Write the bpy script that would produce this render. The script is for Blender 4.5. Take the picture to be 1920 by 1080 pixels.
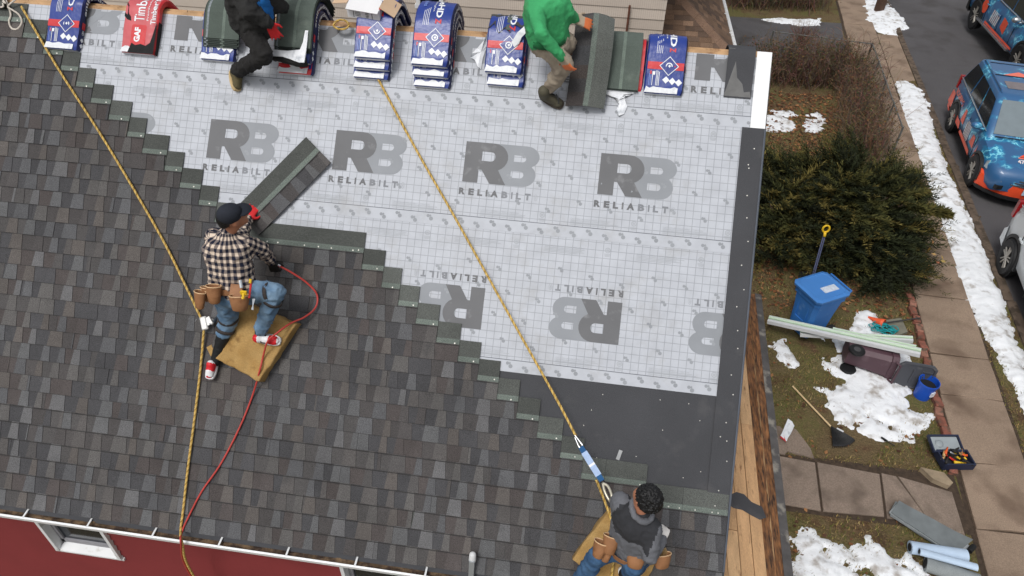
import bpy, bmesh, math, random
import numpy as np
from mathutils import Vector, Matrix, noise
random.seed(7); np.random.seed(7)
for o in list(bpy.data.objects): bpy.data.objects.remove(o)
S = bpy.context.scene; COL = S.collection
pi = math.pi; rad = math.radians

# ------------------------------------------------------------------ camera
EAVE = 2.5                                   # eave height above the ground
FPX, PITCH, YAW, ROLL = 1331.0, 0.711316, 0.123411, 0.025091
CAM = Vector((-1.4345, -2.9715, 5.8443 + EAVE))
CR = (Matrix.Rotation(YAW, 3, 'Z') @ Matrix.Rotation(pi/2 - PITCH, 3, 'X') @ Matrix.Rotation(ROLL, 3, 'Z'))
cd = bpy.data.cameras.new('camera'); cam = bpy.data.objects.new('camera', cd); COL.objects.link(cam)
cd.sensor_width = 36; cd.lens = FPX/1920*36; cd.clip_start = .05; cd.clip_end = 600
cam.matrix_world = Matrix.Translation(CAM) @ CR.to_4x4()
S.camera = cam
# ------------------------------------------------------------------ sky, sun, exposure (overcast)
W = bpy.data.worlds.new('World'); S.world = W; W.use_nodes = True
nt = W.node_tree; bg = nt.nodes['Background']
sky = nt.nodes.new('ShaderNodeTexSky'); sky.sky_type = 'NISHITA'; sky.sun_disc = False
SUN_EL, SUN_AZ = rad(58), rad(205)           # azimuth clockwise from +Y
sky.sun_elevation = SUN_EL; sky.sun_rotation = SUN_AZ; sky.air_density = 1.2; sky.dust_density = 4; sky.ozone_density = 1
hs = nt.nodes.new('ShaderNodeHueSaturation'); hs.inputs['Saturation'].default_value = .18
nt.links.new(sky.outputs[0], hs.inputs['Color']); nt.links.new(hs.outputs[0], bg.inputs['Color'])
bg.inputs['Strength'].default_value = .12
sl = bpy.data.lights.new('sun', 'SUN'); sun = bpy.data.objects.new('sun', sl); COL.objects.link(sun)
sl.energy = 1.45; sl.angle = rad(17); sl.color = (1, .97, .93)
sd = Vector((math.sin(SUN_AZ)*math.cos(SUN_EL), math.cos(SUN_AZ)*math.cos(SUN_EL), math.sin(SUN_EL)))
sun.rotation_euler = (-sd).to_track_quat('-Z', 'Y').to_euler(); sun.location = (0, 0, 30)
S.view_settings.view_transform = 'Standard'; S.view_settings.look = 'None'
S.view_settings.gamma = 1; S.view_settings.use_curve_mapping = False
S.view_settings.exposure = -0.05
S.render.engine = 'CYCLES'

# ------------------------------------------------------------------ frames
TH = 0.8029; cT, sT = math.cos(TH), math.sin(TH)      # roof pitch
RM = Matrix(((1, 0, 0, 0), (0, cT, -sT, 0), (0, sT, cT, EAVE), (0, 0, 0, 1)))   # roof frame: u along eave, v up slope, w out
RV = 4.74                                     # slope length to the ridge
def RP(u, v, w=0): return RM @ Vector((u, v, w))
def ray(x, y): return CR @ Vector(((x-960)/FPX, (540-y)/FPX, -1))
def G(x, y, z=0.0):
    d = ray(x, y); return CAM + d*((z-CAM.z)/d.z)
def RF(x, y, w=0.0):                          # pixel -> roof-frame point at height w off the roof
    n = RM.to_3x3() @ Vector((0, 0, 1)); d = ray(x, y)
    o = RP(0, 0, w); t = (o-CAM).dot(n)/d.dot(n)
    return RM.inverted() @ (CAM + d*t)
def RX(x, y, w=0.0): return RM @ RF(x, y, w)

# ------------------------------------------------------------------ materials
MATS = {}
def lin(r, g, b):
    f = lambda c: (c/255/12.92 if c/255 <= .04045 else ((c/255+.055)/1.055)**2.4)
    return (f(r), f(g), f(b))
def mat(name, col=(.5, .5, .5), rough=.7, metal=0, var=.15, scale=8, bump=0, bscale=60, col2=None, attr=None, spec=.4, grain=0, gscale=300, dirt=None, trans=0, coords='Object', stretch=None):
    if name in MATS: return MATS[name]
    m = bpy.data.materials.new(name); m.use_nodes = True; MATS[name] = m
    t = m.node_tree; b = t.nodes['Principled BSDF']; N = t.nodes.new; L = t.links.new
    b.inputs['Roughness'].default_value = rough; b.inputs['Metallic'].default_value = metal
    b.inputs['Specular IOR Level'].default_value = spec
    tc = N('ShaderNodeTexCoord'); co = tc.outputs[coords]
    if stretch:
        mp = N('ShaderNodeMapping'); mp.inputs['Scale'].default_value = stretch; L(co, mp.inputs[0]); co = mp.outputs[0]
    if attr:
        a = N('ShaderNodeAttribute'); a.attribute_name = attr; base = a.outputs['Color']
    else:
        r = N('ShaderNodeRGB'); r.outputs[0].default_value = (*col, 1); base = r.outputs[0]
    def noisen(sc, det=4):
        n = N('ShaderNodeTexNoise'); n.inputs['Scale'].default_value = sc; n.inputs['Detail'].default_value = det; L(co, n.inputs['Vector']); return n.outputs['Fac']
    def ramp(f, lo, hi, a, bb):
        q = N('ShaderNodeMapRange'); q.inputs[1].default_value = lo; q.inputs[2].default_value = hi; q.inputs[3].default_value = a; q.inputs[4].default_value = bb; L(f, q.inputs[0]); return q.outputs[0]
    def mix(f, A, B, mode='MIX'):
        x = N('ShaderNodeMix'); x.data_type = 'RGBA'; x.blend_type = mode
        for s, v in ((x.inputs[0], f), (x.inputs[6], A), (x.inputs[7], B)):
            if hasattr(v, 'is_linked'): L(v, s)
            elif isinstance(v, tuple): s.default_value = (*v[:3], 1)
            else: s.default_value = v
        return x.outputs[2]
    if col2: base = mix(ramp(noisen(scale, 6), .38, .62, 0, 1), base, col2)
    if var:
        f = ramp(noisen(scale*.7, 5), .25, .75, 1-var, 1+var)
        x = N('ShaderNodeVectorMath'); x.operation = 'SCALE'; L(base, x.inputs[0]); L(f, x.inputs['Scale']); base = x.outputs[0]
    if grain:
        f = ramp(noisen(gscale, 2), .3, .7, 1-grain, 1+grain)
        x = N('ShaderNodeVectorMath'); x.operation = 'SCALE'; L(base, x.inputs[0]); L(f, x.inputs['Scale']); base = x.outputs[0]
    if dirt:                                   # (colour, noise scale, lo, hi)
        base = mix(ramp(noisen(dirt[1], 7), dirt[2], dirt[3], 0, 1), base, dirt[0])
    L(base, b.inputs['Base Color'])
    if bump:
        bn = N('ShaderNodeBump'); bn.inputs['Strength'].default_value = bump; bn.inputs['Distance'].default_value = .01
        L(noisen(bscale, 5), bn.inputs['Height']); L(bn.outputs[0], b.inputs['Normal'])
    if trans: b.inputs['Transmission Weight'].default_value = trans
    return m

# ------------------------------------------------------------------ mesh builder
class MB:
    def __init__(s, M=None): s.v = []; s.f = []; s.mi = []; s.c = []; s.M = M or Matrix.Identity(4); s.m = 0; s.col = (1, 1, 1)
    def add(s, vs, fs):
        b = len(s.v)
        for p in vs: s.v.append(tuple(s.M @ Vector(p)))
        for f in fs: s.f.append([b+i for i in f]); s.mi.append(s.m); s.c.append(s.col)
    def quad(s, a, b, c, d): s.add([a, b, c, d], [(0, 1, 2, 3)])
    def box(s, c, d, R=None, taper=1):
        hx, hy, hz = d[0]/2, d[1]/2, d[2]/2; vs = []
        for z in (-1, 1):
            k = taper if z > 0 else 1
            for x, y in ((-1, -1), (1, -1), (1, 1), (-1, 1)):
                p = Vector((x*hx*k, y*hy*k, z*hz))
                if R: p = R @ p
                vs.append(Vector(c)+p)
        s.add(vs, [(3, 2, 1, 0), (4, 5, 6, 7), (0, 1, 5, 4), (1, 2, 6, 5), (2, 3, 7, 6), (3, 0, 4, 7)])
    def bbox(s, c, d, ch, R=None):              # box with chamfered vertical edges and top/bottom inset
        hx, hy, hz = d[0]/2, d[1]/2, d[2]/2
        def ring(k, z):
            x, y = hx-k, hy-k; e = ch
            pts = [(-x, -y+e), (-x+e, -y), (x-e, -y), (x, -y+e), (x, y-e), (x-e, y), (-x+e, y), (-x, y-e)]
            o = []
            for a, b in pts:
                p = Vector((a, b, z)); p = R @ p if R else p; o.append(Vector(c)+p)
            return o
        s.rings([ring(ch, -hz), ring(0, -hz+ch), ring(0, hz-ch), ring(ch, hz)], True)
    def rings(s, R, caps=True, close=True):
        n = len(R[0]); vs = [p for r in R for p in r]; fs = []
        for i in range(len(R)-1):
            for j in range(n if close else n-1):
                k = (j+1) % n; fs.append((i*n+j, i*n+k, (i+1)*n+k, (i+1)*n+j))
        if caps: fs.append(tuple(range(n-1, -1, -1))); fs.append(tuple((len(R)-1)*n+j for j in range(n)))
        s.add(vs, fs)
    def tube(s, P, r, n=8, caps=True, up=None, sq=1.0):
        P = [Vector(p) for p in P]; m = len(P); rs = r if hasattr(r, '__len__') else [r]*m
        t0 = (P[1]-P[0]).normalized(); a = Vector(up) if up else (Vector((0, 0, 1)) if abs(t0.z) < .9 else Vector((1, 0, 0)))
        nrm = (a - t0*a.dot(t0)).normalized(); R = []
        for i in range(m):
            t = (P[min(i+1, m-1)]-P[max(i-1, 0)]).normalized()
            nrm = (nrm - t*nrm.dot(t)).normalized(); bi = t.cross(nrm)
            R.append([P[i] + (nrm*math.cos(2*pi*j/n)*sq + bi*math.sin(2*pi*j/n))*rs[i] for j in range(n)])
        s.rings(R, caps)
    def lathe(s, prof, n=16, o=(0, 0, 0), ax=(0, 0, 1), caps=False):
        ax = Vector(ax).normalized(); a = ax.orthogonal().normalized(); b = ax.cross(a); o = Vector(o)
        s.rings([[o + ax*z + (a*math.cos(2*pi*j/n)+b*math.sin(2*pi*j/n))*max(r, 1e-4) for j in range(n)] for r, z in prof], caps)
    def prism(s, poly, z0, z1):
        n = len(poly); s.rings([[(x, y, z0) for x, y in poly], [(x, y, z1) for x, y in poly]], True)
    def ellip(s, c, r, n=12, R=None):
        rr = []
        for i in range(n//2+1):
            a = -pi/2 + pi*i/(n//2); ring = []
            for j in range(n):
                b = 2*pi*j/n; p = Vector((r[0]*max(math.cos(a), .001)*math.cos(b), r[1]*max(math.cos(a), .001)*math.sin(b), r[2]*math.sin(a)))
                ring.append(Vector(c)+(R @ p if R else p))
            rr.append(ring)
        s.rings(rr, True)
    def capsule(s, p0, r0, p1, r1, n=12):
        p0, p1 = Vector(p0), Vector(p1); d = p1-p0; l = max(d.length, 1e-4); ax = d/l
        prof = [(r0*math.cos(a), r0*math.sin(a)) for a in np.linspace(-pi/2, 0, 5)] + [(r1*math.cos(a), l+r1*math.sin(a)) for a in np.linspace(0, pi/2, 5)]
        s.lathe(prof, n, p0, ax, True)

def rootloc(o):
    while o.parent: o = o.parent
    return o.location
def obj(name, mb, mats, parent=None, smooth=False, label=None, cat=None, group=None, kind=None, auto=False):
    me = bpy.data.meshes.new(name)
    V = np.array(mb.v, dtype=float).reshape(-1, 3)
    if parent is not None: loc = Vector((0, 0, 0)); off = Vector(rootloc(parent))
    else:
        lo, hi = V.min(0), V.max(0); off = Vector(((lo[0]+hi[0])/2, (lo[1]+hi[1])/2, lo[2])); loc = off
    V = V - np.array(off)
    me.from_pydata(V.tolist(), [], mb.f)
    if not isinstance(mats, (list, tuple)): mats = [mats]
    for m in mats: me.materials.append(m)
    if len(mats) > 1: me.polygons.foreach_set('material_index', mb.mi)
    if any(c != (1, 1, 1) for c in mb.c):
        ca = me.color_attributes.new('Col', 'FLOAT_COLOR', 'CORNER')
        arr = np.ones((len(me.loops), 4), np.float32); k = 0
        for f, c in zip(mb.f, mb.c): arr[k:k+len(f), :3] = c; k += len(f)
        ca.data.foreach_set('color', arr.ravel())
    me.polygons.foreach_set('use_smooth', [bool(smooth)]*len(me.polygons))
    me.update()
    if smooth and auto: me.set_sharp_from_angle(angle=rad(40))
    o = bpy.data.objects.new(name, me); COL.objects.link(o); o.location = loc
    if parent is not None: o.parent = parent
    tag(o, label, cat, group, kind); return o
def tag(o, label=None, cat=None, group=None, kind=None):
    for k, v in (('label', label), ('category', cat), ('group', group), ('kind', kind)):
        if v: o[k] = v
    return o
def thing(name, label, cat, loc, group=None):
    o = bpy.data.objects.new(name, None); COL.objects.link(o); o.location = loc; o.empty_display_size = .2
    return tag(o, label, cat, group)
def fbm(p, sc=1, o=4): return noise.fractal(Vector(p)*sc, 1.0, 2.0, o)

# text as flat mesh: returns (verts2d, faces)
TXT = {}
def text2d(s, bold=0.0, sx=1.0):
    k = (s, bold)
    if k not in TXT:
        c = bpy.data.curves.new('t', 'FONT'); c.body = s; c.size = 1; c.offset = bold; c.resolution_u = 2
        o = bpy.data.objects.new('t', c); COL.objects.link(o); bpy.context.view_layer.update()
        e = o.evaluated_get(bpy.context.evaluated_depsgraph_get()); me = e.to_mesh()
        TXT[k] = ([(v.co.x, v.co.y) for v in me.vertices], [tuple(p.vertices) for p in me.polygons]); e.to_mesh_clear()
        bpy.data.objects.remove(o); bpy.data.curves.remove(c)
    v, f = TXT[k]; xs = [p[0] for p in v]; ys = [p[1] for p in v]
    x0, x1, y0, y1 = min(xs), max(xs), min(ys), max(ys)
    return [((x-x0)/(x1-x0), (y-y0)/(y1-y0)) for x, y in v], f, (x1-x0)/(y1-y0)
# ------------------------------------------------------------------ the setting: ground, street, walks
def fill2d(loops):
    c = bpy.data.curves.new('t', 'CURVE'); c.dimensions = '2D'; c.fill_mode = 'BOTH'
    for l in loops:
        s = c.splines.new('POLY'); s.points.add(len(l)-1); s.use_cyclic_u = True
        for p, q in zip(s.points, l): p.co = (q[0], q[1], 0, 1)
    o = bpy.data.objects.new('t', c); COL.objects.link(o); bpy.context.view_layer.update()
    e = o.evaluated_get(bpy.context.evaluated_depsgraph_get()); me = e.to_mesh()
    r = ([(v.co.x, v.co.y) for v in me.vertices], [tuple(p.vertices) for p in me.polygons]); e.to_mesh_clear()
    bpy.data.objects.remove(o); bpy.data.curves.remove(c); return r

def ground_mat():
    m = bpy.data.materials.new('yard'); m.use_nodes = True; t = m.node_tree; b = t.nodes['Principled BSDF']; N = t.nodes.new; L = t.links.new
    tc = N('ShaderNodeTexCoord')
    def nz(sc, d=6, lo=.4, hi=.6):
        n = N('ShaderNodeTexNoise'); n.inputs['Scale'].default_value = sc; n.inputs['Detail'].default_value = d; n.inputs['Roughness'].default_value = .65; L(tc.outputs['Object'], n.inputs['Vector'])
        r = N('ShaderNodeMapRange'); r.inputs[1].default_value = lo; r.inputs[2].default_value = hi; L(n.outputs['Fac'], r.inputs[0]); return r.outputs[0]
    def mix(f, A, B):
        x = N('ShaderNodeMix'); x.data_type = 'RGBA'; L(f, x.inputs[0])
        for s, v in ((x.inputs[6], A), (x.inputs[7], B)):
            if isinstance(v, tuple): s.default_value = (*v, 1)
            else: L(v, s)
        return x.outputs[2]
    c = mix(nz(.9, 5, .42, .6), lin(104, 90, 66), lin(98, 97, 58))
    c = mix(nz(2.1, 5, .5, .66), c, lin(92, 70, 54))
    c = mix(nz(1.3, 6, .58, .7), c, lin(72, 58, 48))
    c = mix(nz(26, 4, .5, .72), c, lin(128, 108, 80))
    c = mix(nz(55, 3, .52, .72), c, lin(58, 48, 36))
    L(c, b.inputs['Base Color']); b.inputs['Roughness'].default_value = .95; b.inputs['Specular IOR Level'].default_value = .15
    bp = N('ShaderNodeBump'); bp.inputs['Strength'].default_value = .8; bp.inputs['Distance'].default_value = .03
    n = N('ShaderNodeTexNoise'); n.inputs['Scale'].default_value = 30; n.inputs['Detail'].default_value = 8; L(tc.outputs['Object'], n.inputs['Vector']); L(n.outputs['Fac'], bp.inputs['Height']); L(bp.outputs[0], b.inputs['Normal'])
    return m
mb = MB(); n = 40; R = 300
mb.add([(-R, -R, 0), (R, -R, 0), (R, R, 0), (-R, R, 0)], [(0, 1, 2, 3)])
ground = obj('ground', mb, ground_mat(), kind='structure'); ground['label'] = 'brown winter lawn and bare soil around the house'
# keep texture coordinates near the world origin
SD = Vector((.1142, .9935, 0)); SN = Vector((.9935, -.1142, 0)); SO = Vector((3.95, 2.2, 0))
def ST(y, b, z=0):                            # street frame: world-y station along, b metres right of the sidewalk's yard edge
    return Vector((SO.x + .115*(y-SO.y) + b, y, z))
asphalt = mat('asphalt', lin(84, 82, 84), .9, var=.14, scale=1.4, bump=.5, bscale=180, grain=.28, gscale=90, dirt=(lin(66, 63, 62), 1.1, .5, .72))
mb = MB(); mb.quad(ST(-60, 1.72, .006), ST(-60, 9.6, .006), ST(90, 9.6, .006), ST(90, 1.72, .006))
obj('road', mb, asphalt, kind='structure')['label'] = 'dark asphalt street beside the yard'
concrete = mat('concrete', lin(146, 127, 110), .93, var=.18, scale=1.6, bump=.5, bscale=90, grain=.16, gscale=70, dirt=(lin(108, 90, 76), 1.7, .48, .7))
concrete2 = mat('concrete_walk', lin(136, 121, 109), .93, var=.16, scale=2, bump=.5, bscale=90, grain=.18, gscale=60, dirt=(lin(108, 95, 85), 3, .48, .68))
soilm = mat('soil_joint', lin(70, 58, 48), .97, var=.4, scale=20, bump=.9, bscale=60)
# kerb stones
mb = MB(); kerbm = mat('kerb_stone', lin(100, 86, 74), .95, var=.3, scale=6, bump=.7, bscale=40, dirt=(lin(70, 60, 50), 8, .48, .62))
kerb = thing('kerb', 'worn low stone kerb between snowy verge and street', 'kerb', ST(10, 1.62)); kerb['kind'] = 'structure'; del kerb['category']
y = -4
while y < 40:
    l = random.uniform(1.3, 1.9); q = MB(); j = random.uniform(-.02, .02); h = random.uniform(.035, .06)
    if 16.9 < y < 20.6: h = .025
    a, b, c, d = ST(y, 1.58+j), ST(y, 1.74+j), ST(y+l-.02, 1.74+j), ST(y+l-.02, 1.58+j)
    q.rings([[(p.x, p.y, -.05) for p in (a, b, c, d)], [(p.x, p.y, h) for p in (a, b, c, d)]]); obj('kerb_stone', q, kerbm, kerb); y += l
for nm, b0 in (('kerb', 9.55),):
    q = MB(); a, b, c, d = ST(-40, b0), ST(-40, b0+.15), ST(70, b0+.15), ST(70, b0)
    q.rings([[(p.x, p.y, -.05) for p in (a, b, c, d)], [(p.x, p.y, .12) for p in (a, b, c, d)]]); obj('kerb', q, kerbm, kind='structure')['label'] = 'straight stone kerb on the far side of the street'
# sidewalk: bed + slabs
mb = MB(); mb.quad(ST(-20, -.06, .004), ST(-20, 1.0, .004), ST(60, 1.0, .004), ST(60, -.06, .004))
sw = obj('sidewalk', mb, soilm, kind='structure'); sw['label'] = 'concrete sidewalk of separate slabs along the street'
def slab(name, pts, z, th, m, par, tilt=.008):
    q = MB(); n = len(pts); cx = sum(p[0] for p in pts)/n; cy = sum(p[1] for p in pts)/n
    tx, ty = random.uniform(-tilt, tilt), random.uniform(-tilt, tilt)
    def zz(p): return z + (p[0]-cx)*tx + (p[1]-cy)*ty
    ins = lambda p, k: (p[0]+(cx-p[0])*k, p[1]+(cy-p[1])*k)
    q.rings([[(p[0], p[1], zz(p)-th) for p in pts], [(p[0], p[1], zz(p)-.008) for p in pts], [(*ins(p, .018), zz(p)) for p in pts]])
    return obj(name, q, m, par)
js = [-2.4, -1.1, .2, 1.5, 2.82, 3.9, 5.2, 6.1, 7.6, 9.1, 10.6, 11.9, 13, 14.6, 16.25, 17.9, 19.5, 21.3, 23, 24.6, 26.2, 28, 30]
for i in range(len(js)-1):
    a, b = js[i]+.012, js[i+1]-.012; r = lambda: random.uniform(-.025, .025)
    r1, r2, r3, r4 = r(), r(), r(), r()
    pts = [ST(a+r1, .01), ST(a+r2, .45), ST(a+r3*1.5, .93), ST((a+b)/2, .94), ST(b+r4, .93), ST(b+r2, .5), ST(b+r1, 0)]
    slab('slab', [(p.x, p.y) for p in pts], .035+random.uniform(0, .012), .06, concrete, sw)
ap = slab('driveway_apron', [ST(16.9, .96).to_tuple()[:2], ST(17.2, 1.56).to_tuple()[:2], ST(20.6, 1.56).to_tuple()[:2], ST(20.6, .96).to_tuple()[:2]], .03, .06, concrete, None, 0)
ap['kind'] = 'structure'; ap['label'] = 'concrete driveway apron across the verge'
mb = MB(); mb.add([(-3, 18.0, .006), (5.62, 18.0, .006), (6.1, 21.4, .006), (-3, 21.2, .006)], [(0, 1, 2, 3)])
obj('driveway', mb, asphalt, kind='structure')['label'] = 'dark asphalt driveway behind the neighbouring house'
# front walk
wk = MB(); wk.quad((.2, 2.72, .0085), (3.98, 2.72, .0085), (4.02, 3.66, .0085), (.2, 3.66, .0085))
walk = obj('path', wk, soilm, kind='structure'); walk['label'] = 'short concrete path from house to sidewalk'
for pts in ([(.3, 2.84), (1.35, 2.82), (1.36, 3.6), (.3, 3.6)], [(1.38, 2.82), (2.06, 2.78), (2.12, 3.56), (1.38, 3.62)], [(2.09, 2.78), (2.88, 2.82), (2.98, 3.5), (2.15, 3.57)],
            [(2.91, 2.8), (3.45, 2.84), (3.2, 3.5), (3.01, 3.52)], [(3.48, 2.76), (3.86, 2.7), (3.9, 3.35), (3.6, 3.42), (3.23, 3.5)],
            [(1.4, 3.66), (1.72, 3.64), (1.9, 3.9), (1.72, 4.15), (1.4, 4.1)], [(1.76, 3.7), (2.12, 3.64), (2.1, 3.8), (1.95, 4.12), (1.8, 4.2)], [(1.35, 4.2), (1.68, 4.2), (1.62, 4.45), (1.35, 4.45)]):
    slab('paving_slab', pts, .03+random.uniform(0, .008), .05, concrete2, walk)
# stone at the walk corner and brick edging beside the sidewalk
st = MB(); P = [G(1722, 883), G(1765, 893), G(1782, 912), G(1775, 918), G(1745, 905)]
st.rings([[(p.x, p.y, 0) for p in P], [(p.x, p.y, .09) for p in P]]); obj('stone_slab', st, mat('edge_stone', lin(150, 134, 112), .95, var=.3, scale=9, bump=.8, bscale=40), label='loose flat edging stone tilted beside the path corner', cat='stone')
brickm = [mat('brick%d' % i, c, .95, var=.35, scale=14, bump=.9, bscale=60, dirt=(lin(90, 78, 66), 12, .5, .66)) for i, c in enumerate((lin(140, 88, 74), lin(128, 80, 66), lin(150, 106, 90)))]
edge = thing('brick_edging', 'row of weathered red bricks edging the lawn by the sidewalk', 'edging', ST(6, -.1))
y = 3.75; k = 0
while y < 8.1:
    l = random.uniform(.18, .24)
    q = MB(); p = ST(y, -.09+random.uniform(-.025, .02)); Rz = Matrix.Rotation(-.115+random.uniform(-.16, .16), 3, 'Z') @ Matrix.Rotation(random.uniform(-.1, .1), 3, 'X')
    q.bbox((p.x, p.y, .035+random.uniform(-.012, .012)), (.115, l-.02, .08), .009, Rz); obj('brick', q, brickm[k % 3], edge); y += l; k += 1
# ------------------------------------------------------------------ the house
house = thing('house', 'house with red clapboard wall and steep half-shingled roof under repair', 'house', (-4, 2, 0))
U0 = -9.5
redm = mat('red_siding', lin(124, 50, 52), .6, var=.08, scale=3, bump=.15, bscale=30, grain=.04)
whitem = mat('white_trim', lin(226, 228, 230), .5, var=.05, scale=6, bump=.05, dirt=(lin(190, 188, 182), 9, .56, .75))
woodm = mat('sawn_wood', lin(180, 146, 108), .8, var=.25, scale=5, bump=.4, bscale=50)
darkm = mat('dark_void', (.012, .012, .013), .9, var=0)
memb = mat('membrane', lin(66, 67, 71), .75, var=.12, scale=3, bump=.35, bscale=120, grain=.18, gscale=400, dirt=(lin(82, 82, 84), 4, .58, .78))
WYY = .2
# inner box (walls behind the boards)
b = MB(); yb = 2*RV*cT
b.box(((U0+.2-.14)/2, yb/2, (EAVE-.28)/2), (-U0-.3, yb-.72, EAVE-.28)); obj('wall', b, mat('sheathing', lin(60, 30, 30), .9), house)
# clapboards on the eave wall, cut round the windows
WIN = [(-6.51, -5.79), (-3.40, -2.68), (-8.9, -8.2)]; ZW0, ZW1 = 1.37, 2.14
z = .25; EXP = .1
while z < EAVE-.3:
    spans = [(U0, 0)]
    if z+EXP > ZW0 and z < ZW1:
        spans = []; x = U0
        for a, c in sorted(WIN): spans.append((x, a)); x = c
        spans.append((x, -.13))
    else: spans = [(U0, -.13)]
    for x0, x1 in spans:
        q = MB(); q.add([(x0, WYY-.003, z+EXP+.012), (x1, WYY-.003, z+EXP+.012), (x1, WYY-.028, z), (x0, WYY-.028, z), (x0, WYY+.02, z), (x1, WYY+.02, z), (x1, WYY+.02, z+EXP+.012), (x0, WYY+.02, z+EXP+.012)],
              [(0, 3, 2, 1), (3, 4, 5, 2), (0, 1, 6, 7), (0, 7, 4, 3), (1, 2, 5, 6)]); obj('clapboard', q, redm, house)
    z += EXP
f = MB(); f.box(((U0-.13)/2, WYY+.1, .125), (-U0-.2, .24, .25)); obj('foundation', f, mat('foundation', lin(130, 122, 116), .9, bump=.4), house)
# gable wall boards seen only from the side
z = .25
while z < 5.6:
    if z < EAVE-.15: ya, yc = WYY-.02, yb-WYY+.02
    else: ya = (z+.15-EAVE)/math.tan(TH)+.15; yc = yb-ya
    if yc-ya > .2:
        q = MB(); x = -.13
        q.add([(x, ya, z+EXP*1.5+.012), (x+.016, ya, z), (x+.016, yc, z), (x, yc, z+EXP*1.5+.012), (x-.03, ya, z), (x-.03, yc, z)], [(0, 1, 2, 3), (1, 4, 5, 2)]); obj('clapboard', q, redm, house)
    z += EXP*1.5
glass = mat('window_glass', lin(30, 36, 44), .08, var=.1, spec=.8)
for (a, c) in WIN:
    fr = MB()
    th = .085; y0, y1 = WYY-.045, WYY+.05
    fr.box(((a+c)/2, (y0+y1)/2, ZW0+.012), (c-a+.04, y1-y0, .03))                                  # sill board
    fr.add([(a, y0-.005, ZW0+.03), (c, y0-.005, ZW0+.03), (c-th, y1, ZW0+.085), (a+th, y1, ZW0+.085)], [(0, 1, 2, 3)])  # sloped sill
    w = obj('window', fr, whitem, house)
    for sx in (a+.018, c-.018):
        q = MB(); q.box((sx, (y0+y1)/2-.004, (ZW0+ZW1)/2+.02), (.036, y1-y0+.012, ZW1-ZW0)); obj('jamb', q, whitem, w)
    q = MB(); q.box(((a+c)/2, (y0+y1)/2, ZW1), (c-a+.06, y1-y0, .05)); obj('head_trim', q, whitem, w)
    q = MB()
    for sx, zz, wx, hz in (((a+c)/2, ZW0+.11, c-a-.08, .05), ((a+c)/2, (ZW0+ZW1)/2+.05, c-a-.08, .04), (a+.06, (ZW0+ZW1)/2, .04, ZW1-ZW0), (c-.06, (ZW0+ZW1)/2, .04, ZW1-ZW0)):
        q.box((sx, WYY+.04, zz), (wx, .03, hz))
    obj('sash', q, mat('grey_sash', lin(150, 150, 156), .6), w)
    q = MB(); q.quad((a+.04, WYY+.045, ZW0+.03), (c-.04, WYY+.045, ZW0+.03), (c-.04, WYY+.045, ZW1), (a+.04, WYY+.045, ZW1)); obj('pane', q, glass, w)
# soffit, fascia, gutter
q = MB(); q.box(((U0-.02)/2, .12, EAVE-.17), (-U0, .2, .016)); obj('soffit', q, whitem, house)
q = MB(); q.box(((U0-.02)/2, .022, EAVE-.1), (-U0, .018, .15)); obj('fascia', q, whitem, house)
q = MB(); gp = [(.01, -.015), (.008, -.11), (-.065, -.115), (-.085, -.075), (-.1, -.06), (-.108, -.012), (-.092, -.006), (-.09, -.02), (-.094, -.056), (-.08, -.07), (-.062, -.104), (.002, -.1), (.004, -.015)]
q.rings([[(x, y, EAVE+zz) for y, zz in gp] for x in (U0, -7, -5, -3, -1.5, -.05)], True); gut = obj('gutter', q, mat('gutter_white', lin(236, 238, 240), .35, var=.04, scale=8), house)
q = MB(); gx = np.linspace(U0, -.06, 260); debm = mat('gutter_debris', lin(112, 92, 70), .98, var=.6, scale=14, bump=1, bscale=70, col2=lin(66, 52, 44))
rows = []
for x in gx: rows.append([(x, yy, EAVE-.05+.022*fbm((x*6, yy*30, 1))+.01) for yy in np.linspace(-.088, .0, 6)])
q.rings(rows, False, close=False); obj('leaf_debris', q, debm, gut, kind='stuff')
for x in np.arange(-9.3, 0, .62):
    q = MB(); q.box((x, -.05, EAVE-.005), (.016, .1, .004), Matrix.Rotation(.05, 3, 'X')); obj('gutter_hanger', q, whitem, gut)
# roof deck and ridge
q = MB(RM.copy()); q.box(((U0-.01)/2, RV/2-.012, -.014), (-U0, RV-.03, .02)); deck = obj('roof_deck', q, woodm, house)
BM_ = Matrix(((1, 0, 0, 0), (0, -cT, sT, 2*RV*cT), (0, sT, cT, EAVE), (0, 0, 0, 1)))
q = MB(BM_); q.box(((U0-.01)/2, RV/2-.012, -.014), (-U0, RV-.03, .02)); obj('roof_deck', q, memb, house, label='rear roof slope under dark membrane')
for MM, vv in ((RM, RV-.07), (BM_, RV-.065)):                                  # bare board either side of the vent slot
    x = U0
    while x < -.05:
        l = min(random.uniform(1.5, 2.6), -.03-x); q = MB(MM.copy()); q.box((x+l/2, vv+.01, .0), (l-.006, .075, .02)); obj('ridge_board', q, mat('ridge_wood', lin(186, 150, 112), .8, var=.3, scale=9, bump=.4, dirt=(lin(110, 70, 40), 7, .55, .7)), deck); x += l
# rake trim: dark drip edge and white metal at the top
q = MB(RM.copy()); q.box((.008, 2.3, -.03), (.016, 4.6, .09)); obj('rake_board', q, mat('rake_dark', lin(58, 60, 64), .5), house)
q = MB(RM.copy()); q.box((-.055, 4.39, .019), (.125, .69, .003)); q.box((.0095, 4.39, -.03), (.003, .69, .085)); obj('drip_edge', q, mat('drip_white', lin(244, 245, 246), .35, var=.02), house, label='white metal drip edge at the top of the rake')
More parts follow.
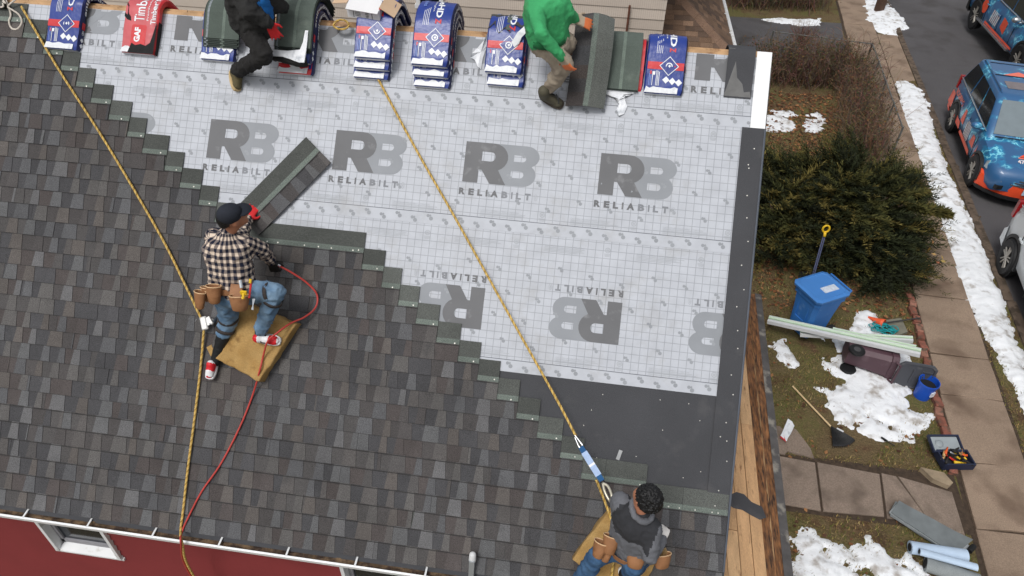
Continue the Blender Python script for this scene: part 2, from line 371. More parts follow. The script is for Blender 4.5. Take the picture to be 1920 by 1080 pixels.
# ---- underlayment sheets with their print
def sheet_mat():
    m = bpy.data.materials.new('underlayment'); m.use_nodes = True; t = m.node_tree; bs = t.nodes['Principled BSDF']; N = t.nodes.new; L = t.links.new
    at = N('ShaderNodeUVMap'); at.uv_map = 'UVMap'; sp = N('ShaderNodeSeparateXYZ'); L(at.outputs[0], sp.inputs[0])
    def mth(op, a, b=None, c=None):
        n = N('ShaderNodeMath'); n.operation = op
        for i, v in enumerate((a, b, c)):
            if v is None: continue
            if isinstance(v, (int, float)): n.inputs[i].default_value = v
            else: L(v, n.inputs[i])
        return n.outputs[0]
    def line(c, per, w):
        fr = mth('FRACT', mth('DIVIDE', c, per)); return mth('LESS_THAN', fr, w/per)
    gl = mth('MAXIMUM', line(sp.outputs['X'], .0667, .005), line(sp.outputs['Y'], .0667, .005))
    thick = line(sp.outputs['X'], .4002, .0055)
    gl = mth('MAXIMUM', gl, thick)
    inb = mth('MULTIPLY', mth('GREATER_THAN', sp.outputs['Y'], .107), mth('LESS_THAN', sp.outputs['Y'], 1.6))
    edge = mth('MULTIPLY', mth('GREATER_THAN', sp.outputs['Y'], .1), mth('LESS_THAN', sp.outputs['Y'], .107))
    fac = mth('MAXIMUM', mth('MULTIPLY', gl, mth('MULTIPLY', inb, .46)), mth('MULTIPLY', edge, .85))
    nz = N('ShaderNodeTexNoise'); nz.inputs['Scale'].default_value = 7; nz.inputs['Detail'].default_value = 5; L(at.outputs[0], nz.inputs['Vector'])
    mx = N('ShaderNodeMix'); mx.data_type = 'RGBA'; mx.inputs[6].default_value = (*lin(186, 190, 198), 1); mx.inputs[7].default_value = (*lin(90, 94, 102), 1); L(fac, mx.inputs[0])
    sc = N('ShaderNodeVectorMath'); sc.operation = 'SCALE'; mr = N('ShaderNodeMapRange'); mr.inputs[1].default_value = .3; mr.inputs[2].default_value = .7; mr.inputs[3].default_value = .92; mr.inputs[4].default_value = 1.06; L(nz.outputs['Fac'], mr.inputs[0]); L(mx.outputs[2], sc.inputs[0]); L(mr.outputs[0], sc.inputs['Scale'])
    n2 = N('ShaderNodeTexNoise'); n2.inputs['Scale'].default_value = 2.2; n2.inputs['Detail'].default_value = 8; n2.inputs['Roughness'].default_value = .7; L(at.outputs[0], n2.inputs['Vector'])
    m2 = N('ShaderNodeMapRange'); m2.inputs[1].default_value = .52; m2.inputs[2].default_value = .76; m2.inputs[3].default_value = 0; m2.inputs[4].default_value = .6; L(n2.outputs['Fac'], m2.inputs[0])
    mx2 = N('ShaderNodeMix'); mx2.data_type = 'RGBA'; L(m2.outputs[0], mx2.inputs[0]); L(sc.outputs[0], mx2.inputs[6]); mx2.inputs[7].default_value = (*lin(150, 148, 144), 1)
    L(mx2.outputs[2], bs.inputs['Base Color']); bs.inputs['Roughness'].default_value = .55; bs.inputs['Specular IOR Level'].default_value = .35
    bp = N('ShaderNodeBump'); bp.inputs['Strength'].default_value = .55; bp.inputs['Distance'].default_value = .02; n3 = N('ShaderNodeTexNoise'); n3.inputs['Scale'].default_value = 3.5; n3.inputs['Detail'].default_value = 5; n3.inputs['Distortion'].default_value = .6; L(at.outputs[0], n3.inputs['Vector']); L(n3.outputs['Fac'], bp.inputs['Height']); L(bp.outputs[0], bs.inputs['Normal'])
    return m
shm = sheet_mat()
pdark = mat('print_dark', lin(104, 105, 108), .6, var=.1, scale=5, dirt=(lin(140, 141, 144), 9, .6, .8)); plight = mat('print_light', lin(142, 146, 152), .6, var=.08, scale=5); pfine = mat('print_fine', lin(166, 170, 176), .6, var=.1, scale=9); pmark = mat('print_mark', lin(148, 152, 158), .6, var=.1, scale=9)
def arc(cx, cy, rx, ry, a0, a1, n=10): return [(cx+rx*math.cos(rad(a0+(a1-a0)*i/n)), cy+ry*math.sin(rad(a0+(a1-a0)*i/n))) for i in range(n+1)]
Rg = fill2d([[(0, 0), (0, 1)] + arc(.70, .66, .36, .34, 90, -66) + [(1.06, 0), (.67, 0), (.44, .33), (.37, .33), (.37, 0)], [(.42, .55), (.42, .78)] + arc(.64, .665, .115, .115, 90, -90, 8)])
Bg = fill2d([[(.72, 0), (.72, 1)] + arc(1.5, .735, .32, .265, 90, -60) + arc(1.46, .28, .31, .28, 50, -90) , [(1.2, .60), (1.2, .76)] + arc(1.42, .68, .08, .08, 90, -90, 6), [(1.16, .2), (1.16, .37)] + arc(1.39, .285, .085, .085, 90, -90, 6)])
def put(mb, vf, fx):
    v, f = vf[0], vf[1]; mb.add([fx(x, y) for x, y in v], f)
SH = [(4.055, 4.685, .014), (2.957, 4.16, .0115), (1.738, 3.06, .009)]
UMAX = [-.12, -.03, -.03]
def wav(u, v): return .004*fbm((u*1.6, v*2.2, 3), 1, 3)*1.0
sheets = []
for i, (v0, v1, w0) in enumerate(SH):
    q = MB(RM.copy()); nu, nv = 120, 16; us = np.linspace(U0+.05, -.02, nu); vs_ = np.linspace(v0, v1, nv)
    grid = [(u, v, w0+.0032*fbm((u*1.3, v*1.7, 3), 1, 3)) for v in vs_ for u in us]
    q.add(grid, [(r*nu+c, r*nu+c+1, (r+1)*nu+c+1, (r+1)*nu+c) for r in range(nv-1) for c in range(nu-1)])
    o = obj('underlayment_sheet', q, shm, house, smooth=True); sheets.append(o)
    uv = o.data.uv_layers.new(name='UVMap'); arr = np.array([(grid[l.vertex_index][0]+12, grid[l.vertex_index][1]-v0) for l in o.data.loops], np.float32); uv.data.foreach_set('uv', arr.ravel())
    def lift(u, v, k): return (min(u, -.06), v, w0+.0032*fbm((u*1.3, v*1.7, 3), 1, 3)+k)
    starts = [(-.63-1.2*k) for k in range(8)] if i == 0 else [(-1.363-1.2*k+1.2*0) for k in range(7)] if i == 1 else [(-1.653-1.2*k+1.2) for k in range(7)]
    for s0 in starts:
        vb = {0: 4.445, 1: 3.365, 2: 2.075}[i]; hh = .365; flip = i == 2
        def fx(k, sx=hh):
            if flip: return lambda x, y: lift(s0+.605-x*hh*.92, vb+hh-y*hh, k)
            return lambda x, y: lift(s0+x*hh, vb+y*hh, k)
        if i == 0:                              # the roll is cut off at the ridge
            g = lambda k: (lambda x, y: lift(s0+x*hh, min(vb+y*hh, 4.68), k))
        else: g = fx
        q = MB(RM.copy()); put(q, Bg, g(.0012)); lo = obj('printed_letter', q, plight, o)
        q = MB(RM.copy()); put(q, Rg, g(.0022)); obj('printed_letter', q, pdark, o)
        pm_ = mat('print_mid', lin(128, 131, 137), .6); cur = 0.0; tw = .665
        for li, ch in enumerate('RELIABILT®'):
            lw = {'R': .085, 'E': .075, 'L': .07, 'I': .02, 'A': .1, 'B': .085, 'T': .08, '®': .05}[ch]; tv, tf, asp = text2d(ch, .055 if ch != '®' else 0); q = MB(RM.copy()); mm = pdark if li < 5 else pm_ if li < 9 else pfine
            if flip: q.add([lift(s0+.605-(cur+lw*x)*tw*.92, 2.545-(.06*y), .0015) for x, y in tv], tf)
            else: q.add([lift(s0+(cur+lw*x)*tw-.02, vb-.115+.06*y, .0015) for x, y in tv], tf)
            cur += lw+.045; obj('printed_letter', q, mm, o)
    q = MB(RM.copy())                           # fastener marks, paragraphs and seals
    def mark(u, v, s=.022):
        for dx, dy, r in ((-.5, .4, .5), (.45, -.4, .62)):
            q.add([lift(u+s*(dx+r*math.cos(a)), v+s*(dy+r*math.sin(a)), .0014) for a in np.linspace(0, 2*pi, 9)[:-1]], [tuple(range(8))])
        q.add([lift(u+s*a, v+s*b, .0019) for a, b in ((.1, .9), (.5, .5), (.3, .2), (-.2, .1))], [(0, 1, 2, 3)])
    for k in range(62): mark(-.12-k*.142, v0+(.062 if k % 2 else .036), .03)
    if i > 0:
        for k in range(62): mark(-.1-k*.142+.05, v1-(.04 if k % 2 else .07), .03)
    for j, vv in enumerate((.24, .46, .66, .86)):
        if v0+vv > v1-.1: break
        for k in range(34): mark(-.16-k*.27-(j % 2)*.1, v0+vv+.045*((k % 3)-1)+.03, .025)
    obj('printed_marks', q, pmark, o, kind='stuff')
    q = MB(RM.copy())
    for k in range(12):
        for (vo, sgn) in ((.112, 1), (v1-v0-.245, -1)):
            if i == 0 and sgn < 0: continue
            u0 = -.35-k*.8-(.2 if sgn < 0 else 0)
            for r in range(5):
                ll = .42*random.uniform(.75, 1) if r else .3; vv = v0+vo+.012*r+.006
                if r == 4:
                    tv, tf, asp = text2d('CAUTION UNDERLAYMENT ATTENTION'); q.add([lift(u0-.42+.34*x, vv-.002+.013*y, .0013) for x, y in tv], tf)
                else: q.add([lift(u0-.42, vv, .0013), lift(u0-.42+ll, vv, .0013), lift(u0-.42+ll, vv+.0045, .0013), lift(u0-.42, vv+.0045, .0013)], [(0, 1, 2, 3)])
            uc = u0+.13; vc = v0+vo+.065
            ring = [lift(uc+r_*math.cos(a), vc+r_*math.sin(a), .0013) for r_ in (.024, .018) for a in np.linspace(0, 2*pi, 13)[:-1]]
            q.add(ring, [(a, (a+1) % 12, 12+(a+1) % 12, 12+a) for a in range(12)])
            for r in range(3): q.add([lift(uc+sx*.03*(1-.15*r), vc-.034-.01*r+sy*.002, .0013) for sx, sy in ((-1, -1), (1, -1), (1, 1), (-1, 1))], [(0, 1, 2, 3)])
            for sx in (-1, 0, 1): q.add([lift(uc+sx*.008+a*.0025, vc+b*.01, .0013) for a, b in ((-1, -1), (1, -1), (1, 1), (-1, 1))], [(0, 1, 2, 3)])
    obj('printed_paragraphs', q, pfine, o, kind='stuff')
# ice-and-water membrane along the eave and up the rake
def sheetbox(name, u0, u1, v0, v1, w, m, par, lab=None, nu=24, nv=12, amp=.002, th=.0025):
    q = MB(RM.copy()); us = np.linspace(u0, u1, nu); vs = np.linspace(v0, v1, nv)
    q.add([(u, v, w+th+amp*fbm((u*2, v*2, w*99), 1, 3)) for v in vs for u in us], [(r*nu+c, r*nu+c+1, (r+1)*nu+c+1, (r+1)*nu+c) for r in range(nv-1) for c in range(nu-1)])
    q.box(((u0+u1)/2, (v0+v1)/2, w-.001), (u1-u0, v1-v0, th))
    return obj(name, q, m, par, smooth=True, label=lab)
sheetbox('membrane_sheet', -2.9, -.05, .25, 1.02, 0, memb, house)
sheetbox('membrane_sheet', -2.9, -.05, .86, 1.77, .003, memb, house)
sheetbox('membrane_sheet', -.185, .012, .75, 2.22, .019, memb, house, amp=.001)
sheetbox('membrane_sheet', -.185, .012, 2.12, 4.06, .0215, memb, house, amp=.001)
q = MB(RM.copy()); q.tube([(.006, .3, .024), (.008, 2, .026), (.008, 4.05, .028)], .009, 6); obj('rake_bead', q, mat('bead', lin(86, 92, 102), .5), house)
nailm = mat('nail_head', lin(206, 204, 198), .35, metal=.6, var=0)
q = MB(RM.copy()); rr = random.Random(4)
def nail(u, v, w, r=.0055): q.lathe([(r, 0), (r, .002), (.0001, .0025)], 8, (u, v, w))
v = .8
while v < 4.0:
    nail(-.07+rr.uniform(-.03, .03), v, .0255, .0055); 
    if rr.random() < .3: nail(-.11+rr.uniform(-.02, .02), v+.03, .0255)
    v += rr.uniform(.14, .26)
for k in range(16): nail(rr.uniform(-1.75, -.25), rr.uniform(.95, 1.68), .009, .004)
obj('nail_heads', q, nailm, house, kind='stuff')
# ---- laminated shingles
def shingle_mat():
    m = bpy.data.materials.new('shingle'); m.use_nodes = True; t = m.node_tree; bs = t.nodes['Principled BSDF']; N = t.nodes.new; L = t.links.new
    a = N('ShaderNodeAttribute'); a.attribute_name = 'Col'; tc = N('ShaderNodeTexCoord')
    def nz(sc, d, lo, hi, x0, x1, ro=.5):
        n = N('ShaderNodeTexNoise'); n.inputs['Scale'].default_value = sc; n.inputs['Detail'].default_value = d; n.inputs['Roughness'].default_value = ro; L(tc.outputs['Object'], n.inputs['Vector'])
        r = N('ShaderNodeMapRange'); r.inputs[1].default_value = lo; r.inputs[2].default_value = hi; r.inputs[3].default_value = x0; r.inputs[4].default_value = x1; L(n.outputs['Fac'], r.inputs[0]); return r.outputs[0]
    f = N('ShaderNodeMath'); f.operation = 'MULTIPLY'; L(nz(170, 2, .3, .7, .62, 1.38), f.inputs[0]); L(nz(1.6, 6, .3, .7, .82, 1.14, .65), f.inputs[1])
    s = N('ShaderNodeVectorMath'); s.operation = 'SCALE'; L(a.outputs['Color'], s.inputs[0]); L(f.outputs[0], s.inputs['Scale'])
    d = N('ShaderNodeMix'); d.data_type = 'RGBA'; L(nz(3.2, 7, .60, .78, 0, .6, .7), d.inputs[0]); L(s.outputs[0], d.inputs[6]); d.inputs[7].default_value = (*lin(48, 50, 52), 1)
    L(d.outputs[2], bs.inputs['Base Color']); bs.inputs['Roughness'].default_value = .92; bs.inputs['Specular IOR Level'].default_value = .2
    bp = N('ShaderNodeBump'); bp.inputs['Strength'].default_value = .5; bp.inputs['Distance'].default_value = .004; n = N('ShaderNodeTexNoise'); n.inputs['Scale'].default_value = 320; n.inputs['Detail'].default_value = 2; L(tc.outputs['Object'], n.inputs['Vector']); L(n.outputs['Fac'], bp.inputs['Height']); L(bp.outputs[0], bs.inputs['Normal'])
    return m
shg = shingle_mat()
TONE = [lin(80, 79, 81), lin(90, 90, 92), lin(108, 109, 112), lin(90, 82, 79), lin(97, 89, 84), lin(77, 76, 79), lin(84, 78, 77), lin(98, 95, 93), lin(86, 88, 92), lin(84, 83, 85)]
HEADLAP = lin(96, 99, 96); NAILZ = lin(112, 121, 115)
mean_t = tuple(sum(c[i] for c in TONE)/len(TONE) for i in range(3)); mean_t = tuple(.6*m+.4*sum(mean_t)/3 for m in mean_t)
TONE = [tuple(.9*(.80*c[i]+.20*mean_t[i]) for i in range(3)) for c in TONE]
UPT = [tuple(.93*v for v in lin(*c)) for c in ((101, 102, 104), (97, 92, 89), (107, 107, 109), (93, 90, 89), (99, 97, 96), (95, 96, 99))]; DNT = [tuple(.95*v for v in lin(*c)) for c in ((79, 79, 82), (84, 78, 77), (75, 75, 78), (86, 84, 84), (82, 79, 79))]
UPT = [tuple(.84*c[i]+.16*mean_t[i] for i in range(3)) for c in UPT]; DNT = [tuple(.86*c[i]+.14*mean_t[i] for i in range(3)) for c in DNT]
EX = .1429; SHH = .337; TT = .0058
def shingle_geo(mb, L, x0, y0, rng, w0=0, head=HEADLAP, flat=False, bend=None):
    """one laminated strip: base mat, teeth and headlap; local x along, y up the slope"""
    def wz(y): return w0 + (0 if flat else TT*2.6*(1-y/SHH))
    P = lambda x, y, h: (x0+x, y0+y, wz(y)+h)
    th = .0036; lo = .152
    mb.col = head; kk = rng.uniform(.62, 1.0); hh = tuple(c*kk for c in head)
    mb.col = hh; mb.quad(P(0, .195, th), P(L, .195, th), P(L, SHH, th), P(0, SHH, th)); mb.quad(P(0, SHH, th), P(L, SHH, th), P(L, SHH, 0), P(0, SHH, 0))
    kk = rng.uniform(.85, 1.05); nz_ = tuple(c*kk for c in NAILZ); mb.col = nz_; mb.quad(P(0, lo, th+.0008), P(L, lo, th+.0008), P(L, .197, th+.0008), P(0, .197, th+.0008))
    mb.col = tuple(c*1.18 for c in nz_); mb.quad(P(0, .186, th+.0012), P(L, .186, th+.0012), P(L, .1885, th+.0012), P(0, .1885, th+.0012))
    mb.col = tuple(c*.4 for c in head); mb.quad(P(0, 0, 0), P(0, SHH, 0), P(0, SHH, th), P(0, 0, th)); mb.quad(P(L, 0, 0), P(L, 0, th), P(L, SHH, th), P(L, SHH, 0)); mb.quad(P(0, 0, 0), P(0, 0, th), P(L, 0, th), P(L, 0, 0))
    x = -rng.uniform(0, .08); up = rng.random() < .5; last = None
    while x < L-.001:
        wd = rng.choice((.075, .09, .1, .115, .13, .15)) if up else rng.choice((.06, .075, .09, .11))
        a, b = max(x, 0), min(x+wd, L)
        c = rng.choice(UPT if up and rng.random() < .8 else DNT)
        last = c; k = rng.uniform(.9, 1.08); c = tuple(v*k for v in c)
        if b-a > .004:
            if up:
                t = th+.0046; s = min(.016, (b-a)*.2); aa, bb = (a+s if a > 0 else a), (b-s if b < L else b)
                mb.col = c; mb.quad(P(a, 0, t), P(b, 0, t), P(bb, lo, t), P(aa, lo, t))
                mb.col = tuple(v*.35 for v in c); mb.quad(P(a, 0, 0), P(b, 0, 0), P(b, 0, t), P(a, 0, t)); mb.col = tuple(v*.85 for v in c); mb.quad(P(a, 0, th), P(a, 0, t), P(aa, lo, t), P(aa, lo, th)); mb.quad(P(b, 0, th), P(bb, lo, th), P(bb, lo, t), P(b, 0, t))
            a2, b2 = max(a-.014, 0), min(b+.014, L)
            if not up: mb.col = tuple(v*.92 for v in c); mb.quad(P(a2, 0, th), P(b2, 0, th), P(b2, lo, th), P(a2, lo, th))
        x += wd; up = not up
    mb.col = tuple(v*.42 for v in mean_t); mb.quad(P(0, .1385, th+.0051), P(L, .1385, th+.0051), P(L, .1465, th+.0051), P(0, .1465, th+.0051))  # shadow line below the next course's butts, painted in as a dark granule band
    mb.col = (1, 1, 1)
# right end of each course (u), read off the stair-stepped edge
def course_v(k): return k*EX + .056*min(1, k/6)
def course_end(k):
    if k <= 4: return -.004
    tab = [-.695, -1.246, -1.441, -1.656, -1.85, -2.038, -2.225, -2.417, -2.625, -2.825, -3.003, -3.171, -3.37, -4.6, -4.79, -4.965, -5.167, -5.334, -5.576, -5.745, -5.952, -6.151, -6.323, -6.5, -6.7, -6.93]
    return tab[k-5]
rng = random.Random(11); stripm = 0
q = MB(RM.copy()); nails = MB(RM.copy())
for k in range(0, 31):
    ue = course_end(k); y0 = course_v(k); u = ue; first = True
    while u > -8.6:
        Ls = .985
        if k <= 4 and first: Ls = .985-(k % 6)*.152
        if k == 5 and first: Ls = .353
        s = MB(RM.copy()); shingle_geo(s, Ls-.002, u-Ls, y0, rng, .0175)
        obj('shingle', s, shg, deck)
        if first and k > 4:
            for dx in (.03,): q2 = (u-dx-rng.uniform(0, .05), y0+.165+rng.uniform(-.008, .008)); nails.lathe([(.006, 0), (.006, .002), (.0001, .003)], 8, (q2[0], q2[1], .0315))
        if k == 4 and first:
            for dx in (.08, .13, .27, .4, .49): nails.lathe([(.006, 0), (.006, .002), (.0001, .003)], 8, (u-dx, y0+.166, .0315))
        if k == 17 and first:
            for dx in (.1, .3, .42, .55, .8, .9): nails.lathe([(.006, 0), (.006, .002), (.0001, .003)], 8, (u-dx, y0+.166, .0315))
        u -= Ls; first = False
obj('nail_heads', nails, nailm, deck, kind='stuff')
# starter drip
q = MB(RM.copy()); q.box(((U0-.01)/2, -.03, .002), (-U0, .04, .006)); obj('starter_strip', q, memb, deck)
# ---- low porch roof on the gable end, stripped to its boards
pl0, pl1 = Vector((.64, -.1, 2.36)), Vector((.86, 4.3, 2.36)); ZI = 2.455
plank = [mat('deck_plank%d' % i, c, .85, var=.22, scale=6, bump=.5, bscale=50, grain=.12, gscale=60, dirt=(lin(128, 94, 66), 9, .6, .74), stretch=(4, .8, 4)) for i, c in enumerate((lin(194, 156, 116), lin(182, 144, 104), lin(202, 166, 126)))]
rotm = mat('rotten_wood', lin(146, 102, 66), .95, var=.4, scale=9, bump=1, bscale=40, col2=lin(104, 74, 54), dirt=(lin(56, 44, 38), 7, .54, .68), stretch=(5, 1, 5))
porch = house
def pp(y, t, dz=0):                            # t: 0 at the wall, 1 at the outer edge
    k = (y+.1)/4.4; xo = .64+.22*k; return (-.13+(xo+.13)*t, y, ZI+(2.36-ZI)*t+dz)
ts = [0, .16, .32, .47, .62, .76]
for i in range(5):
    y = -.1
    while y < 4.28:
        l = min(random.choice((.9, 1.3, 1.7, 2.2)), 4.3-y); y1 = y+l-.006
        if 4.3-y1 < .2: y1 = 4.3
        q = MB(); a, b = ts[i]+.004, ts[i+1]-.004; dz = random.uniform(-.002, .003)
        q.rings([[pp(y, a, dz), pp(y, b, dz), pp(y1, b, dz), pp(y1, a, dz)][::-1], [pp(y, a, dz-.02), pp(y, b, dz-.02), pp(y1, b, dz-.02), pp(y1, a, dz-.02)][::-1]], True)
        obj('porch_roof_board', q, random.choice(plank), porch); y = y1+.006
# rotten outer boards: uneven splintered strip
for (a, b, sd_) in ((.76, .87, 1), (.87, .97, 5)):
    q = MB(); ny = 90; nx = 5; pts = []
    for j in range(ny+1):
        y = -.1+4.4*j/ny
        for i in range(nx+1):
            t = a+.004+(b-a-.008)*i/nx
            rotk = max(0, min(1, (3.4-y)/1.0))
            dz = -.012*rotk*(1+fbm((t*40+sd_, y*1.3, sd_), 1, 3)) + .012*rotk*fbm((t*60, y*3, sd_+9), 1, 4)
            x, yy, z = pp(y, t, dz); x += .02*rotk*fbm((y*5, sd_*3, i), 1, 3)*(i == nx); pts.append((x, yy, z))
    q.add(pts, [(r*(nx+1)+c, r*(nx+1)+c+1, (r+1)*(nx+1)+c+1, (r+1)*(nx+1)+c) for r in range(ny) for c in range(nx)])
    obj('porch_roof_board', q, rotm, porch, smooth=False, label='rotten splintered roof board at porch edge')
q = MB()                                       # felt scrap
F = [(0, 0), (.12, .02), (.2, .05), (.26, .02), (.33, .06), (.42, .05), (.5, -.02), (.62, -.05), (.66, -.16), (.58, -.2), (.48, -.17), (.38, -.13), (.28, -.13), (.15, -.07), (0, -.06)]
q.add([pp(1.16+b, .17+a*.98, .004) for a, b in F], [tuple(range(len(F)))]); obj('felt_scrap', q, memb, porch)
q = MB(); q.rings([[(pp(y, 1.0)[0]+dx, y, 2.36+dz) for dx, dz in ((-.035, .004), (.05, -.012), (.055, -.12), (-.02, -.12))] for y in np.linspace(-.12, 4.32, 30)], True); obj('porch_gutter', q, mat('porch_edge', lin(84, 82, 82), .8, var=.3, scale=12, bump=.4, dirt=(lin(140, 136, 128), 6, .58, .68)), porch)
q = MB(); q.rings([[pp(y, t, -.03-(.1 if t < .5 else .08)) for t in (0, .97)] + [pp(y, t, -.022) for t in (.97, 0)] for y in (-.08, 4.28)], True); obj('porch_ceiling', q, woodm, porch)
for y in (.05, 4.1):
    q = MB(); x = pp(y, .88)[0]; q.box((x-.03, y, 1.12), (.1, .1, 2.24)); obj('porch_post', q, whitem, porch)
# galvanised clip on the membrane
q = MB(); q.M = RM @ Matrix.Translation(RF(1161, 853, .012)) @ Matrix.Rotation(-.25, 4, 'Z'); q.box((0, 0, 0), (.03, .085, .006)); obj('metal_clip', q, mat('galv', lin(170, 172, 174), .4, metal=.7), house)
# ------------------------------------------------------------------ the neighbouring house
nb = thing('neighbour_house', 'beige neighbouring house with grooved shingle siding and brown hipped porch roof', 'house', (-3, 15, 0))
beige = [mat('beige_siding%d' % i, c, .8, var=.07, scale=2, bump=.2, bscale=20) for i, c in enumerate((lin(198, 186, 174), lin(192, 180, 168), lin(204, 192, 180)))]
NY = 11.6
def WYp(x, y, Y):
    d = ray(x, y); return CAM + d*((Y-CAM.y)/d.y)
xr = WYp(1247, 30, NY).x
q = MB(); q.box(((xr-14)/2, NY+3.5, 3.0), (xr+14, 6.9, 6.0)); obj('wall', q, mat('nb_wall', lin(150, 140, 130), .9), nb)
w0, w1 = WYp(783, 10, NY), WYp(830, 14, NY)
z = .3; r = 0
while z < 6:
    x = -14+(.3 if r % 2 else 0)
    # one grooved course board, cut round the window
    spans = [(-14, xr)]
    if z+.2 > w1.z and z < w1.z+1.3: spans = [(-14, w0.x), (w1.x, xr)]
    for a, b in spans:
        q = MB(); q.add([(a, NY+.045, z+.21), (b, NY+.045, z+.21), (b, NY+.028, z), (a, NY+.028, z), (a, NY+.05, z), (b, NY+.05, z)], [(0, 3, 2, 1), (3, 4, 5, 2)])
        gx = a+.02
        q.m = 1
        while gx < b-.02:
            if abs(gx) < 9: q.add([(gx, NY+.0275, z+.002), (gx+.004, NY+.0275, z+.002), (gx+.004, NY+.0435, z+.2), (gx, NY+.0435, z+.2)], [(0, 1, 2, 3)])
            gx += .042
        obj('siding_course', q, [beige[r % 3], mat('groove', lin(172, 158, 148), .9, var=0)], nb)
    z += .205; r += 1
q = MB(); cx = (w0.x+w1.x)/2; q.box((cx, NY+.01, w1.z), (w1.x-w0.x+.1, .1, .08)); q.box((w0.x+.02, NY+.01, w1.z+.6), (.08, .09, 1.2)); q.box((w1.x-.02, NY+.01, w1.z+.6), (.08, .09, 1.2)); q.box((cx, NY+.01, w1.z+1.2), (w1.x-w0.x+.1, .1, .1))
nw = obj('window', q, whitem, nb); q = MB(); q.quad((w0.x, NY+.03, w1.z), (w1.x, NY+.03, w1.z), (w1.x, NY+.03, w1.z+1.2), (w0.x, NY+.03, w1.z+1.2)); obj('pane', q, glass, nw)
a, b = WYp(1181, 10, NY-.03), WYp(1176, 66, NY-.03)
q = MB(); q.tube([(a.x, a.y, a.z), (a.x, a.y, a.z-3)], .022, 8); obj('rusty_pipe', q, mat('rust', lin(104, 66, 52), .9, var=.3, scale=9), nb)
# main gable roof far above (out of the frame)
q = MB(); q.add([(-14.3, NY-.3, 5.9), (xr+.3, NY-.3, 5.9), (xr+.3, NY+3.5, 8), (-14.3, NY+3.5, 8), (-14.3, NY+7.3, 5.9), (xr+.3, NY+7.3, 5.9)], [(0, 1, 2, 3), (3, 2, 5, 4)]); browns = mat('brown_shingle', attr='Col', rough=.95, var=.12, scale=2.5, grain=.3, gscale=70, bump=.5, bscale=90); 
mainroof = obj('roof', q, mat('brown_plain', lin(110, 88, 72), .95, var=.2, scale=4, grain=.3, gscale=60), nb)
# hipped side roof: right eave runs away from us, its hip comes down towards us
EZ = 2.45; c0 = G(1376, 92, EZ); SL = .62
c0 = Vector((c0.x, c0.y-.35, EZ)); wd = c0.x-xr+.3
for face in (0, 1):
    base = MB(); n = int(wd/.11)
    q = MB(); rr = random.Random(5+face)
    for k in range(n):
        t0, t1 = k*.11, (k+1)*.11+.012
        z0, z1 = EZ+SL*t0+.014, EZ+SL*t1+.004
        if face == 0: A, B = c0.x-wd-.5, c0.x-t0
        else: A, B = c0.y+t0, c0.y+9
        x = A-rr.uniform(0, .2)
        while x < B:
            l = rr.uniform(.14, .26); a, b = max(x, A), min(x+l, B); k2 = rr.uniform(.75, 1.2); q.col = tuple(v*k2 for v in rr.choice((lin(118, 94, 76), lin(108, 86, 70), lin(98, 80, 68), lin(126, 102, 84))))
            b1 = min(b, c0.x-t1) if face == 0 else b; a1 = max(a, c0.y+t1) if face == 1 else a
            if b-a > .01 and b1 > a1:
                g = .004
                if face == 0: q.add([(a, c0.y+t0, z0), (b-g, c0.y+t0, z0), (b1-g, c0.y+t1, z1), (a1, c0.y+t1, z1), (a, c0.y+t0, z0-.014), (b-g, c0.y+t0, z0-.014)], [(0, 1, 2, 3), (4, 5, 1, 0)])
                else: q.add([(c0.x-t0, a, z0), (c0.x-t0, b-g, z0), (c0.x-t1, b-g, z1), (c0.x-t1, a1, z1), (c0.x-t0, a, z0-.014), (c0.x-t0, b-g, z0-.014)], [(0, 1, 2, 3), (4, 5, 1, 0)])
            x += l
    o = obj('porch_roof_slope', q, browns, nb)
    q = MB()
    if face == 0: q.add([(c0.x-wd-.5, c0.y, EZ-.01), (c0.x, c0.y, EZ-.01), (c0.x-wd, c0.y+wd, EZ+SL*wd-.01), (c0.x-wd-.5, c0.y+wd, EZ+SL*wd-.01)], [(0, 1, 2, 3)])
    else: q.add([(c0.x, c0.y, EZ-.01), (c0.x, c0.y+9, EZ-.01), (c0.x-wd, c0.y+9, EZ+SL*wd-.01), (c0.x-wd, c0.y+wd, EZ+SL*wd-.01)], [(0, 1, 2, 3)])
    obj('porch_roof_deck', q, mainroof.data.materials[0], nb)
for k in range(int(wd/.16)):                   # hip caps
    t = k*.16; q = MB(); p = lambda s, d, h: (c0.x-s+d, c0.y+s+d, EZ+SL*s+h)
    q.add([p(t, .1, -.045), p(t, 0, .035), p(t, -.1, -.045), p(t+.19, .1, -.055), p(t+.19, 0, .022), p(t+.19, -.1, -.055)], [(0, 1, 4, 3), (1, 2, 5, 4)]); q.add([p(t, .1, -.045), p(t, 0, .035), p(t, -.1, -.045)], [(0, 1, 2)])
    obj('hip_cap', q, mat('hip_brown', lin(122, 98, 82), .95, var=.2, scale=6, grain=.3, gscale=70), nb)
q = MB(); q.tube([(c0.x+.05, c0.y-.05, EZ-.03), (c0.x+.05, c0.y+9, EZ-.03)], .045, 8); g2 = obj('gutter', q, whitem, nb)
for y in np.arange(0, 9, 1.2):
    q = MB(); q.box((c0.x+.02, c0.y+y, EZ+.02), (.1, .03, .02)); obj('gutter_hanger', q, whitem, g2)
q = MB(); q.box((c0.x-wd/2-.2, c0.y+4.5, EZ/2), (wd-.5, 8.4, EZ-.1)); obj('porch_wall', q, beige[0], nb)
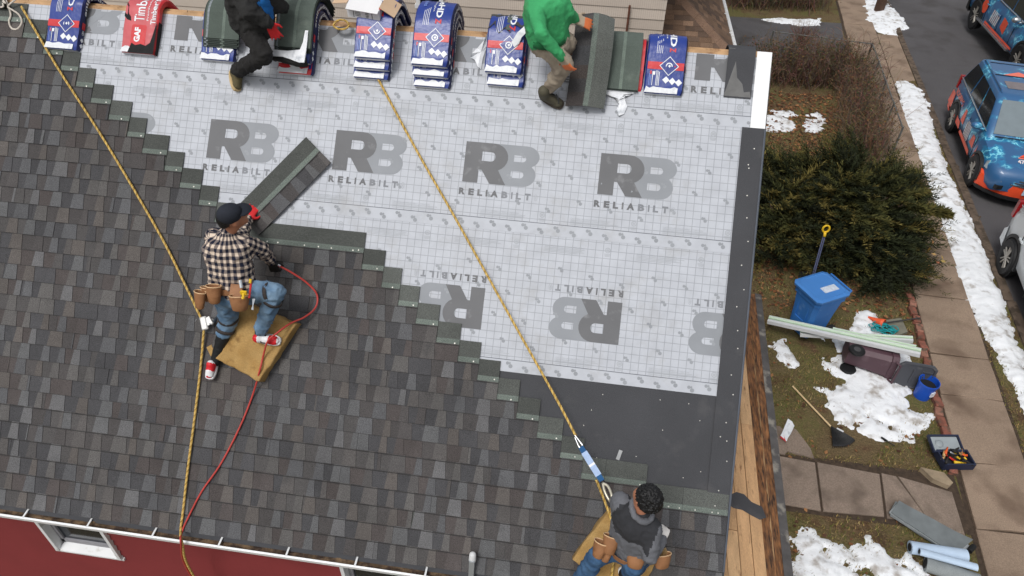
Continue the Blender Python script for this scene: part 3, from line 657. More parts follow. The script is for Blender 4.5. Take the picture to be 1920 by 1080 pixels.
# ------------------------------------------------------------------ shingle bundles saddled over the ridge
R0 = .1; LIFT = R0*(1/cT-1)+.012
RC = Vector((0, RV*cT, EAVE+RV*sT - R0/cT + LIFT))
def SG(v, hb): return -((RV-v)+(R0+hb)*TH-R0*math.tan(TH)+.055)     # arc position of a lower end at slope height v
def BMAP(uc, skew, hb):
    Rb = R0+hb; arcl = Rb*TH
    def f(t, sg, h):
        ph = max(-TH, min(TH, sg/Rb)); ex = abs(sg)-arcl
        y = (Rb+h)*math.sin(ph); z = (Rb+h)*math.cos(ph)
        if ex > 0:
            sn = 1 if sg > 0 else -1; y += sn*ex*math.cos(TH); z -= ex*math.sin(TH)
            dr = min(LIFT-.016, ex*.11); y -= sn*dr*math.sin(TH); z -= dr*math.cos(TH)
        return Vector((uc+t+skew*sg, RC.y+y, RC.z+z))
    return f
bluew = mat('wrap_blue', lin(40, 62, 140), .32, var=.18, scale=9, bump=.35, bscale=26, spec=.5); whitew = mat('wrap_white', lin(226, 229, 234), .35, var=.08, scale=12, bump=.5, bscale=30, dirt=(lin(178, 184, 192), 10, .55, .7))
redw = mat('wrap_red', lin(206, 52, 58), .35, var=.12, scale=9, bump=.3, bscale=26); navyw = mat('wrap_navy', lin(26, 34, 82), .35, var=.3, scale=14, bump=.4, bscale=30)
blackw = mat('shingle_edge_black', lin(34, 34, 36), .9, var=.3, scale=30, bump=.4, bscale=80); faded = mat('wrap_red_faded', lin(200, 92, 98), .4, var=.16, scale=12, bump=.3, bscale=20)
paleb = mat('print_pale_blue', lin(120, 146, 214), .4, var=0); printw = mat('print_white', lin(232, 235, 240), .4, var=0); yel = mat('print_yellow', lin(222, 180, 90), .4, var=.1)
graygr = mat('shingle_back', lin(88, 98, 92), .92, var=.14, scale=7, grain=.22, gscale=260, bump=.4, bscale=200, dirt=(lin(112, 122, 114), 5, .56, .72))
BW, BT = .337, .066
BGROUP = 'shingle bundles saddled on the ridge'
def bundle(px, py, hb, style, label, skew=0, th=BT, L=1.0, wd=BW, toph=None, parts=True):
    p = RF(px, py, hb+.02); sg0 = SG(p.y, hb); uc = p.x-skew*sg0; f = BMAP(uc, skew, hb); sg1 = sg0+L
    root = thing('shingle_bundle', label, 'shingle bundle', f(0, sg0, 0), BGROUP)
    rr = random.Random(int(px*7+hb*999)); seed = rr.uniform(0, 50)
    hw = wd/2; prof = [(-hw, .012, 0), (-hw, th*.5, 0), (-hw, th-.014, 0), (-hw+.012, th, 1), (-hw*.5, th+.002, 1), (0, th+.003, 1), (hw*.5, th+.002, 1), (hw-.012, th, 2), (hw, th-.014, 2), (hw, th*.5, 2), (hw, .012, 3), (hw-.01, 0, 3), (-hw+.01, 0, 0)]
    st = np.linspace(sg0, sg1, 40); mb = MB(); rings = []
    for i, s in enumerate(st):
        e = min(i, len(st)-1-i); k = (.93, .985, 1)[min(e, 2)]; kh = (.55, .92, 1)[min(e, 2)]
        rings.append([f(t*k+.003*fbm((s*9, j*.7, seed)), s, th*.5+(h-th*.5)*kh+.0035*fbm((s*7, j, seed+3))) for j, (t, h, m) in enumerate(prof)])
    n = len(prof); mb.rings(rings, True)
    top = {'blue': 0, 'red': 1, 'faded': 2}[style]
    fm = []
    for i in range(len(rings)-1):
        for j in range(n): fm.append(1 if j in (0, 1, 12) else (2 if j in (7, 8, 9, 10, 11) else 0))
    mb.mi = fm + [1, 1]
    body = obj('wrapper', mb, [(bluew, redw, faded)[top], whitew, navyw if style != 'faded' else redw], root, smooth=True, auto=True)
    H = th+.0045
    def dec(name, loops, m, k=0):
        q = MB()
        for lp in loops: q.add([f(t, sg0+s, H+k+.0035*fbm(((sg0+s)*7, 5, seed+3))) for t, s in lp], [tuple(range(len(lp)))])
        return obj(name, q, m, body)
    def strip(name, t0, t1, s0, s1, m, k=0, n=12, side=False):
        q = MB(); ss = np.linspace(s0, s1, n)
        def P(t, s): return f(hw+.004+k, sg0+s, t) if side else f(t, sg0+s, H+k+.0035*fbm(((sg0+s)*7, 5, seed+3)))
        q.add([P(t, s) for s in ss for t in (t0, t1)], [(2*i, 2*i+1, 2*i+3, 2*i+2) for i in range(n-1)])
        return obj(name, q, m, body)
    def words(name, txt, t0, t1, s0, s1, m, up=False, bold=.02, k=.0015, side=False):
        tv, tf, a = text2d(txt, bold); q = MB()
        def P(x, y):
            if up: t, s = t1+(t0-t1)*y, s0+(s1-s0)*x
            else: t, s = t0+(t1-t0)*y, s1+(s0-s1)*x
            return f(hw+.005, sg0+s, t) if side else f(t, sg0+s, H+k+.0035*fbm(((sg0+s)*7, 5, seed+3)))
        q.add([P(x, y) for x, y in tv], tf); return obj(name, q, m, body)
    # ragged white folded end
    rag = [(-hw+.004, .004), (hw*.7, .004)] + [(hw*.72-(hw*1.62)*i/9, .05+rr.uniform(-.008, .014)) for i in range(10)]
    dec('folded_end', [rag], whitew, .0005)
    if not parts: return root, body, f, sg0
    if style == 'blue':
        strip('red_band', -hw+.012, hw-.014, .205, .268, redw, .0006)
        D = lambda t, s, r: [(t-r, s), (t, s-r), (t+r, s), (t, s+r)]
        ct, cs = .028, .237
        dec('emblem', [D(ct, cs, .083)], printw, .0011); dec('emblem', [D(ct, cs, .075)], bluew, .0016)
        dec('emblem', [arc(ct, cs, .03, .03, 0, 340, 14)], printw, .002); dec('emblem', [arc(ct, cs, .02, .02, 0, 340, 10)], bluew, .0025); dec('emblem', [[(ct+.004, cs-.014), (ct+.014, cs), (ct+.004, cs+.014), (ct-.01, cs)]], printw, .003); dec('emblem', [arc(ct+.05, cs, .006, .006, 0, 330, 8)], redw, .002)
        for i in range(3): dec('white_diamond', [D(.012+i*.055, .118-.008*i, .031)], printw, .0011)
        words('lettering', 'timberlineHD', .016, .074, .4, .9, printw, bold=.03); words('lettering', 'Z', .018, .072, .355, .393, redw, bold=.05)
        words('lettering', 'Shingles', -.125, -.075, .5, .7, paleb, bold=.01); words('lettering', 'Laminated Shingles', -.02, 0, .45, .78, printw, bold=.0)
        for i, (t, l, m) in enumerate(((-.135, .1, paleb), (-.122, .13, paleb), (-.108, .12, printw), (-.075, .13, printw), (-.064, .125, printw), (-.052, .12, printw))): strip('fine_print', t, t+.005, .065, .065+l, m, .0012, 4)
        strip('fine_print', -.105, -.085, .155, .185, printw, .0013, 3); strip('fine_print', -.13, -.115, .16, .19, redw, .0013, 3)
        for i in range(4): strip('fine_print', -.09+.015*i, -.086+.015*i, .34, .46+.01*i, printw, .0012, 4)
        strip('side_band', .012, th-.014, .2, .262, redw, .001, 4, True); words('side_lettering', 'timberline', .014, th-.02, .33, .75, printw, side=True, bold=.02); words('side_lettering', 'HD', .018, th-.022, .15, .19, printw, side=True)
        for s in (.05, .1): 
            q = MB(); q.add([f(hw+.005, sg0+s+a*.022, th/2+b*.022) for a, b in ((-1, 0), (0, -1), (1, 0), (0, 1))], [(0, 1, 2, 3)]); obj('white_diamond', q, printw, body)
    elif style == 'faded':
        words('lettering', 'GAF', -.045, .015, .1, .235, printw, up=True, bold=.05); words('lettering', 'TimberTex', -.06, .04, .29, .66, printw, up=True, bold=.01)
        strip('red_panel', -.075, .07, .03, .26, redw, .0006)
        words('lettering', 'Premium Ridge Cap', .06, .085, .3, .7, printw, up=True, bold=0); words('lettering', 'TimberTex', .1, .15, .27, .55, printw, up=True, bold=.02)
        tear = [(-.09, -.002), (.165, -.002), (.166, .3), (.15, .24), (.135, .16), (.12, .1), (.08, .07), (.03, .085), (-.02, .07), (-.06, .09)]
        dec('torn_opening', [tear], blackw, .0018); strip('torn_opening', .0, th-.01, .0, .3, blackw, .001, 6, True)
        dec('torn_opening', [[(-.16, .33), (-.13, .3), (-.09, .29), (-.1, .33), (-.125, .36), (-.13, .42), (-.155, .44)]], blackw, .0018)
        for i in range(5): strip('shingle_edge', -.06, .16, .012+.011*i, .015+.011*i, mat('edge_grey', lin(62, 62, 64), .9), .0022, 3)
    elif style == 'red':
        q = MB(); pts = [(a, b) for r in (.06, .034) for a, b in arc(.0, .1, r, r, 0, 340, 16)]; q.add([f(t, sg0+s, H+.001) for t, s in pts], [(i, i+1, 18+i, 17+i) for i in range(16)]); obj('white_letter', q, printw, body)
        strip('blue_edge', hw-.04, hw-.016, 0.05, .9, bluew, .0008); words('side_lettering', 'timberline', .014, th-.02, .33, .75, printw, side=True)
    return root, body, f, sg0
bundle(120, 92, 0, 'blue', 'blue wrapped shingle bundle lying on finished shingles beside white rope loop', skew=.07)
bundle(262, 100, 0, 'faded', 'red wrapped bundle with torn corner showing black shingle edges', skew=.05)
bundle(411, 113, 0, 'blue', 'blue wrapped bundle under a stack of loose dark green shingles')
bundle(556, 138, 0, 'red', 'red wrapped bundle at the bottom beneath the torn open bundle')
bundle(552, 116, .07, 'blue', 'blue wrapped bundle between red bundle and loose green shingles')
for i, (y, t) in enumerate(((147, 'at the bottom of the stack under the white carton'), (129, 'in the middle of the stack under the white carton'), (110, 'on top of its stack with white carton resting on it'))): bundle(698+i*1, y, .07*i, 'blue', 'blue wrapped shingle bundle '+t)
for i, (y, t) in enumerate(((163, 'at the bottom of the tall untorn stack of three'), (143, 'in the middle of the tall untorn stack of three'), (123, 'on top of the tall untorn stack of three'))): bundle(811-i*2, y, .07*i, 'blue', 'blue wrapped shingle bundle '+t)
bundle(948, 161, 0, 'blue', 'blue wrapped bundle underneath the ripped open bundle beside green hoodie worker')
_, body7, f7, s7 = bundle(944, 137, .07, 'blue', 'ripped open blue bundle with dark shingles showing, beside green hoodie worker')
q = MB(); H7 = BT+.009
tear = [(-.165, .36), (-.12, .4), (-.07, .33), (-.02, .37), (.03, .34), (.07, .4), (.12, .38), (.166, .42), (.166, .66), (-.165, .66)]
for a, b in ((.36, .45), (.45, .55), (.55, .66)): pass
n = 10; q.add([f7(t, s7+s, H7) for t, s in tear[:8]] + [f7(.166-.331*i/7, s7+.5, H7) for i in range(8)] + [f7(.166-.331*i/7, s7+.6, H7) for i in range(8)] + [f7(.166-.331*i/7, s7+.72, H7) for i in range(8)], [(0, 1, 14, 15), (1, 2, 13, 14), (2, 3, 12, 13), (3, 4, 11, 12), (4, 5, 10, 11), (5, 6, 9, 10), (6, 7, 8, 9)] + [(8+i, 9+i, 17+i, 16+i) for i in range(7)] + [(16+i, 17+i, 25+i, 24+i) for i in range(7)])
obj('torn_opening', q, mat('dark_shingle', lin(70, 70, 70), .95, var=.2, scale=8, grain=.3, gscale=250), body7)
q = MB(); q.add([f7(t, s7+s, H7+.002) for s in (.36, .46, .56, .7) for t in (-.01, .03)], [(2*i, 2*i+1, 2*i+3, 2*i+2) for i in range(3)]); obj('nail_strip', q, graygr, body7)
def scrap(name, pts, w, m, label, cat, parent=None, amp=.03, sub=5, seed=1, th=.002):
    """crumpled plastic: a fan of the outline displaced by noise; pts are pixels"""
    P = [RF(x, y, w) for x, y in pts]; c = sum(P, Vector())/len(P); q = MB(RM.copy()); n = len(P); R = []
    for k in range(sub+1):
        a = k/sub
        R.append([Vector((*(c.lerp(p, a)).xy, w+max(0, amp*(.6+fbm((p.x*14+k*.6, p.y*14, seed), 1, 3))*(1-.3*a)))) for p in P])
    q.rings(R, False); return obj(name, q, m, parent, smooth=True, label=label, cat=cat)
shred = [(930, 70), (915, 60), (908, 75), (895, 90), (885, 100), (882, 108), (890, 112), (896, 125), (902, 130), (905, 110), (912, 90)]
P = [RX(x, y, .1) for x, y in shred]
q = MB(RM.copy()); pts = [RF(x, y, .02+.1*max(0, (1-i/10))*((i*37) % 5)/5) for i, (x, y) in enumerate(shred)]; c = sum(pts, Vector())/len(pts); q.add([c]+pts, [(0, i+1, (i+1) % len(pts)+1) for i in range(len(pts))]); obj('torn_wrapper', q, whitew, body7)
q = MB(); q.add([f7(t, s7+s, H7+h) for t, s, h in ((.05, .26, .004), (.1, .34, .03), (.165, .38, .05), (.175, .33, .05), (.14, .3, .03), (.12, .25, .012), (.08, .22, .004))], [tuple(range(7))]); obj('torn_wrapper', q, whitew, body7)
# loose strips taken out of their wrappers: each sheet is its own shingle
def sheet_on_ridge(px, py, hb, L, wd, skew, m, label, group, name='loose_shingle', th=.005, curl=0, nm=24, par=None):
    p = RF(px, py, hb); sg0 = SG(p.y, hb); uc = p.x-skew*sg0; f = BMAP(uc, skew, hb); mb = MB(); st = np.linspace(sg0, sg0+L, nm)
    mb.rings([[f(-wd/2, s, 0), f(wd/2, s, 0), f(wd/2, s, th), f(-wd/2, s, th)] for s in st], True)
    o = obj(name, mb, m, None, label=label, cat='shingle', group=group)
    q = MB(); q.add([f(t, s, th+.0012) for s in st for t in (-wd/2+.015, -wd/2+.035)], [(2*i, 2*i+1, 2*i+3, 2*i+2) for i in range(nm-1)]); obj('sealant_strip', q, mat('seal', lin(128, 136, 140), .7, var=.4, scale=60), o)
    q = MB(); q.add([f(t, s, th+.001) for s in st for t in (0, .028)], [(2*i, 2*i+1, 2*i+3, 2*i+2) for i in range(nm-1)]); obj('nail_strip', q, mat('nail_zone', lin(106, 118, 110), .9, var=.2, scale=20, grain=.2, gscale=200), o)
    return o
darkgreen = mat('shingle_back_dark', lin(62, 70, 66), .9, var=.16, scale=7, grain=.2, gscale=260, bump=.3, bscale=200)
for i in range(6): sheet_on_ridge(414+(i % 2)*3, 87-i*3.2, .078+.009*i, .9, .33, 0, darkgreen if i < 5 else mat('shingle_back_mid', lin(82, 92, 86), .9, var=.14, scale=7, grain=.2, gscale=260), ('topmost' if i == 5 else 'buried')+' loose dark green shingle in the stack beside black hoodie worker', 'loose shingles beside black hoodie worker')
for i in range(7): sheet_on_ridge(549+(i % 2)*2, 96-i*1.6, .145+.009*i, .92, .335, 0, graygr if i == 6 else darkgreen, ('topmost' if i == 6 else 'buried')+' loose green shingle in the open bundle under red glove', 'loose shingles under the red glove')
q = MB(RM.copy()); e = [RF(x, y-5, .235) for x, y in ((497, 98), (492, 107), (505, 109), (530, 111), (545, 116), (560, 122), (570, 122), (572, 112), (575, 90), (578, 62), (572, 62), (568, 84), (562, 98), (540, 100), (515, 98))]
c = e[7]; q.add(e, [tuple(range(len(e)))]); q.add([p+Vector((0, 0, -.012)) for p in e], [tuple(range(len(e)))[::-1]]); obj('torn_wrapper', q, whitew, None, label='torn white plastic hanging below the loose green shingles', cat='plastic')
for i in range(5): sheet_on_ridge(1160, 167-i*.8, .03+.009*i, .72, .335, 0, graygr, ('topmost' if i == 4 else 'buried')+' loose grey green shingle between green hoodie worker and blue bundle', 'loose shingles beside green hoodie worker')
bundle(1168, 172, -.03, 'red', 'flattened red and white wrapper under loose grey green shingles', th=.05, parts=False)
scrap('plastic_scrap', [(1128, 172), (1150, 166), (1190, 168), (1188, 176), (1170, 178), (1172, 190), (1176, 200), (1170, 214), (1160, 218), (1156, 206), (1160, 195), (1150, 182), (1135, 178)], .021, whitew, 'crumpled white plastic wrapper hanging below loose grey green shingles', 'plastic', amp=.02, seed=4)
bundle(1242, 176, 0, 'blue', 'blue wrapped bundle alone beside the bare ridge opening')
# dark membrane strip over the ridge at the rake
pm = RF(1381, 190, .012); f = BMAP(pm.x+.0, 0, 0.012); s0 = pm.y-RV; mb = MB(); st = np.linspace(s0, s0+.8, 26)
mb.rings([[f(-.115, s, .004), f(.115, s, .004), f(.115, s, .013), f(-.115, s, .013)] for s in st], True)
ms = obj('membrane_strip', mb, memb, label='dark grey membrane strip draped over the ridge at rake end', cat='membrane strip')
q = MB(); q.add([f(t, s0+s, .0145) for t, s in ((-.113, .01), (.113, .01), (.1, .06), (.05, .05), (.03, .12), (-.02, .17), (-.045, .3), (-.06, .42), (-.113, .42))], [tuple(range(9))]); obj('worn_patch', q, mat('patch_grey', lin(112, 112, 112), .9, var=.15, scale=20), ms)
# white carton and its flap on the third stack
C0 = RF(682, 36, .24); M = RM @ Matrix.Translation(C0) @ Matrix.Rotation(-.1, 4, 'Z') @ Matrix.Rotation(-.6, 4, 'X')
carton = thing('carton', 'open white cardboard carton resting on blue bundles', 'carton', M.translation)
cb = mat('carton_white', lin(228, 228, 230), .6, var=.06, scale=8); ct_ = mat('cardboard', lin(208, 178, 148), .8, var=.1, scale=8)
q = MB(M); q.box((0, .01, .05), (.3, .012, .11)); q.box((0, .25, .05), (.3, .012, .11)); q.box((-.145, .13, .05), (.012, .228, .11)); q.box((.145, .13, .05), (.012, .228, .11)); q.box((0, .13, 0), (.28, .228, .01)); obj('box_body', q, cb, carton)
q = MB(M); q.box((0, .045, .112), (.29, .16, .006), Matrix.Rotation(.25, 3, 'X')); obj('lid_flap', q, cb, carton)
q = MB(M); q.box((.21, .13, .085), (.15, .21, .006), Matrix.Rotation(.5, 3, 'Y')); obj('side_flap', q, ct_, carton); q = MB(M); q.box((.152, .13, .108), (.02, .215, .008)); obj('red_edge', q, redw, carton)
q = MB(M); q.box((-.22, .13, .1), (.14, .21, .006), Matrix.Rotation(-.2, 3, 'Y')); obj('side_flap', q, ct_, carton)
q = MB(M); q.box((-.09, .003, .05), (.005, .002, .09)); q.box((.08, .003, .045), (.005, .002, .09))
for i in range(5): q.box((-.05, .003, .08-.014*i), (.05, .002, .004)); q.box((.035, .003, .075-.014*i), (.04*(1-.1*i), .002, .005))
obj('printed_label', q, mat('ink', (.05, .05, .05), .7), carton)
# ------------------------------------------------------------------ people
def remesh(name, mb, voxel, mats, parent, segs=None, wrinkle=0, wsc=14, sm=3, uvbones=None, seed=0, label=None, region=None):
    """union of the builder's closed shapes as one continuous smooth skin"""
    me = bpy.data.meshes.new('t'); me.from_pydata(mb.v, [], mb.f); o = bpy.data.objects.new('t', me); COL.objects.link(o)
    md = o.modifiers.new('r', 'REMESH'); md.mode = 'VOXEL'; md.voxel_size = voxel
    bpy.context.view_layer.update(); e = o.evaluated_get(bpy.context.evaluated_depsgraph_get()); m2 = bpy.data.meshes.new_from_object(e)
    bpy.data.objects.remove(o); bpy.data.meshes.remove(me)
    bm = bmesh.new(); bm.from_mesh(m2); bpy.data.meshes.remove(m2)
    for _ in range(sm): bmesh.ops.smooth_vert(bm, verts=bm.verts, factor=.5, use_axis_x=True, use_axis_y=True, use_axis_z=True)
    if wrinkle:
        bm.normal_update()
        for v in bm.verts:
            p = v.co+Vector((seed, 0, 0)); wv = Vector((fbm(p, 5, 2), fbm(p+Vector((9, 0, 0)), 5, 2), fbm(p+Vector((0, 9, 0)), 5, 2)))*.05
            a = noise.noise((p+wv)*wsc*.75); b = noise.noise((p+wv+Vector((3, 3, 3)))*wsc*1.7); r1 = 1-min(1, abs(a)*2.6); r2 = 1-min(1, abs(b)*2.6)
            v.co += v.normal*wrinkle*(1.5*r1*r1+.75*r2*r2-.7)
    out = MB(); out.v = [tuple(v.co) for v in bm.verts]; out.f = [[v.index for v in f.verts] for f in bm.faces]; out.mi = [0]*len(out.f); out.c = [(1, 1, 1)]*len(out.f)
    if region: out.mi = [region(f.calc_center_median()) for f in bm.faces]
    bm.free(); r = obj(name, out, mats, parent, smooth=True, label=label)
    if uvbones:
        uv = r.data.uv_layers.new(name='UVMap'); arr = np.zeros((len(r.data.loops), 2), np.float32)
        for p in r.data.polygons:
            c = Vector(out.v[out.f[p.index][0]]); best = None
            c = sum((Vector(out.v[i]) for i in out.f[p.index]), Vector())/len(out.f[p.index])
            for k, (a, b, rr_, ref) in enumerate(uvbones):
                ab = b-a; t = max(0, min(1, (c-a).dot(ab)/ab.length_squared)); d = (c-a-ab*t).length/rr_
                if best is None or d < best[0]: best = (d, k)
            a, b, rr_, ref = uvbones[best[1]]; ax = (b-a).normalized(); x = (ref-ax*ref.dot(ax)).normalized(); y = ax.cross(x)
            rc = c-a; a0 = math.atan2(rc.dot(y), rc.dot(x))
            for li in p.loop_indices:
                q = Vector(out.v[r.data.loops[li].vertex_index])-a; an = math.atan2(q.dot(y), q.dot(x))
                while an-a0 > pi: an -= 2*pi
                while an-a0 < -pi: an += 2*pi
                arr[li] = (an*rr_, q.dot(ax))
        uv.data.foreach_set('uv', arr.ravel())
    return r
skin = mat('skin', lin(172, 118, 92), .6, var=.06, scale=9, spec=.3); skin.node_tree.nodes['Principled BSDF'].inputs['Subsurface Weight'].default_value = .0
hairm = mat('black_hair', (.008, .008, .009), .5, var=.4, scale=30, bump=.9, bscale=70)
denim = mat('denim', lin(92, 122, 152), .9, var=.22, scale=9, bump=.5, bscale=25, col2=lin(116, 142, 166), grain=.12, gscale=500)
denim2 = mat('denim_dark', lin(48, 78, 112), .9, var=.25, scale=9, bump=.5, bscale=25, col2=lin(66, 98, 132), grain=.12, gscale=500)
leather = mat('tan_leather', lin(150, 106, 72), .6, var=.25, scale=9, bump=.3, bscale=60, dirt=(lin(120, 78, 48), 9, .54, .7)); stitch = mat('stitch', lin(214, 178, 138), .7, var=.1)
rubber = mat('black_rubber', lin(24, 25, 27), .6, var=.2, scale=20, bump=.3); navycap = mat('navy_cap', lin(34, 38, 48), .85, var=.15, scale=20, bump=.2, bscale=200)
foam = mat('foam', lin(176, 144, 92), .97, var=.16, scale=7, bump=.9, bscale=26, col2=lin(164, 130, 78), dirt=(lin(128, 98, 58), 9, .62, .74), grain=.14, gscale=120)
def plaid():
    m = bpy.data.materials.new('plaid'); m.use_nodes = True; t = m.node_tree; bs = t.nodes['Principled BSDF']; N = t.nodes.new; L = t.links.new
    uv = N('ShaderNodeUVMap'); uv.uv_map = 'UVMap'; sp = N('ShaderNodeSeparateXYZ'); L(uv.outputs[0], sp.inputs[0])
    def band(c, ph):
        a = N('ShaderNodeMath'); a.operation = 'MULTIPLY'; L(c, a.inputs[0]); a.inputs[1].default_value = 2*pi/.058
        s = N('ShaderNodeMath'); s.operation = 'SINE'; L(a.outputs[0], s.inputs[0])
        r = N('ShaderNodeMapRange'); r.inputs[1].default_value = -.45; r.inputs[2].default_value = .25; L(s.outputs[0], r.inputs[0]); return r.outputs[0]
    A, B = band(sp.outputs['X'], 0), band(sp.outputs['Y'], 0)
    su = N('ShaderNodeMath'); su.operation = 'ADD'; L(A, su.inputs[0]); L(B, su.inputs[1]); hf = N('ShaderNodeMath'); hf.operation = 'MULTIPLY'; hf.inputs[1].default_value = .5; L(su.outputs[0], hf.inputs[0])
    cr = N('ShaderNodeValToRGB'); cr.color_ramp.elements[0].color = (*lin(222, 204, 186), 1); cr.color_ramp.elements[1].color = (*lin(32, 36, 52), 1)
    e = cr.color_ramp.elements.new(.5); e.color = (*lin(126, 116, 112), 1); L(hf.outputs[0], cr.inputs[0]); L(cr.outputs[0], bs.inputs['Base Color']); bs.inputs['Roughness'].default_value = .95; bs.inputs['Specular IOR Level'].default_value = .1
    return m
plaidm = plaid()
def hand(mb, wrist, tip, normal, spread=.5, curl=.5, s=1.0, thumb=1):
    """palm with four fingers of different length and a thumb; all closed shapes for the remesh"""
    w, d = Vector(wrist), (Vector(tip)-Vector(wrist)); ln = .185*s; d.normalize(); n = Vector(normal); n = (n-d*n.dot(d)).normalized(); x = d.cross(n)
    pc = w+d*.05*s
    for k in range(4):
        o = (k-1.5)*.021*s; mb.capsule(w+x*o*.6+d*.005, .015*s, w+d*.085*s+x*o, .0125*s, 8)
    for k, l in enumerate((.068, .08, .075, .06)):
        o = (k-1.5)*.022*s; a = spread*(k-1.5)*.16; dd = (d+x*a).normalized(); b = w+d*.088*s+x*o; P = [b]
        for j, f in enumerate((.45, .32, .23)):
            ang = curl*(j+.4)*.55; P.append(P[-1]+(dd*math.cos(ang)-n*math.sin(ang))*l*f*s)
        for j in range(3): mb.capsule(P[j], (.0105-.001*j)*s, P[j+1], (.0098-.001*j)*s, 8)
    b = w+d*.025*s+x*thumb*.03*s; m1 = b+(d*.6+x*thumb*.8-n*.15).normalized()*.042*s; m2 = m1+(d*.9+x*thumb*.35-n*.3*curl).normalized()*.033*s
    mb.capsule(b, .0145*s, m1, .0115*s, 8); mb.capsule(m1, .0115*s, m2, .009*s, 8)
def shoe(par, heel, toe, up, s, mats, name='shoe', boot=False, label=None):
    heel, toe, up = Vector(heel), Vector(toe), Vector(up); d = (toe-heel); L = d.length; d.normalize(); up = (up-d*up.dot(d)).normalized(); x = d.cross(up)
    M = Matrix((( x.x, d.x, up.x, heel.x), (x.y, d.y, up.y, heel.y), (x.z, d.z, up.z, heel.z), (0, 0, 0, 1)))
    wd = lambda t: .036+.014*math.sin(min(1, t*1.25)*pi*.9)*1.0
    q = MB(M); R = []
    outl = []
    for i in range(20):
        a = 2*pi*i/20; t = (1-math.cos(a))/2; sgn = 1 if a < pi else -1; ww = .05*s*(abs(math.sin(a))**.55)*(.8+.25*t); outl.append((sgn*ww, t*L))
    q.rings([[(x_*k, y_*1.0+(1-k)*0, z) for x_, y_ in outl] for z, k in ((0, .95), (.008, 1), (.024, .98), (.026, .9))], True); o1 = obj('sole', q, mats[1], par, smooth=True, auto=True)
    q = MB(M); hh = .115 if boot else .07
    q.capsule((0, .045, .05), .04*s, (0, L*.6, .048), .04*s, 12); q.ellip((0, L*.74, .036), (.043*s, L*.25, .03), 12); q.capsule((0, .05, .05), .042*s, (0, .055, hh), .042*s, 12)
    if boot: q.capsule((0, .05, .05), .047*s, (0, .05, .16), .05*s, 12); q.capsule((0, .05, .1), .045*s, (0, L*.55, .055), .04*s, 12)
    u = remesh(name, q, .011, [mats[0]] + list(mats[2:]), par, sm=2, label=label, region=(lambda c: mats_region(M, c, L)) if len(mats) > 2 else None); o1.parent = u
    return u
def mats_region(M, c, L):
    p = M.inverted() @ Vector(c); t = p.y/L
    return 1 if (t < .26 or .62 < t < .9) else (2 if .38 < t < .55 and abs(p.x) > .025 else 0)
def band(mb, p, ax, r, w, sq=1):
    ax = Vector(ax).normalized(); p = Vector(p); mb.lathe([(r, -w/2), (r+.004, -w/2), (r+.004, w/2), (r, w/2), (r, -w/2)], 16, p, ax)
def chainbones(J, C): return [(J[a], J[b]) for a, b in C]
def pouch(par, p, out, down, w, h, d, flare=1.08, stuff=None, name='tool_pouch'):
    """open leather pocket: rounded wall, rim and dark inside"""
    p, out, down = Vector(p), Vector(out).normalized(), Vector(down); down = (down-out*down.dot(out)).normalized(); x = out.cross(down)
    M = Matrix(((x.x, out.x, -down.x, p.x), (x.y, out.y, -down.y, p.y), (x.z, out.z, -down.z, p.z), (0, 0, 0, 1)))
    q = MB(M); R = []
    for z, k in ((-h, .55), (-h*.93, .75), (-h*.5, .95), (0, flare)):
        R.append([(w/2*k*math.cos(a), d*.5+d/2*k*math.sin(a)*1.0+.0, z) for a in np.linspace(0, 2*pi, 17)[:-1]])
    q.rings(R, False); q.add(R[0], [tuple(range(15, -1, -1))])
    inn = [[(x_*.93, (y_-d*.5)*.93+d*.5, z) for x_, y_, z in r] for r in R[::-1]]; q.rings(inn[:3], False); q.add(inn[2], [tuple(range(16))])
    o = obj(name, q, leather, par, smooth=True, auto=True)
    q = MB(M); q.tube([(w/2*flare*.97*math.cos(a), d*.5+d/2*flare*.97*math.sin(a), 0) for a in np.linspace(0, 2*pi, 19)], .0045, 6, False); obj('rim', q, stitch, o, smooth=True)
    return o, M
def lerp(a, b, t): return a+(b-a)*t
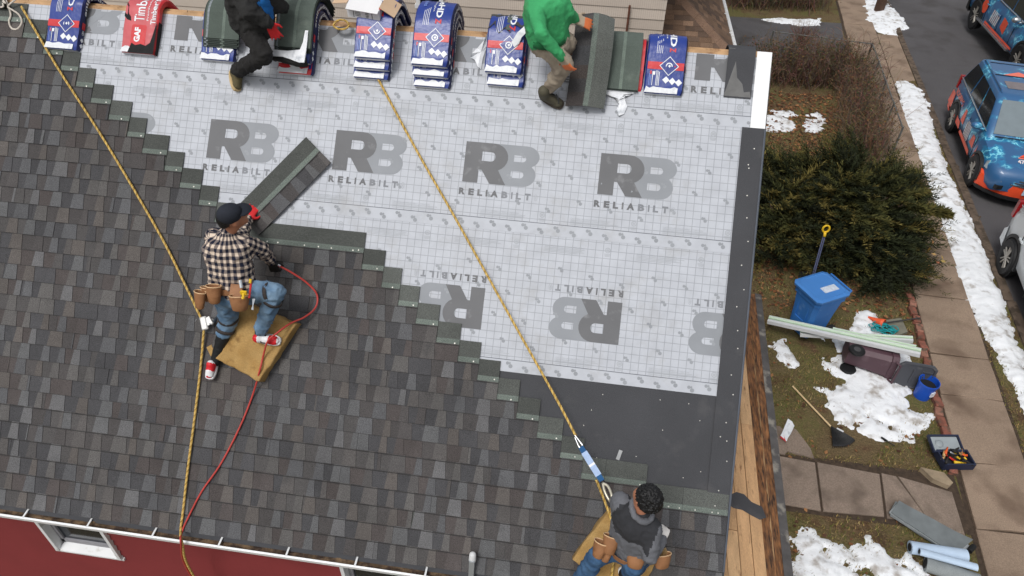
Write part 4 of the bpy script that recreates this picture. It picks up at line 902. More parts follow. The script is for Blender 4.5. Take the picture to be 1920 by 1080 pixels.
def person(label, J, cfg):
    """J: joints in world space (pelvis, chest, neck, head, sl, sr, el, er, wl, wr, hl, hr(hips), kl, kr, al, ar)"""
    root = thing('person', label, 'person', J['base'])
    r = cfg.get('r', {}); g = lambda k, d: r.get(k, d)
    # continuous body under the clothes
    b = MB(); n = Vector((0, 0, 1))
    b.capsule(J['pelvis'], .09, J['chest'], .105); b.capsule(J['chest'], .09, J['neck'], .05); b.capsule(J['sl'], .05, J['sr'], .05)
    for s in 'lr':
        b.capsule(J['s'+s], .045, J['e'+s], .036); b.capsule(J['e'+s], .036, J['w'+s], .026)
        b.capsule(J['h'+s], .07, J['k'+s], .052); b.capsule(J['k'+s], .05, J['a'+s], .036); b.capsule(J['pelvis'], .08, J['h'+s], .07)
    if cfg.get('bare_hands'):
        for s in cfg['bare_hands']: hand(b, J['w'+s], J['t'+s], J['n'+s], curl=.5, thumb=cfg['thumb'][s])
    H = J['head']; fd = Vector(cfg['face']).normalized(); up = (H-J['neck']).normalized(); up = (up-fd*up.dot(fd)).normalized(); x = fd.cross(up)
    HM = Matrix(((x.x, fd.x, up.x, H.x), (x.y, fd.y, up.y, H.y), (x.z, fd.z, up.z, H.z), (0, 0, 0, 1)))
    b.M = HM; b.ellip((0, -.005, .02), (.073, .092, .095), 16); b.ellip((0, .03, -.045), (.055, .06, .065), 14); b.capsule((0, .094, -.005), .012, (0, .108, -.03), .014, 8); b.capsule((-.02, .086, -.062), .01, (.02, .086, -.062), .01, 8); b.ellip((0, .07, -.09), (.03, .028, .022), 10)
    for sx in (-1, 1): b.ellip((sx*.076, -.005, -.008), (.012, .024, .034), 10); b.capsule((sx*.034, .082, .022), .012, (sx*.02, .088, .022), .01, 8)
    b.M = Matrix.Identity(4); b.capsule(J['neck'], .052, H-up*.06, .05)
    remesh('body', b, .012, skin, root, sm=2)
    q = MB(HM)
    for sx in (-1, 1): q.ellip((sx*.03, .087, .003), (.011, .006, .007), 8)
    obj('eyes', q, mat('eye', (.02, .015, .012), .2), root)
    return root, HM
def garment_top(root, J, m, loose=.02, region=None, uvb=False, cuffs=True, hem=.1, name='shirt', wr=.006, label=None, vox=.014, collar=True):
    b = MB(); P, C, Nk = J['pelvis'], J['chest'], J['neck']; sx = (J['sr']-J['sl']); sxn = sx.normalized()
    lo = P+(C-P)*.02
    for k in (-1, 1):
        b.capsule(lo+sxn*.07*k, .1+loose, C+sxn*.075*k, .098+loose); b.capsule(C+sxn*.07*k, .095+loose, lerp(J['sl'] if k < 0 else J['sr'], C, .25), .06+loose)
    b.capsule(lo, .115+loose, C, .115+loose); b.capsule(C, .1+loose, Nk-(Nk-C)*.15, .055+loose); b.capsule(J['sl'], .058+loose, J['sr'], .058+loose)
    for s in 'lr':
        b.capsule(J['s'+s], .06+loose, J['e'+s], .046+loose*.9); b.capsule(J['e'+s], .046+loose*.9, J['w'+s], .034+loose*.7)
    bones = None
    if uvb:
        ref = sxn; bones = [(P-(C-P)*.3, Nk, .16, ref)] + [(J['s'+s], J['e'+s], .075, ref) for s in 'lr'] + [(J['e'+s], J['w'+s], .06, ref) for s in 'lr']
    return remesh(name, b, vox, m, root, wrinkle=wr, wsc=13, sm=4, uvbones=bones, seed=J['base'].x, label=label, region=region)
def garment_legs(root, J, m, loose=.015, end=1.0, name='trousers', wr=.006, legs='lr', ends=None, label=None):
    b = MB(); b.capsule(J['hl'], .105+loose, J['hr'], .105+loose); b.capsule(J['pelvis'], .11+loose, lerp(J['hl'], J['hr'], .5), .11+loose)
    for s in legs:
        e = (ends or {}).get(s, end); b.capsule(J['h'+s], .09+loose, J['k'+s], .064+loose); b.capsule(J['k'+s], .062+loose, lerp(J['k'+s], J['a'+s], e), .05+loose)
    return remesh(name, b, .014, m, root, wrinkle=wr, wsc=12, sm=4, seed=J['base'].y, label=label)
def glove(root, J, s, m, curl=.5, thumb=1, spread=.6, label=None, tipm=None, sc=1.08, tf=.15):
    b = MB(); hand(b, J['w'+s], J['t'+s], J['n'+s], spread, curl, sc, thumb); b.capsule(lerp(J['w'+s], J['e'+s], .16), .036, J['w'+s], .034)
    w = J['w'+s]; d = (J['t'+s]-w).normalized(); reg = None
    if tipm: reg = lambda c: 1 if (c-w).dot(d) > tf*sc else 0
    return remesh('glove', b, .0085, [m]+([tipm] if tipm else []), root, sm=2, label=label, region=reg)
ROOFN = RM.to_3x3() @ Vector((0, 0, 1)); UPS = RM.to_3x3() @ Vector((0, 1, 0)); XR = Vector((1, 0, 0)); ZUP = Vector((0, 0, 1))
def joints(d):
    J = {k: RX(*v) if not isinstance(v, Vector) else v for k, v in d.items()}
    for k in list(J):
        pass
    return J
def pad(cs, th, label, w0=.016, wv=.01):
    P = [RF(x, y, w0) for x, y in cs]; q = MB(RM.copy()); c = sum(P, Vector())/4; rr = []
    # soft block with worn edges
    def at(a, b): return P[0].lerp(P[1], a).lerp(P[3].lerp(P[2], a), b)
    n = 14; per = [(i/n, 0) for i in range(n)] + [(1, i/n) for i in range(n)] + [(1-i/n, 1) for i in range(n)] + [(0, 1-i/n) for i in range(n)]
    for z, k in ((0, .985), (.01, 1), (th-.018, 1), (th-.004, .985), (th, .95), (th+.004, .7), (th+.003, .35), (th+.002, .05)):
        ring = []
        for j, (a, b) in enumerate(per):
            p = c+(at(a, b)-c)*k; nn = fbm((p.x*9, p.y*9, z*20+w0), 1, 4); d = (p-c).normalized(); p = p+d*nn*.014*(k > .9); ring.append((p.x, p.y, w0+z+.006*nn*(z > 0)))
        rr.append(ring)
    q.rings(rr, True); return obj('foam_pad', q, foam, smooth=True, label=label, cat='foam pad')
# --- worker in the plaid shirt
pad([(416, 672), (456, 562), (566, 608), (498, 714)], .14, 'thick tan foam pad under worker in plaid shirt')
J = joints(dict(base=(440, 610, .1), pelvis=(437, 540, .52), chest=(426, 470, .68), neck=(428, 436, .75), head=(437, 408, .84), sl=(402, 446, .70), sr=(456, 455, .67), el=(452, 440, .42), er=(490, 468, .50), wl=(464, 412, .10), wr=(508, 488, .26),
    tl=(475, 392, .05), tr=(517, 512, .17), hl=(424, 552, .50), hr=(456, 548, .50), kl=(428, 600, .22), kr=(518, 546, .52), al=(404, 678, .09), ar=(487, 624, .23)))
J['nl'] = ROOFN*.8+XR*.2; J['nr'] = ROOFN
J['base'] = RX(450, 610, .02)
w1, HM1 = person('worker in plaid shirt and dark cap kneeling on foam pad holding a shingle', J, dict(face=(RM.to_3x3() @ Vector((.8, .55, -.25)))))
garment_top(w1, J, plaidm, loose=.018, uvb=True, name='plaid_shirt', wr=.010)
garment_legs(w1, J, denim, ends={'l': .3, 'r': .9}, name='jeans', loose=.014, wr=.011)
q = MB(); q.capsule(lerp(J['kl'], J['al'], .28), .062, lerp(J['kl'], J['al'], .58), .056, 14); q.capsule(lerp(J['kl'], J['al'], .68), .054, lerp(J['kl'], J['al'], 1.0), .045, 14); remesh('leg_sleeve', q, .011, rubber, w1, sm=2, wrinkle=.003, wsc=20)
q = MB(); q.capsule(lerp(J['kr'], J['ar'], .9), .045, J['ar'], .045, 12); remesh('sock', q, .011, rubber, w1, sm=2)
redm2 = mat('shoe_red', lin(206, 34, 44), .5, var=.1); whs = mat('shoe_white', lin(228, 228, 230), .5, var=.06)
shoe(w1, RX(478, 632, .165), RX(528, 640, .165), ROOFN, 1.05, [whs, whs, redm2, rubber])
shoe(w1, RX(405, 676, .045), RX(393, 712, .10), ROOFN*.6-UPS*.4, 1.0, [redm2, whs, whs, redm2])
q = MB(HM1); q.ellip((0, -.008, .055), (.086, .104, .085), 18); 
q.M = HM1; cap = q; cap_o = remesh('cap', cap, .011, navycap, w1, sm=2)
q = MB(HM1); pts = [(.075*math.sin(a), .07+.095*math.cos(a)*1.0, .045-.02*math.cos(a)**2) for a in np.linspace(-1.35, 1.35, 12)]; inn = [(.07*math.sin(a), .05+.04*math.cos(a), .055) for a in np.linspace(-1.35, 1.35, 12)]
q.rings([inn, pts, [(x, y, z-.006) for x, y, z in pts], [(x, y, z-.006) for x, y, z in inn]], False, close=False); obj('brim', q, navycap, cap_o, smooth=True)
q = MB(HM1); q.capsule((-.02, -.085, .0), .042, (.02, -.085, .0), .042); q.capsule((0, -.06, .02), .068, (0, -.06, .03), .068); remesh('hair', q, .011, hairm, w1, sm=1)
q = MB(); q.capsule(lerp(J['chest'], J['neck'], .72), .068, J['neck'], .062); remesh('collar', q, .012, plaidm, w1, sm=2, uvbones=[(J['chest'], J['neck'], .07, XR)])
redg = mat('glove_red', lin(206, 40, 44), .7, var=.15, scale=20, bump=.3, bscale=120)
gl = glove(w1, J, 'l', redg, curl=.25, thumb=1, tipm=rubber, spread=.9, label='red glove with black fingertips'); q = MB(); c = J['wl']+(J['tl']-J['wl']).normalized()*.05; 
glove(w1, J, 'r', rubber, curl=1.5, thumb=-1, label='black glove round the nail gun')
# belt, straps and pouches
def belt(root, J, m, rx=.165, ry=.135, h=.05, dz=.02):
    ax = (J['chest']-J['pelvis']).normalized(); x = (J['hr']-J['hl']).normalized(); x = (x-ax*x.dot(ax)).normalized(); y = ax.cross(x); c = J['pelvis']+ax*dz
    q = MB(); q.rings([[c+ax*z+(x*rx*math.cos(a)+y*ry*math.sin(a))*k for a in np.linspace(0, 2*pi, 25)[:-1]] for z, k in ((-h/2, 1), (-h/2, 1.04), (h/2, 1.04), (h/2, 1), (-h/2, 1))], False)
    o = obj('tool_belt', q, m, root, smooth=True, auto=True); return o, lambda a, dr=0, dz_=0: (c+ax*dz_+(x*(rx+dr)*math.cos(a)+y*(ry+dr)*math.sin(a)), (x*math.cos(a)+y*math.sin(a)), -ax)
bo, bp_ = belt(w1, J, leather)
camdir = (CAM-J['pelvis']).normalized()
def pouch_px(root, px, py, w, wd, h, d, outtilt=(0, 0), **k):
    p = RX(px, py, w); out = (CAM-p).normalized()*.75-UPS*.25+XR*outtilt[0]; dn = -UPS*.8+XR*outtilt[1]-ROOFN*.3
    return pouch(root, p, out, dn, wd, h, d, **k)
pouch_px(w1, 381, 545, .62, .1, .15, .07, (-.5, -.1)); pouch_px(w1, 405, 533, .66, .12, .15, .09, (-.3, 0)); pouch_px(w1, 391, 537, .58, .1, .12, .06, (-.4, 0))
po, PM = pouch_px(w1, 448, 551, .66, .15, .13, .09, (.1, 0)); q = MB(); 
p0 = RX(443, 530, .67); q.M = RM @ Matrix.Translation(RF(444, 540, .68)); q.box((0, -.03, 0), (.1, .12, .02)); obj('pouch_flap', q, leather, w1)
q = MB(); a = RX(453, 540, .74); q.tube([a, a+UPS*.06-XR*.02], .013, 8); obj('tape_tool', q, mat('steel_tool', lin(190, 196, 202), .4, metal=.4), w1)
q = MB(); a = RX(456, 556, .76); q.tube([a-UPS*.02, a+UPS*.045], .012, 8); q.box(a+UPS*.03, (.05, .02, .03)); obj('yellow_tool', q, mat('tool_yellow', lin(226, 186, 40), .5), w1)
q = MB(); a = RX(468, 552, .72); q.tube([a-UPS*.03, a+UPS*.1], .009, 8); obj('screwdriver', q, mat('tool_red', lin(196, 44, 40), .4), w1)
q = MB(); a = RX(469, 530, .74); q.tube([a-UPS*.005, a+UPS*.03], .011, 8); obj('screwdriver_tip', q, mat('tool_yellow', lin(226, 186, 40), .5), w1)
for k in range(3):
    q = MB(); a = RX(474+k*2, 560, .70); q.tube([a, a-UPS*.09-XR*.015*(k-1)], .004, 6); obj('nail_strip', q, mat('steel_tool', lin(190, 196, 202), .4, metal=.4), w1)
strapm = mat('strap', lin(62, 56, 54), .8, var=.2)
for t, a, b, r_ in ((.78, 'hr', 'kr', .083), (.2, 'kr', 'ar', .082), (.9, 'hl', 'kl', .084), (.22, 'kl', 'al', .08)):
    q = MB(); band(q, lerp(J[a], J[b], t), J[b]-J[a], r_, .03); obj('kneepad_strap', q, strapm, w1, smooth=True)
# --- worker in the grey hoodie at the eave
pad([(1072, 1042), (1146, 944), (1240, 1012), (1190, 1130)], .11, 'tan foam pad under worker in grey hoodie')
J = joints(dict(base=(1165, 1050, .02), pelvis=(1180, 1028, .55), chest=(1192, 978, .86), neck=(1203, 958, .97), head=(1211, 934, 1.1), sl=(1163, 940, .93), sr=(1224, 992, .90), el=(1168, 1002, .72), er=(1219, 1044, .84), wl=(1215, 1012, .5), wr=(1240, 1012, .68),
    tl=(1235, 1005, .42), tr=(1246, 992, .6), hl=(1160, 1024, .5), hr=(1195, 1040, .5), kl=(1122, 1040, .55), kr=(1190, 1062, .62), al=(1085, 1092, .2), ar=(1180, 1070, .26)))
J['nl'] = ROOFN; J['nr'] = ROOFN; J['base'] = RX(1165, 1050, .02)
w2, HM2 = person('worker in grey hoodie with black curly hair crouching at the eave', J, dict(face=(RM.to_3x3() @ Vector((.28, -.8, -.45)))))
greyh = mat('grey_hoodie', lin(104, 106, 112), .95, var=.14, scale=14, bump=.3, bscale=300, grain=.14, gscale=400); darkv = mat('dark_vest', lin(52, 53, 57), .95, var=.14, scale=14, grain=.1, gscale=300)
ax = (J['neck']-J['pelvis']).normalized(); sx = (J['sr']-J['sl']).normalized(); back = (CAM-J['chest']).normalized()
def vest(c):
    d = c-J['chest']; t = d.dot(ax); k = abs((d-ax*t).dot(sx)); return 1 if (-.12-.1*(k/.13) < t < .2 and k < .155-.25*max(0, t-.05) and d.dot(back) > -.02) else 0
garment_top(w2, J, [greyh, darkv], loose=.016, name='hoodie', wr=.007, region=vest)
q = MB(); cN = J['neck']; fN = (J['head']-J['neck']).normalized(); R = []
for j in range(26):
    a = 2*pi*j/25; aa = sx; bb = fN.cross(sx); R.append(cN+fN*.01+(aa*math.cos(a)+bb*math.sin(a))*.085)
q.tube(R, .026, 8, False); remesh('hood', q, .011, greyh, w2, sm=2, wrinkle=.004, wsc=18)
garment_legs(w2, J, denim2, ends={'l': .95, 'r': .9}, name='jeans', loose=.014, wr=.011)
q = MB(HM2); rr = random.Random(3); q.ellip((0, -.015, .035), (.088, .105, .092), 16)
for k in range(1100):
    v = Vector((rr.gauss(0, 1), rr.gauss(0, 1)-.25, rr.gauss(0, 1)+.35)).normalized(); p = Vector((v.x*.09, v.y*.106-.015, v.z*.096+.035))
    if p.y > .06 and p.z < .05 or p.z < -.05: continue
    q.ellip(p*rr.uniform(.97, 1.06), (.0055, .0055, .0055), 6)
remesh('hair', q, .0045, hairm, w2, sm=1)
whg = mat('glove_white', lin(226, 222, 218), .8, var=.1, scale=30, bump=.3); glove(w2, J, 'r', whg, curl=1.1, thumb=-1, label='white glove'); glove(w2, J, 'l', whg, curl=1.1, thumb=1)
bo, bp_ = belt(w2, J, leather)
for px, py, w, wd, h, d, o in ((1133, 1014, .66, .11, .13, .08, (-.5, 0)), (1150, 1002, .68, .12, .14, .08, (-.2, 0)), (1194, 1032, .66, .14, .12, .09, (0, 0)), (1236, 1034, .62, .14, .11, .09, (.4, 0)), (1142, 1028, .60, .09, .1, .06, (-.4, 0))):
    pouch_px(w2, px, py, w, wd, h, d, o)
ring = mat('tool_red', lin(196, 44, 40), .4)
q = MB(RM @ Matrix.Translation(RF(1156, 1013, .7))); q.tube([(.028*math.cos(a), .022*math.sin(a), 0) for a in np.linspace(0, 2*pi, 15)], .012, 8, False); obj('red_tape_measure', q, ring, w2, smooth=True)
nm = mat('nail_brass', lin(200, 172, 120), .5, metal=.3)
for px, py, w in ((1194, 1036, .66), (1240, 1038, .63)):
    q = MB(RM @ Matrix.Translation(RF(px, py, w)) @ Matrix.Rotation(.5, 4, 'Z'))
    for k in range(9): q.tube([(-.04+.01*k, -.03, -.02), (-.035+.01*k, .035, .022)], .0035, 5)
    obj('nail_strip', q, nm, w2)
shoe(w2, RX(1164, 1062, .14), RX(1180, 1102, .14), ROOFN, 1.05, [mat('shoe_grey', lin(186, 180, 170), .7, var=.2, scale=20), whs, rubber, redm2]); shoe(w2, RX(1086, 1096, .04), RX(1070, 1132, .04), ROOFN, 1.0, [rubber, whs, redm2, rubber])
# --- worker in the green hoodie on the ridge
J = joints(dict(base=(1040, 190, .03), pelvis=(1028, 72, .42), chest=(1022, 16, .62), neck=(1024, -22, .70), head=(1034, -58, .78), sl=(1048, -4, .62), sr=(1000, 2, .64), el=(1066, 24, .56), er=(1014, 62, .78), wl=(1078, 36, .46), wr=(1052, 106, .62),
    tl=(1096, 42, .42), tr=(1068, 132, .52), hl=(1044, 78, .38), hr=(1016, 80, .38), kl=(1060, 108, .52), kr=(1058, 122, .44), al=(1110, 60, .2), ar=(1030, 166, .14)))
J['kl'] = RX(1064, 78, .34); J['al'] = RX(1070, 96, .08)
J['nl'] = ROOFN; J['nr'] = ROOFN*.6-XR*.5; J['base'] = RX(1040, 185, .02)
w3, HM3 = person('worker in green hoodie and khaki trousers pulling shingles from a bundle', J, dict(face=(RM.to_3x3() @ Vector((.8, -.1, -.5)))))
green = mat('green_hoodie', lin(64, 164, 104), .9, var=.16, scale=8, bump=.4, bscale=40, dirt=(lin(70, 124, 80), 5, .56, .74)); khaki = mat('khaki', lin(160, 148, 132), .9, var=.16, scale=9, bump=.4, bscale=40, dirt=(lin(120, 108, 96), 6, .55, .7))
garment_top(w3, J, green, loose=.012, name='hoodie', wr=.006); garment_legs(w3, J, khaki, ends={'l': .6, 'r': .9}, name='trousers', loose=.014, wr=.011)
q = MB(); c = lerp(J['pelvis'], J['chest'], .04); ax = (J['chest']-J['pelvis']).normalized(); band(q, c, ax, .155, .06); hemo = obj('hem', q, mat('green_dark', lin(34, 112, 66), .95, var=.2), w3, smooth=True)
q = MB(); a = lerp(J['pelvis'], J['hl'], .6)+ROOFN*.1; q.tube([a, a-UPS*.06+XR*.03, a-UPS*.12+XR*.05], .006, 6); q.tube([a, a-UPS*.05-XR*.04, a-UPS*.13-XR*.05], .006, 6); obj('drawstring', q, rubber, w3)
glg = mat('glove_khaki', lin(176, 160, 140), .8, var=.15); orang = mat('glove_orange', lin(222, 120, 70), .7, var=.15)
glove(w3, J, 'r', glg, curl=.6, thumb=1, tipm=orang, tf=.07, label='grey glove with orange fingertips'); glove(w3, J, 'l', glg, curl=.4, thumb=-1, tipm=orang, tf=.08)
bootm = mat('boot_olive', lin(84, 80, 66), .8, var=.2, scale=20, bump=.4, bscale=60); bsole = mat('boot_sole', lin(74, 66, 58), .9); bsole2 = mat('boot_sole_tan', lin(196, 172, 128), .9)
bt = shoe(w3, RX(1012, 178, .02), RX(1056, 200, .02), ROOFN, 1.1, [bootm, bsole], 'boot', True)
q = MB(); a = RX(1038, 176, .15)
for k in range(3): q.tube([a+XR*(-.02+.02*k), a+XR*(.02+.015*k)-UPS*(.02+.01*k)+ROOFN*.01, a+XR*(.05)-UPS*(.045+.02*k)], .005, 5)
obj('laces', q, rubber, bt)
# --- worker in the black hoodie on the ridge
J = joints(dict(base=(436, 160, .03), pelvis=(474, 44, .38), chest=(462, -12, .60), neck=(470, -50, .68), head=(485, -85, .74), sl=(444, -28, .62), sr=(500, -18, .60), el=(466, 22, .66), er=(520, 10, .44), wl=(503, 42, .54), wr=(530, 14, .34),
    tl=(520, 72, .42), tr=(540, 30, .26), hl=(462, 46, .36), hr=(486, 50, .36), kl=(496, 104, .42), kr=(500, 96, .2), al=(443, 134, .13), ar=(528, 114, .1)))
J['kr'] = RX(530, 60, .06); J['ar'] = RX(560, 80, .02)
J['nl'] = ROOFN; J['nr'] = ROOFN; J['base'] = RX(436, 150, .02)
w4, HM4 = person('worker in black hoodie with red glove sitting on the ridge', J, dict(face=(RM.to_3x3() @ Vector((.7, -.4, -.4)))))
blackh = mat('black_hoodie', lin(44, 44, 44), .95, var=.2, scale=10, bump=.3, bscale=60, grain=.12, gscale=300); blackp = mat('black_trousers', lin(34, 33, 33), .95, var=.25, scale=10, bump=.4, bscale=40)
garment_top(w4, J, blackh, loose=.03, name='hoodie', wr=.008)
garment_legs(w4, J, blackp, legs='l', ends={'l': .92}, name='trousers', loose=.014, wr=.011)
q = MB(); q.capsule(lerp(J['pelvis'], J['chest'], .3)+XR*.13+ROOFN*.03, .085, lerp(J['pelvis'], J['chest'], .85)+XR*.13+ROOFN*.04, .09); remesh('blue_shirt', q, .013, mat('blue_shirt', lin(30, 104, 176), .9, var=.15, scale=10), w4, sm=3, wrinkle=.006)
glove(w4, J, 'l', redg, curl=.3, thumb=-1, tipm=rubber, spread=.9, label='red glove with white mark')
q = MB(); c = J['wl']+(J['tl']-J['wl']).normalized()*.055; 
shoe(w4, RX(434, 132, .03), RX(444, 172, .03), ROOFN*.5+XR*.8, 1.1, [mat('boot_brown', lin(92, 84, 58), .8, var=.2, scale=20, bump=.4, bscale=60), bsole2], 'boot', True)
q = MB(RM.copy()); F = [RF(x, y+2, .2) for x, y in ((505, 108), (502, 96), (520, 94), (572, 104), (577, 120), (560, 121), (535, 115))]
q.rings([[(p.x, p.y, .15) for p in F], [(p.x, p.y, .2) for p in F], [(p.x*.96+F[3].x*.04, p.y, .215) for p in F]], True); remesh('trouser_knee', q, .012, blackp, w4, sm=3, wrinkle=.004)
# ------------------------------------------------------------------ shingles in hand, ropes, hose, tools on the roof
a, b = RF(486, 441, .03), RF(622, 306, .03); ang = math.atan2(b.y-a.y, b.x-a.x); L = (b-a).length
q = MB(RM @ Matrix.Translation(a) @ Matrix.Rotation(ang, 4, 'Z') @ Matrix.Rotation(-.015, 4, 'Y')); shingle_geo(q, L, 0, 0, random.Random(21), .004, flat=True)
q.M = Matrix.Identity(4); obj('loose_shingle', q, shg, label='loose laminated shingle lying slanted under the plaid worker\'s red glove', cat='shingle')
# shingle pulled upright by the green worker
q = MB(); rr = random.Random(8); pm = RF(1096, 203, .08); f = BMAP(pm.x, 0, .16); s0 = SG(pm.y, .16)
def ph(t): return .035+.10*math.exp(-((t+.02)/.09)**2)*0+(.14 if t < 0 else .14*max(0, 1-t/.12))*0+.06*math.sin((t+.2)/.4*pi)
sts = np.linspace(s0+.02, s0+.76, 22)
def P3(t, s, dh=0): return f(t+.02*math.sin((s-s0)*3), s, ph(t)-.05*(1 if s < s0+.45 else 0)*0+dh-.13*max(0, 1-(s-s0)/.5))
cells = []; x = sts[0]
while x < sts[-1]: w = rr.uniform(.1, .16); cells.append((x, min(x+w, sts[-1]), tuple(v*.8 for v in rr.choice(TONE)))); x += w
for (a, b, c) in cells:
    n = 3
    for i in range(n):
        u0, u1 = a+(b-a)*i/n, a+(b-a)*(i+1)/n
        for t0, t1, cc in ((-.17, -.1, c), (-.1, -.02, c), (-.02, .025, tuple(v*.95 for v in NAILZ)), (.025, .09, HEADLAP), (.09, .165, HEADLAP)):
            q.col = cc; q.quad(P3(t0, u0), P3(t1, u0), P3(t1, u1), P3(t0, u1)); q.quad(P3(t0, u0, -.006), P3(t0, u1, -.006), P3(t1, u1, -.006), P3(t1, u0, -.006))
obj('loose_shingle', q, shg, label='bent laminated shingle held up by the green hoodie worker', cat='shingle')
def cat_rom(P, n=8):
    P = [Vector(p) for p in P]; P = [P[0]*2-P[1]] + P + [P[-1]*2-P[-2]]; out = []
    for i in range(1, len(P)-2):
        for k in range(n):
            t = k/n; a, b, c, d = P[i-1:i+3]; out.append(.5*((2*b)+(c-a)*t+(2*a-5*b+4*c-d)*t*t+(3*b-a-3*c+d)*t**3))
    return out+[P[-2]]
def rope(name, pts, r, mats, label, cat, pitch=.055, group=None, par=None, n=6):
    P = pts; ln = [0]
    for i in range(1, len(P)): ln.append(ln[-1]+(P[i]-P[i-1]).length)
    step = pitch/9; m = int(ln[-1]/step); Q = []; j = 0
    for i in range(m+1):
        s = ln[-1]*i/m
        while j < len(ln)-2 and ln[j+1] < s: j += 1
        Q.append(P[j].lerp(P[j+1], (s-ln[j])/max(1e-6, ln[j+1]-ln[j])))
    q = MB(); t0 = (Q[1]-Q[0]).normalized(); nrm = t0.orthogonal().normalized(); fr = []
    for i in range(m+1):
        t = (Q[min(i+1, m)]-Q[max(i-1, 0)]).normalized(); nrm = (nrm-t*nrm.dot(t)).normalized(); fr.append((nrm.copy(), t.cross(nrm)))
    for k in range(3):
        pl = []
        for i in range(m+1):
            a = 2*pi*(i*step/pitch+k/3); pl.append(Q[i]+(fr[i][0]*math.cos(a)+fr[i][1]*math.sin(a))*r*.52)
        q.m = k % len(mats); q.tube(pl, r*.56, 5)
    return obj(name, q, mats, par, smooth=True, label=label, cat=cat, group=group)
yr = [mat('rope_gold', lin(212, 178, 96), .85, var=.25, scale=40), mat('rope_gold_dark', lin(172, 136, 66), .85, var=.25, scale=40), mat('rope_gold_pale', lin(206, 178, 112), .85, var=.2, scale=40)]
gutp = Vector(RX(340, 988, .05)); lip = Vector((0, 0, 0))
def WYp2(x, y, Y): d = ray(x, y); return CAM+d*((Y-CAM.y)/d.y)
l1 = WYp2(337, 1011, -.135); l1.z = EAVE+.012
hangp = WYp2(362, 1078, -.02); down = Vector((hangp.x+.25, -.12, .3))
main1 = cat_rom([RX(40, 12, .06), RX(110, 130, .058), RX(200, 270, .056), RX(300, 440, .058), RX(350, 540, .07), RX(380, 603, .09)], 6)
main1b = cat_rom([RX(383, 612, .08), RX(376, 690, .056), RX(364, 790, .054), RX(352, 880, .054), RX(343, 960, .054), RX(339, 992, .054), l1, hangp, down], 6)
rope('safety_rope', main1+main1b, .011, yr, 'long twisted gold safety rope beside plaid worker running over the gutter', 'rope')
rope('safety_rope', cat_rom([RX(700, 128, .06), RX(710, 150, .04), RX(780, 280, .05), RX(860, 420, .07), RX(960, 600, .12), RX(1040, 742, .2), RX(1080, 818, .28)], 6), .011, yr, 'gold safety rope running across the printed underlayment to grey hoodie worker', 'rope')
rope('safety_rope', cat_rom([RX(1118, 900, .36), RX(1132, 935, .3), RX(1146, 975, .34), RX(1152, 1010, .24), RX(1150, 1050, .2), RX(1146, 1090, .16)], 6), .011, yr, 'short gold rope tail hanging beside grey hoodie worker', 'rope')
wr_ = [mat('rope_white', lin(214, 206, 196), .85, var=.15, scale=40)]*3
rope('white_rope', cat_rom([RX(8, -8, .05), RX(20, 25, .04), RX(17, 40, .04), RX(22, 53, .04), RX(33, 54, .04), RX(41, 42, .04), RX(36, 28, .05), RX(24, 19, .06), RX(15, 12, .06), RX(28, 0, .08), RX(36, -8, .08)], 8), .0085, wr_, 'white rope loop hanging at the end of the ridge', 'rope', pitch=.04)
rope('white_rope', cat_rom([RX(-4, 14, .05), RX(6, 12, .07), RX(4, 2, .05), RX(10, 6, .09), RX(2, -6, .06)], 8), .008, wr_, 'knotted white rope end beside the ridge anchor', 'rope', pitch=.04)
rope('rope_coil', cat_rom([RX(640+14*math.cos(a)*(1+.1*math.sin(3*a)), 46+9*math.sin(a), .08+.012*(a/6)) for a in np.linspace(0, 17, 24)], 4), .009, yr, 'small gold rope coil on the bare ridge beside white carton', 'rope')
q = MB(RM @ Matrix.Translation(RF(2, 4, .05))); q.box((0, 0, 0), (.09, .12, .03)); q.tube([(.03*math.cos(a), .03*math.sin(a)+.05, .03) for a in np.linspace(0, 2*pi, 13)], .008, 6, False); obj('roof_anchor', q, mat('anchor', lin(70, 72, 68), .5, metal=.5), label='dark metal roof anchor at the ridge with ropes tied on', cat='anchor')
# rope grab and lanyard of worker one
steel = mat('steel', lin(196, 198, 202), .3, metal=.8, var=.1); 
g0 = RF(383, 606, .1); q = MB(RM @ Matrix.Translation(g0) @ Matrix.Rotation(.35, 4, 'Z')); q.bbox((0, 0, 0), (.06, .12, .03), .008); q.box((.045, .01, 0), (.05, .07, .018), Matrix.Rotation(.3, 3, 'Z'))
ga = obj('rope_grab', q, mat('grab_white', lin(222, 222, 220), .35, metal=.3, var=.05), label='pale metal rope grab clamped on the gold rope beside plaid worker', cat='rope grab', smooth=False)
q = MB(); q.tube([RX(391, 606, .1), RX(398, 608, .11), RX(402, 602, .13), RX(398, 598, .13)], .008, 6); obj('hook', q, steel, ga)
q = MB(); q.tube([RX(402, 603, .13), RX(408, 594, .2), RX(416, 580, .34), RX(424, 566, .46)], .014, 8); obj('lanyard', q, mat('lanyard_dark', lin(50, 60, 72), .8), label='dark lanyard from rope grab to plaid worker\'s harness', cat='lanyard')
q = MB(); q.tube([RX(x, y, .03) for x, y in ((354, 598), (358, 596), (360, 604), (366, 604), (368, 598))], .003, 5); obj('bent_wire', q, steel, label='thin bent wire scrap beside the rope grab', cat='wire')
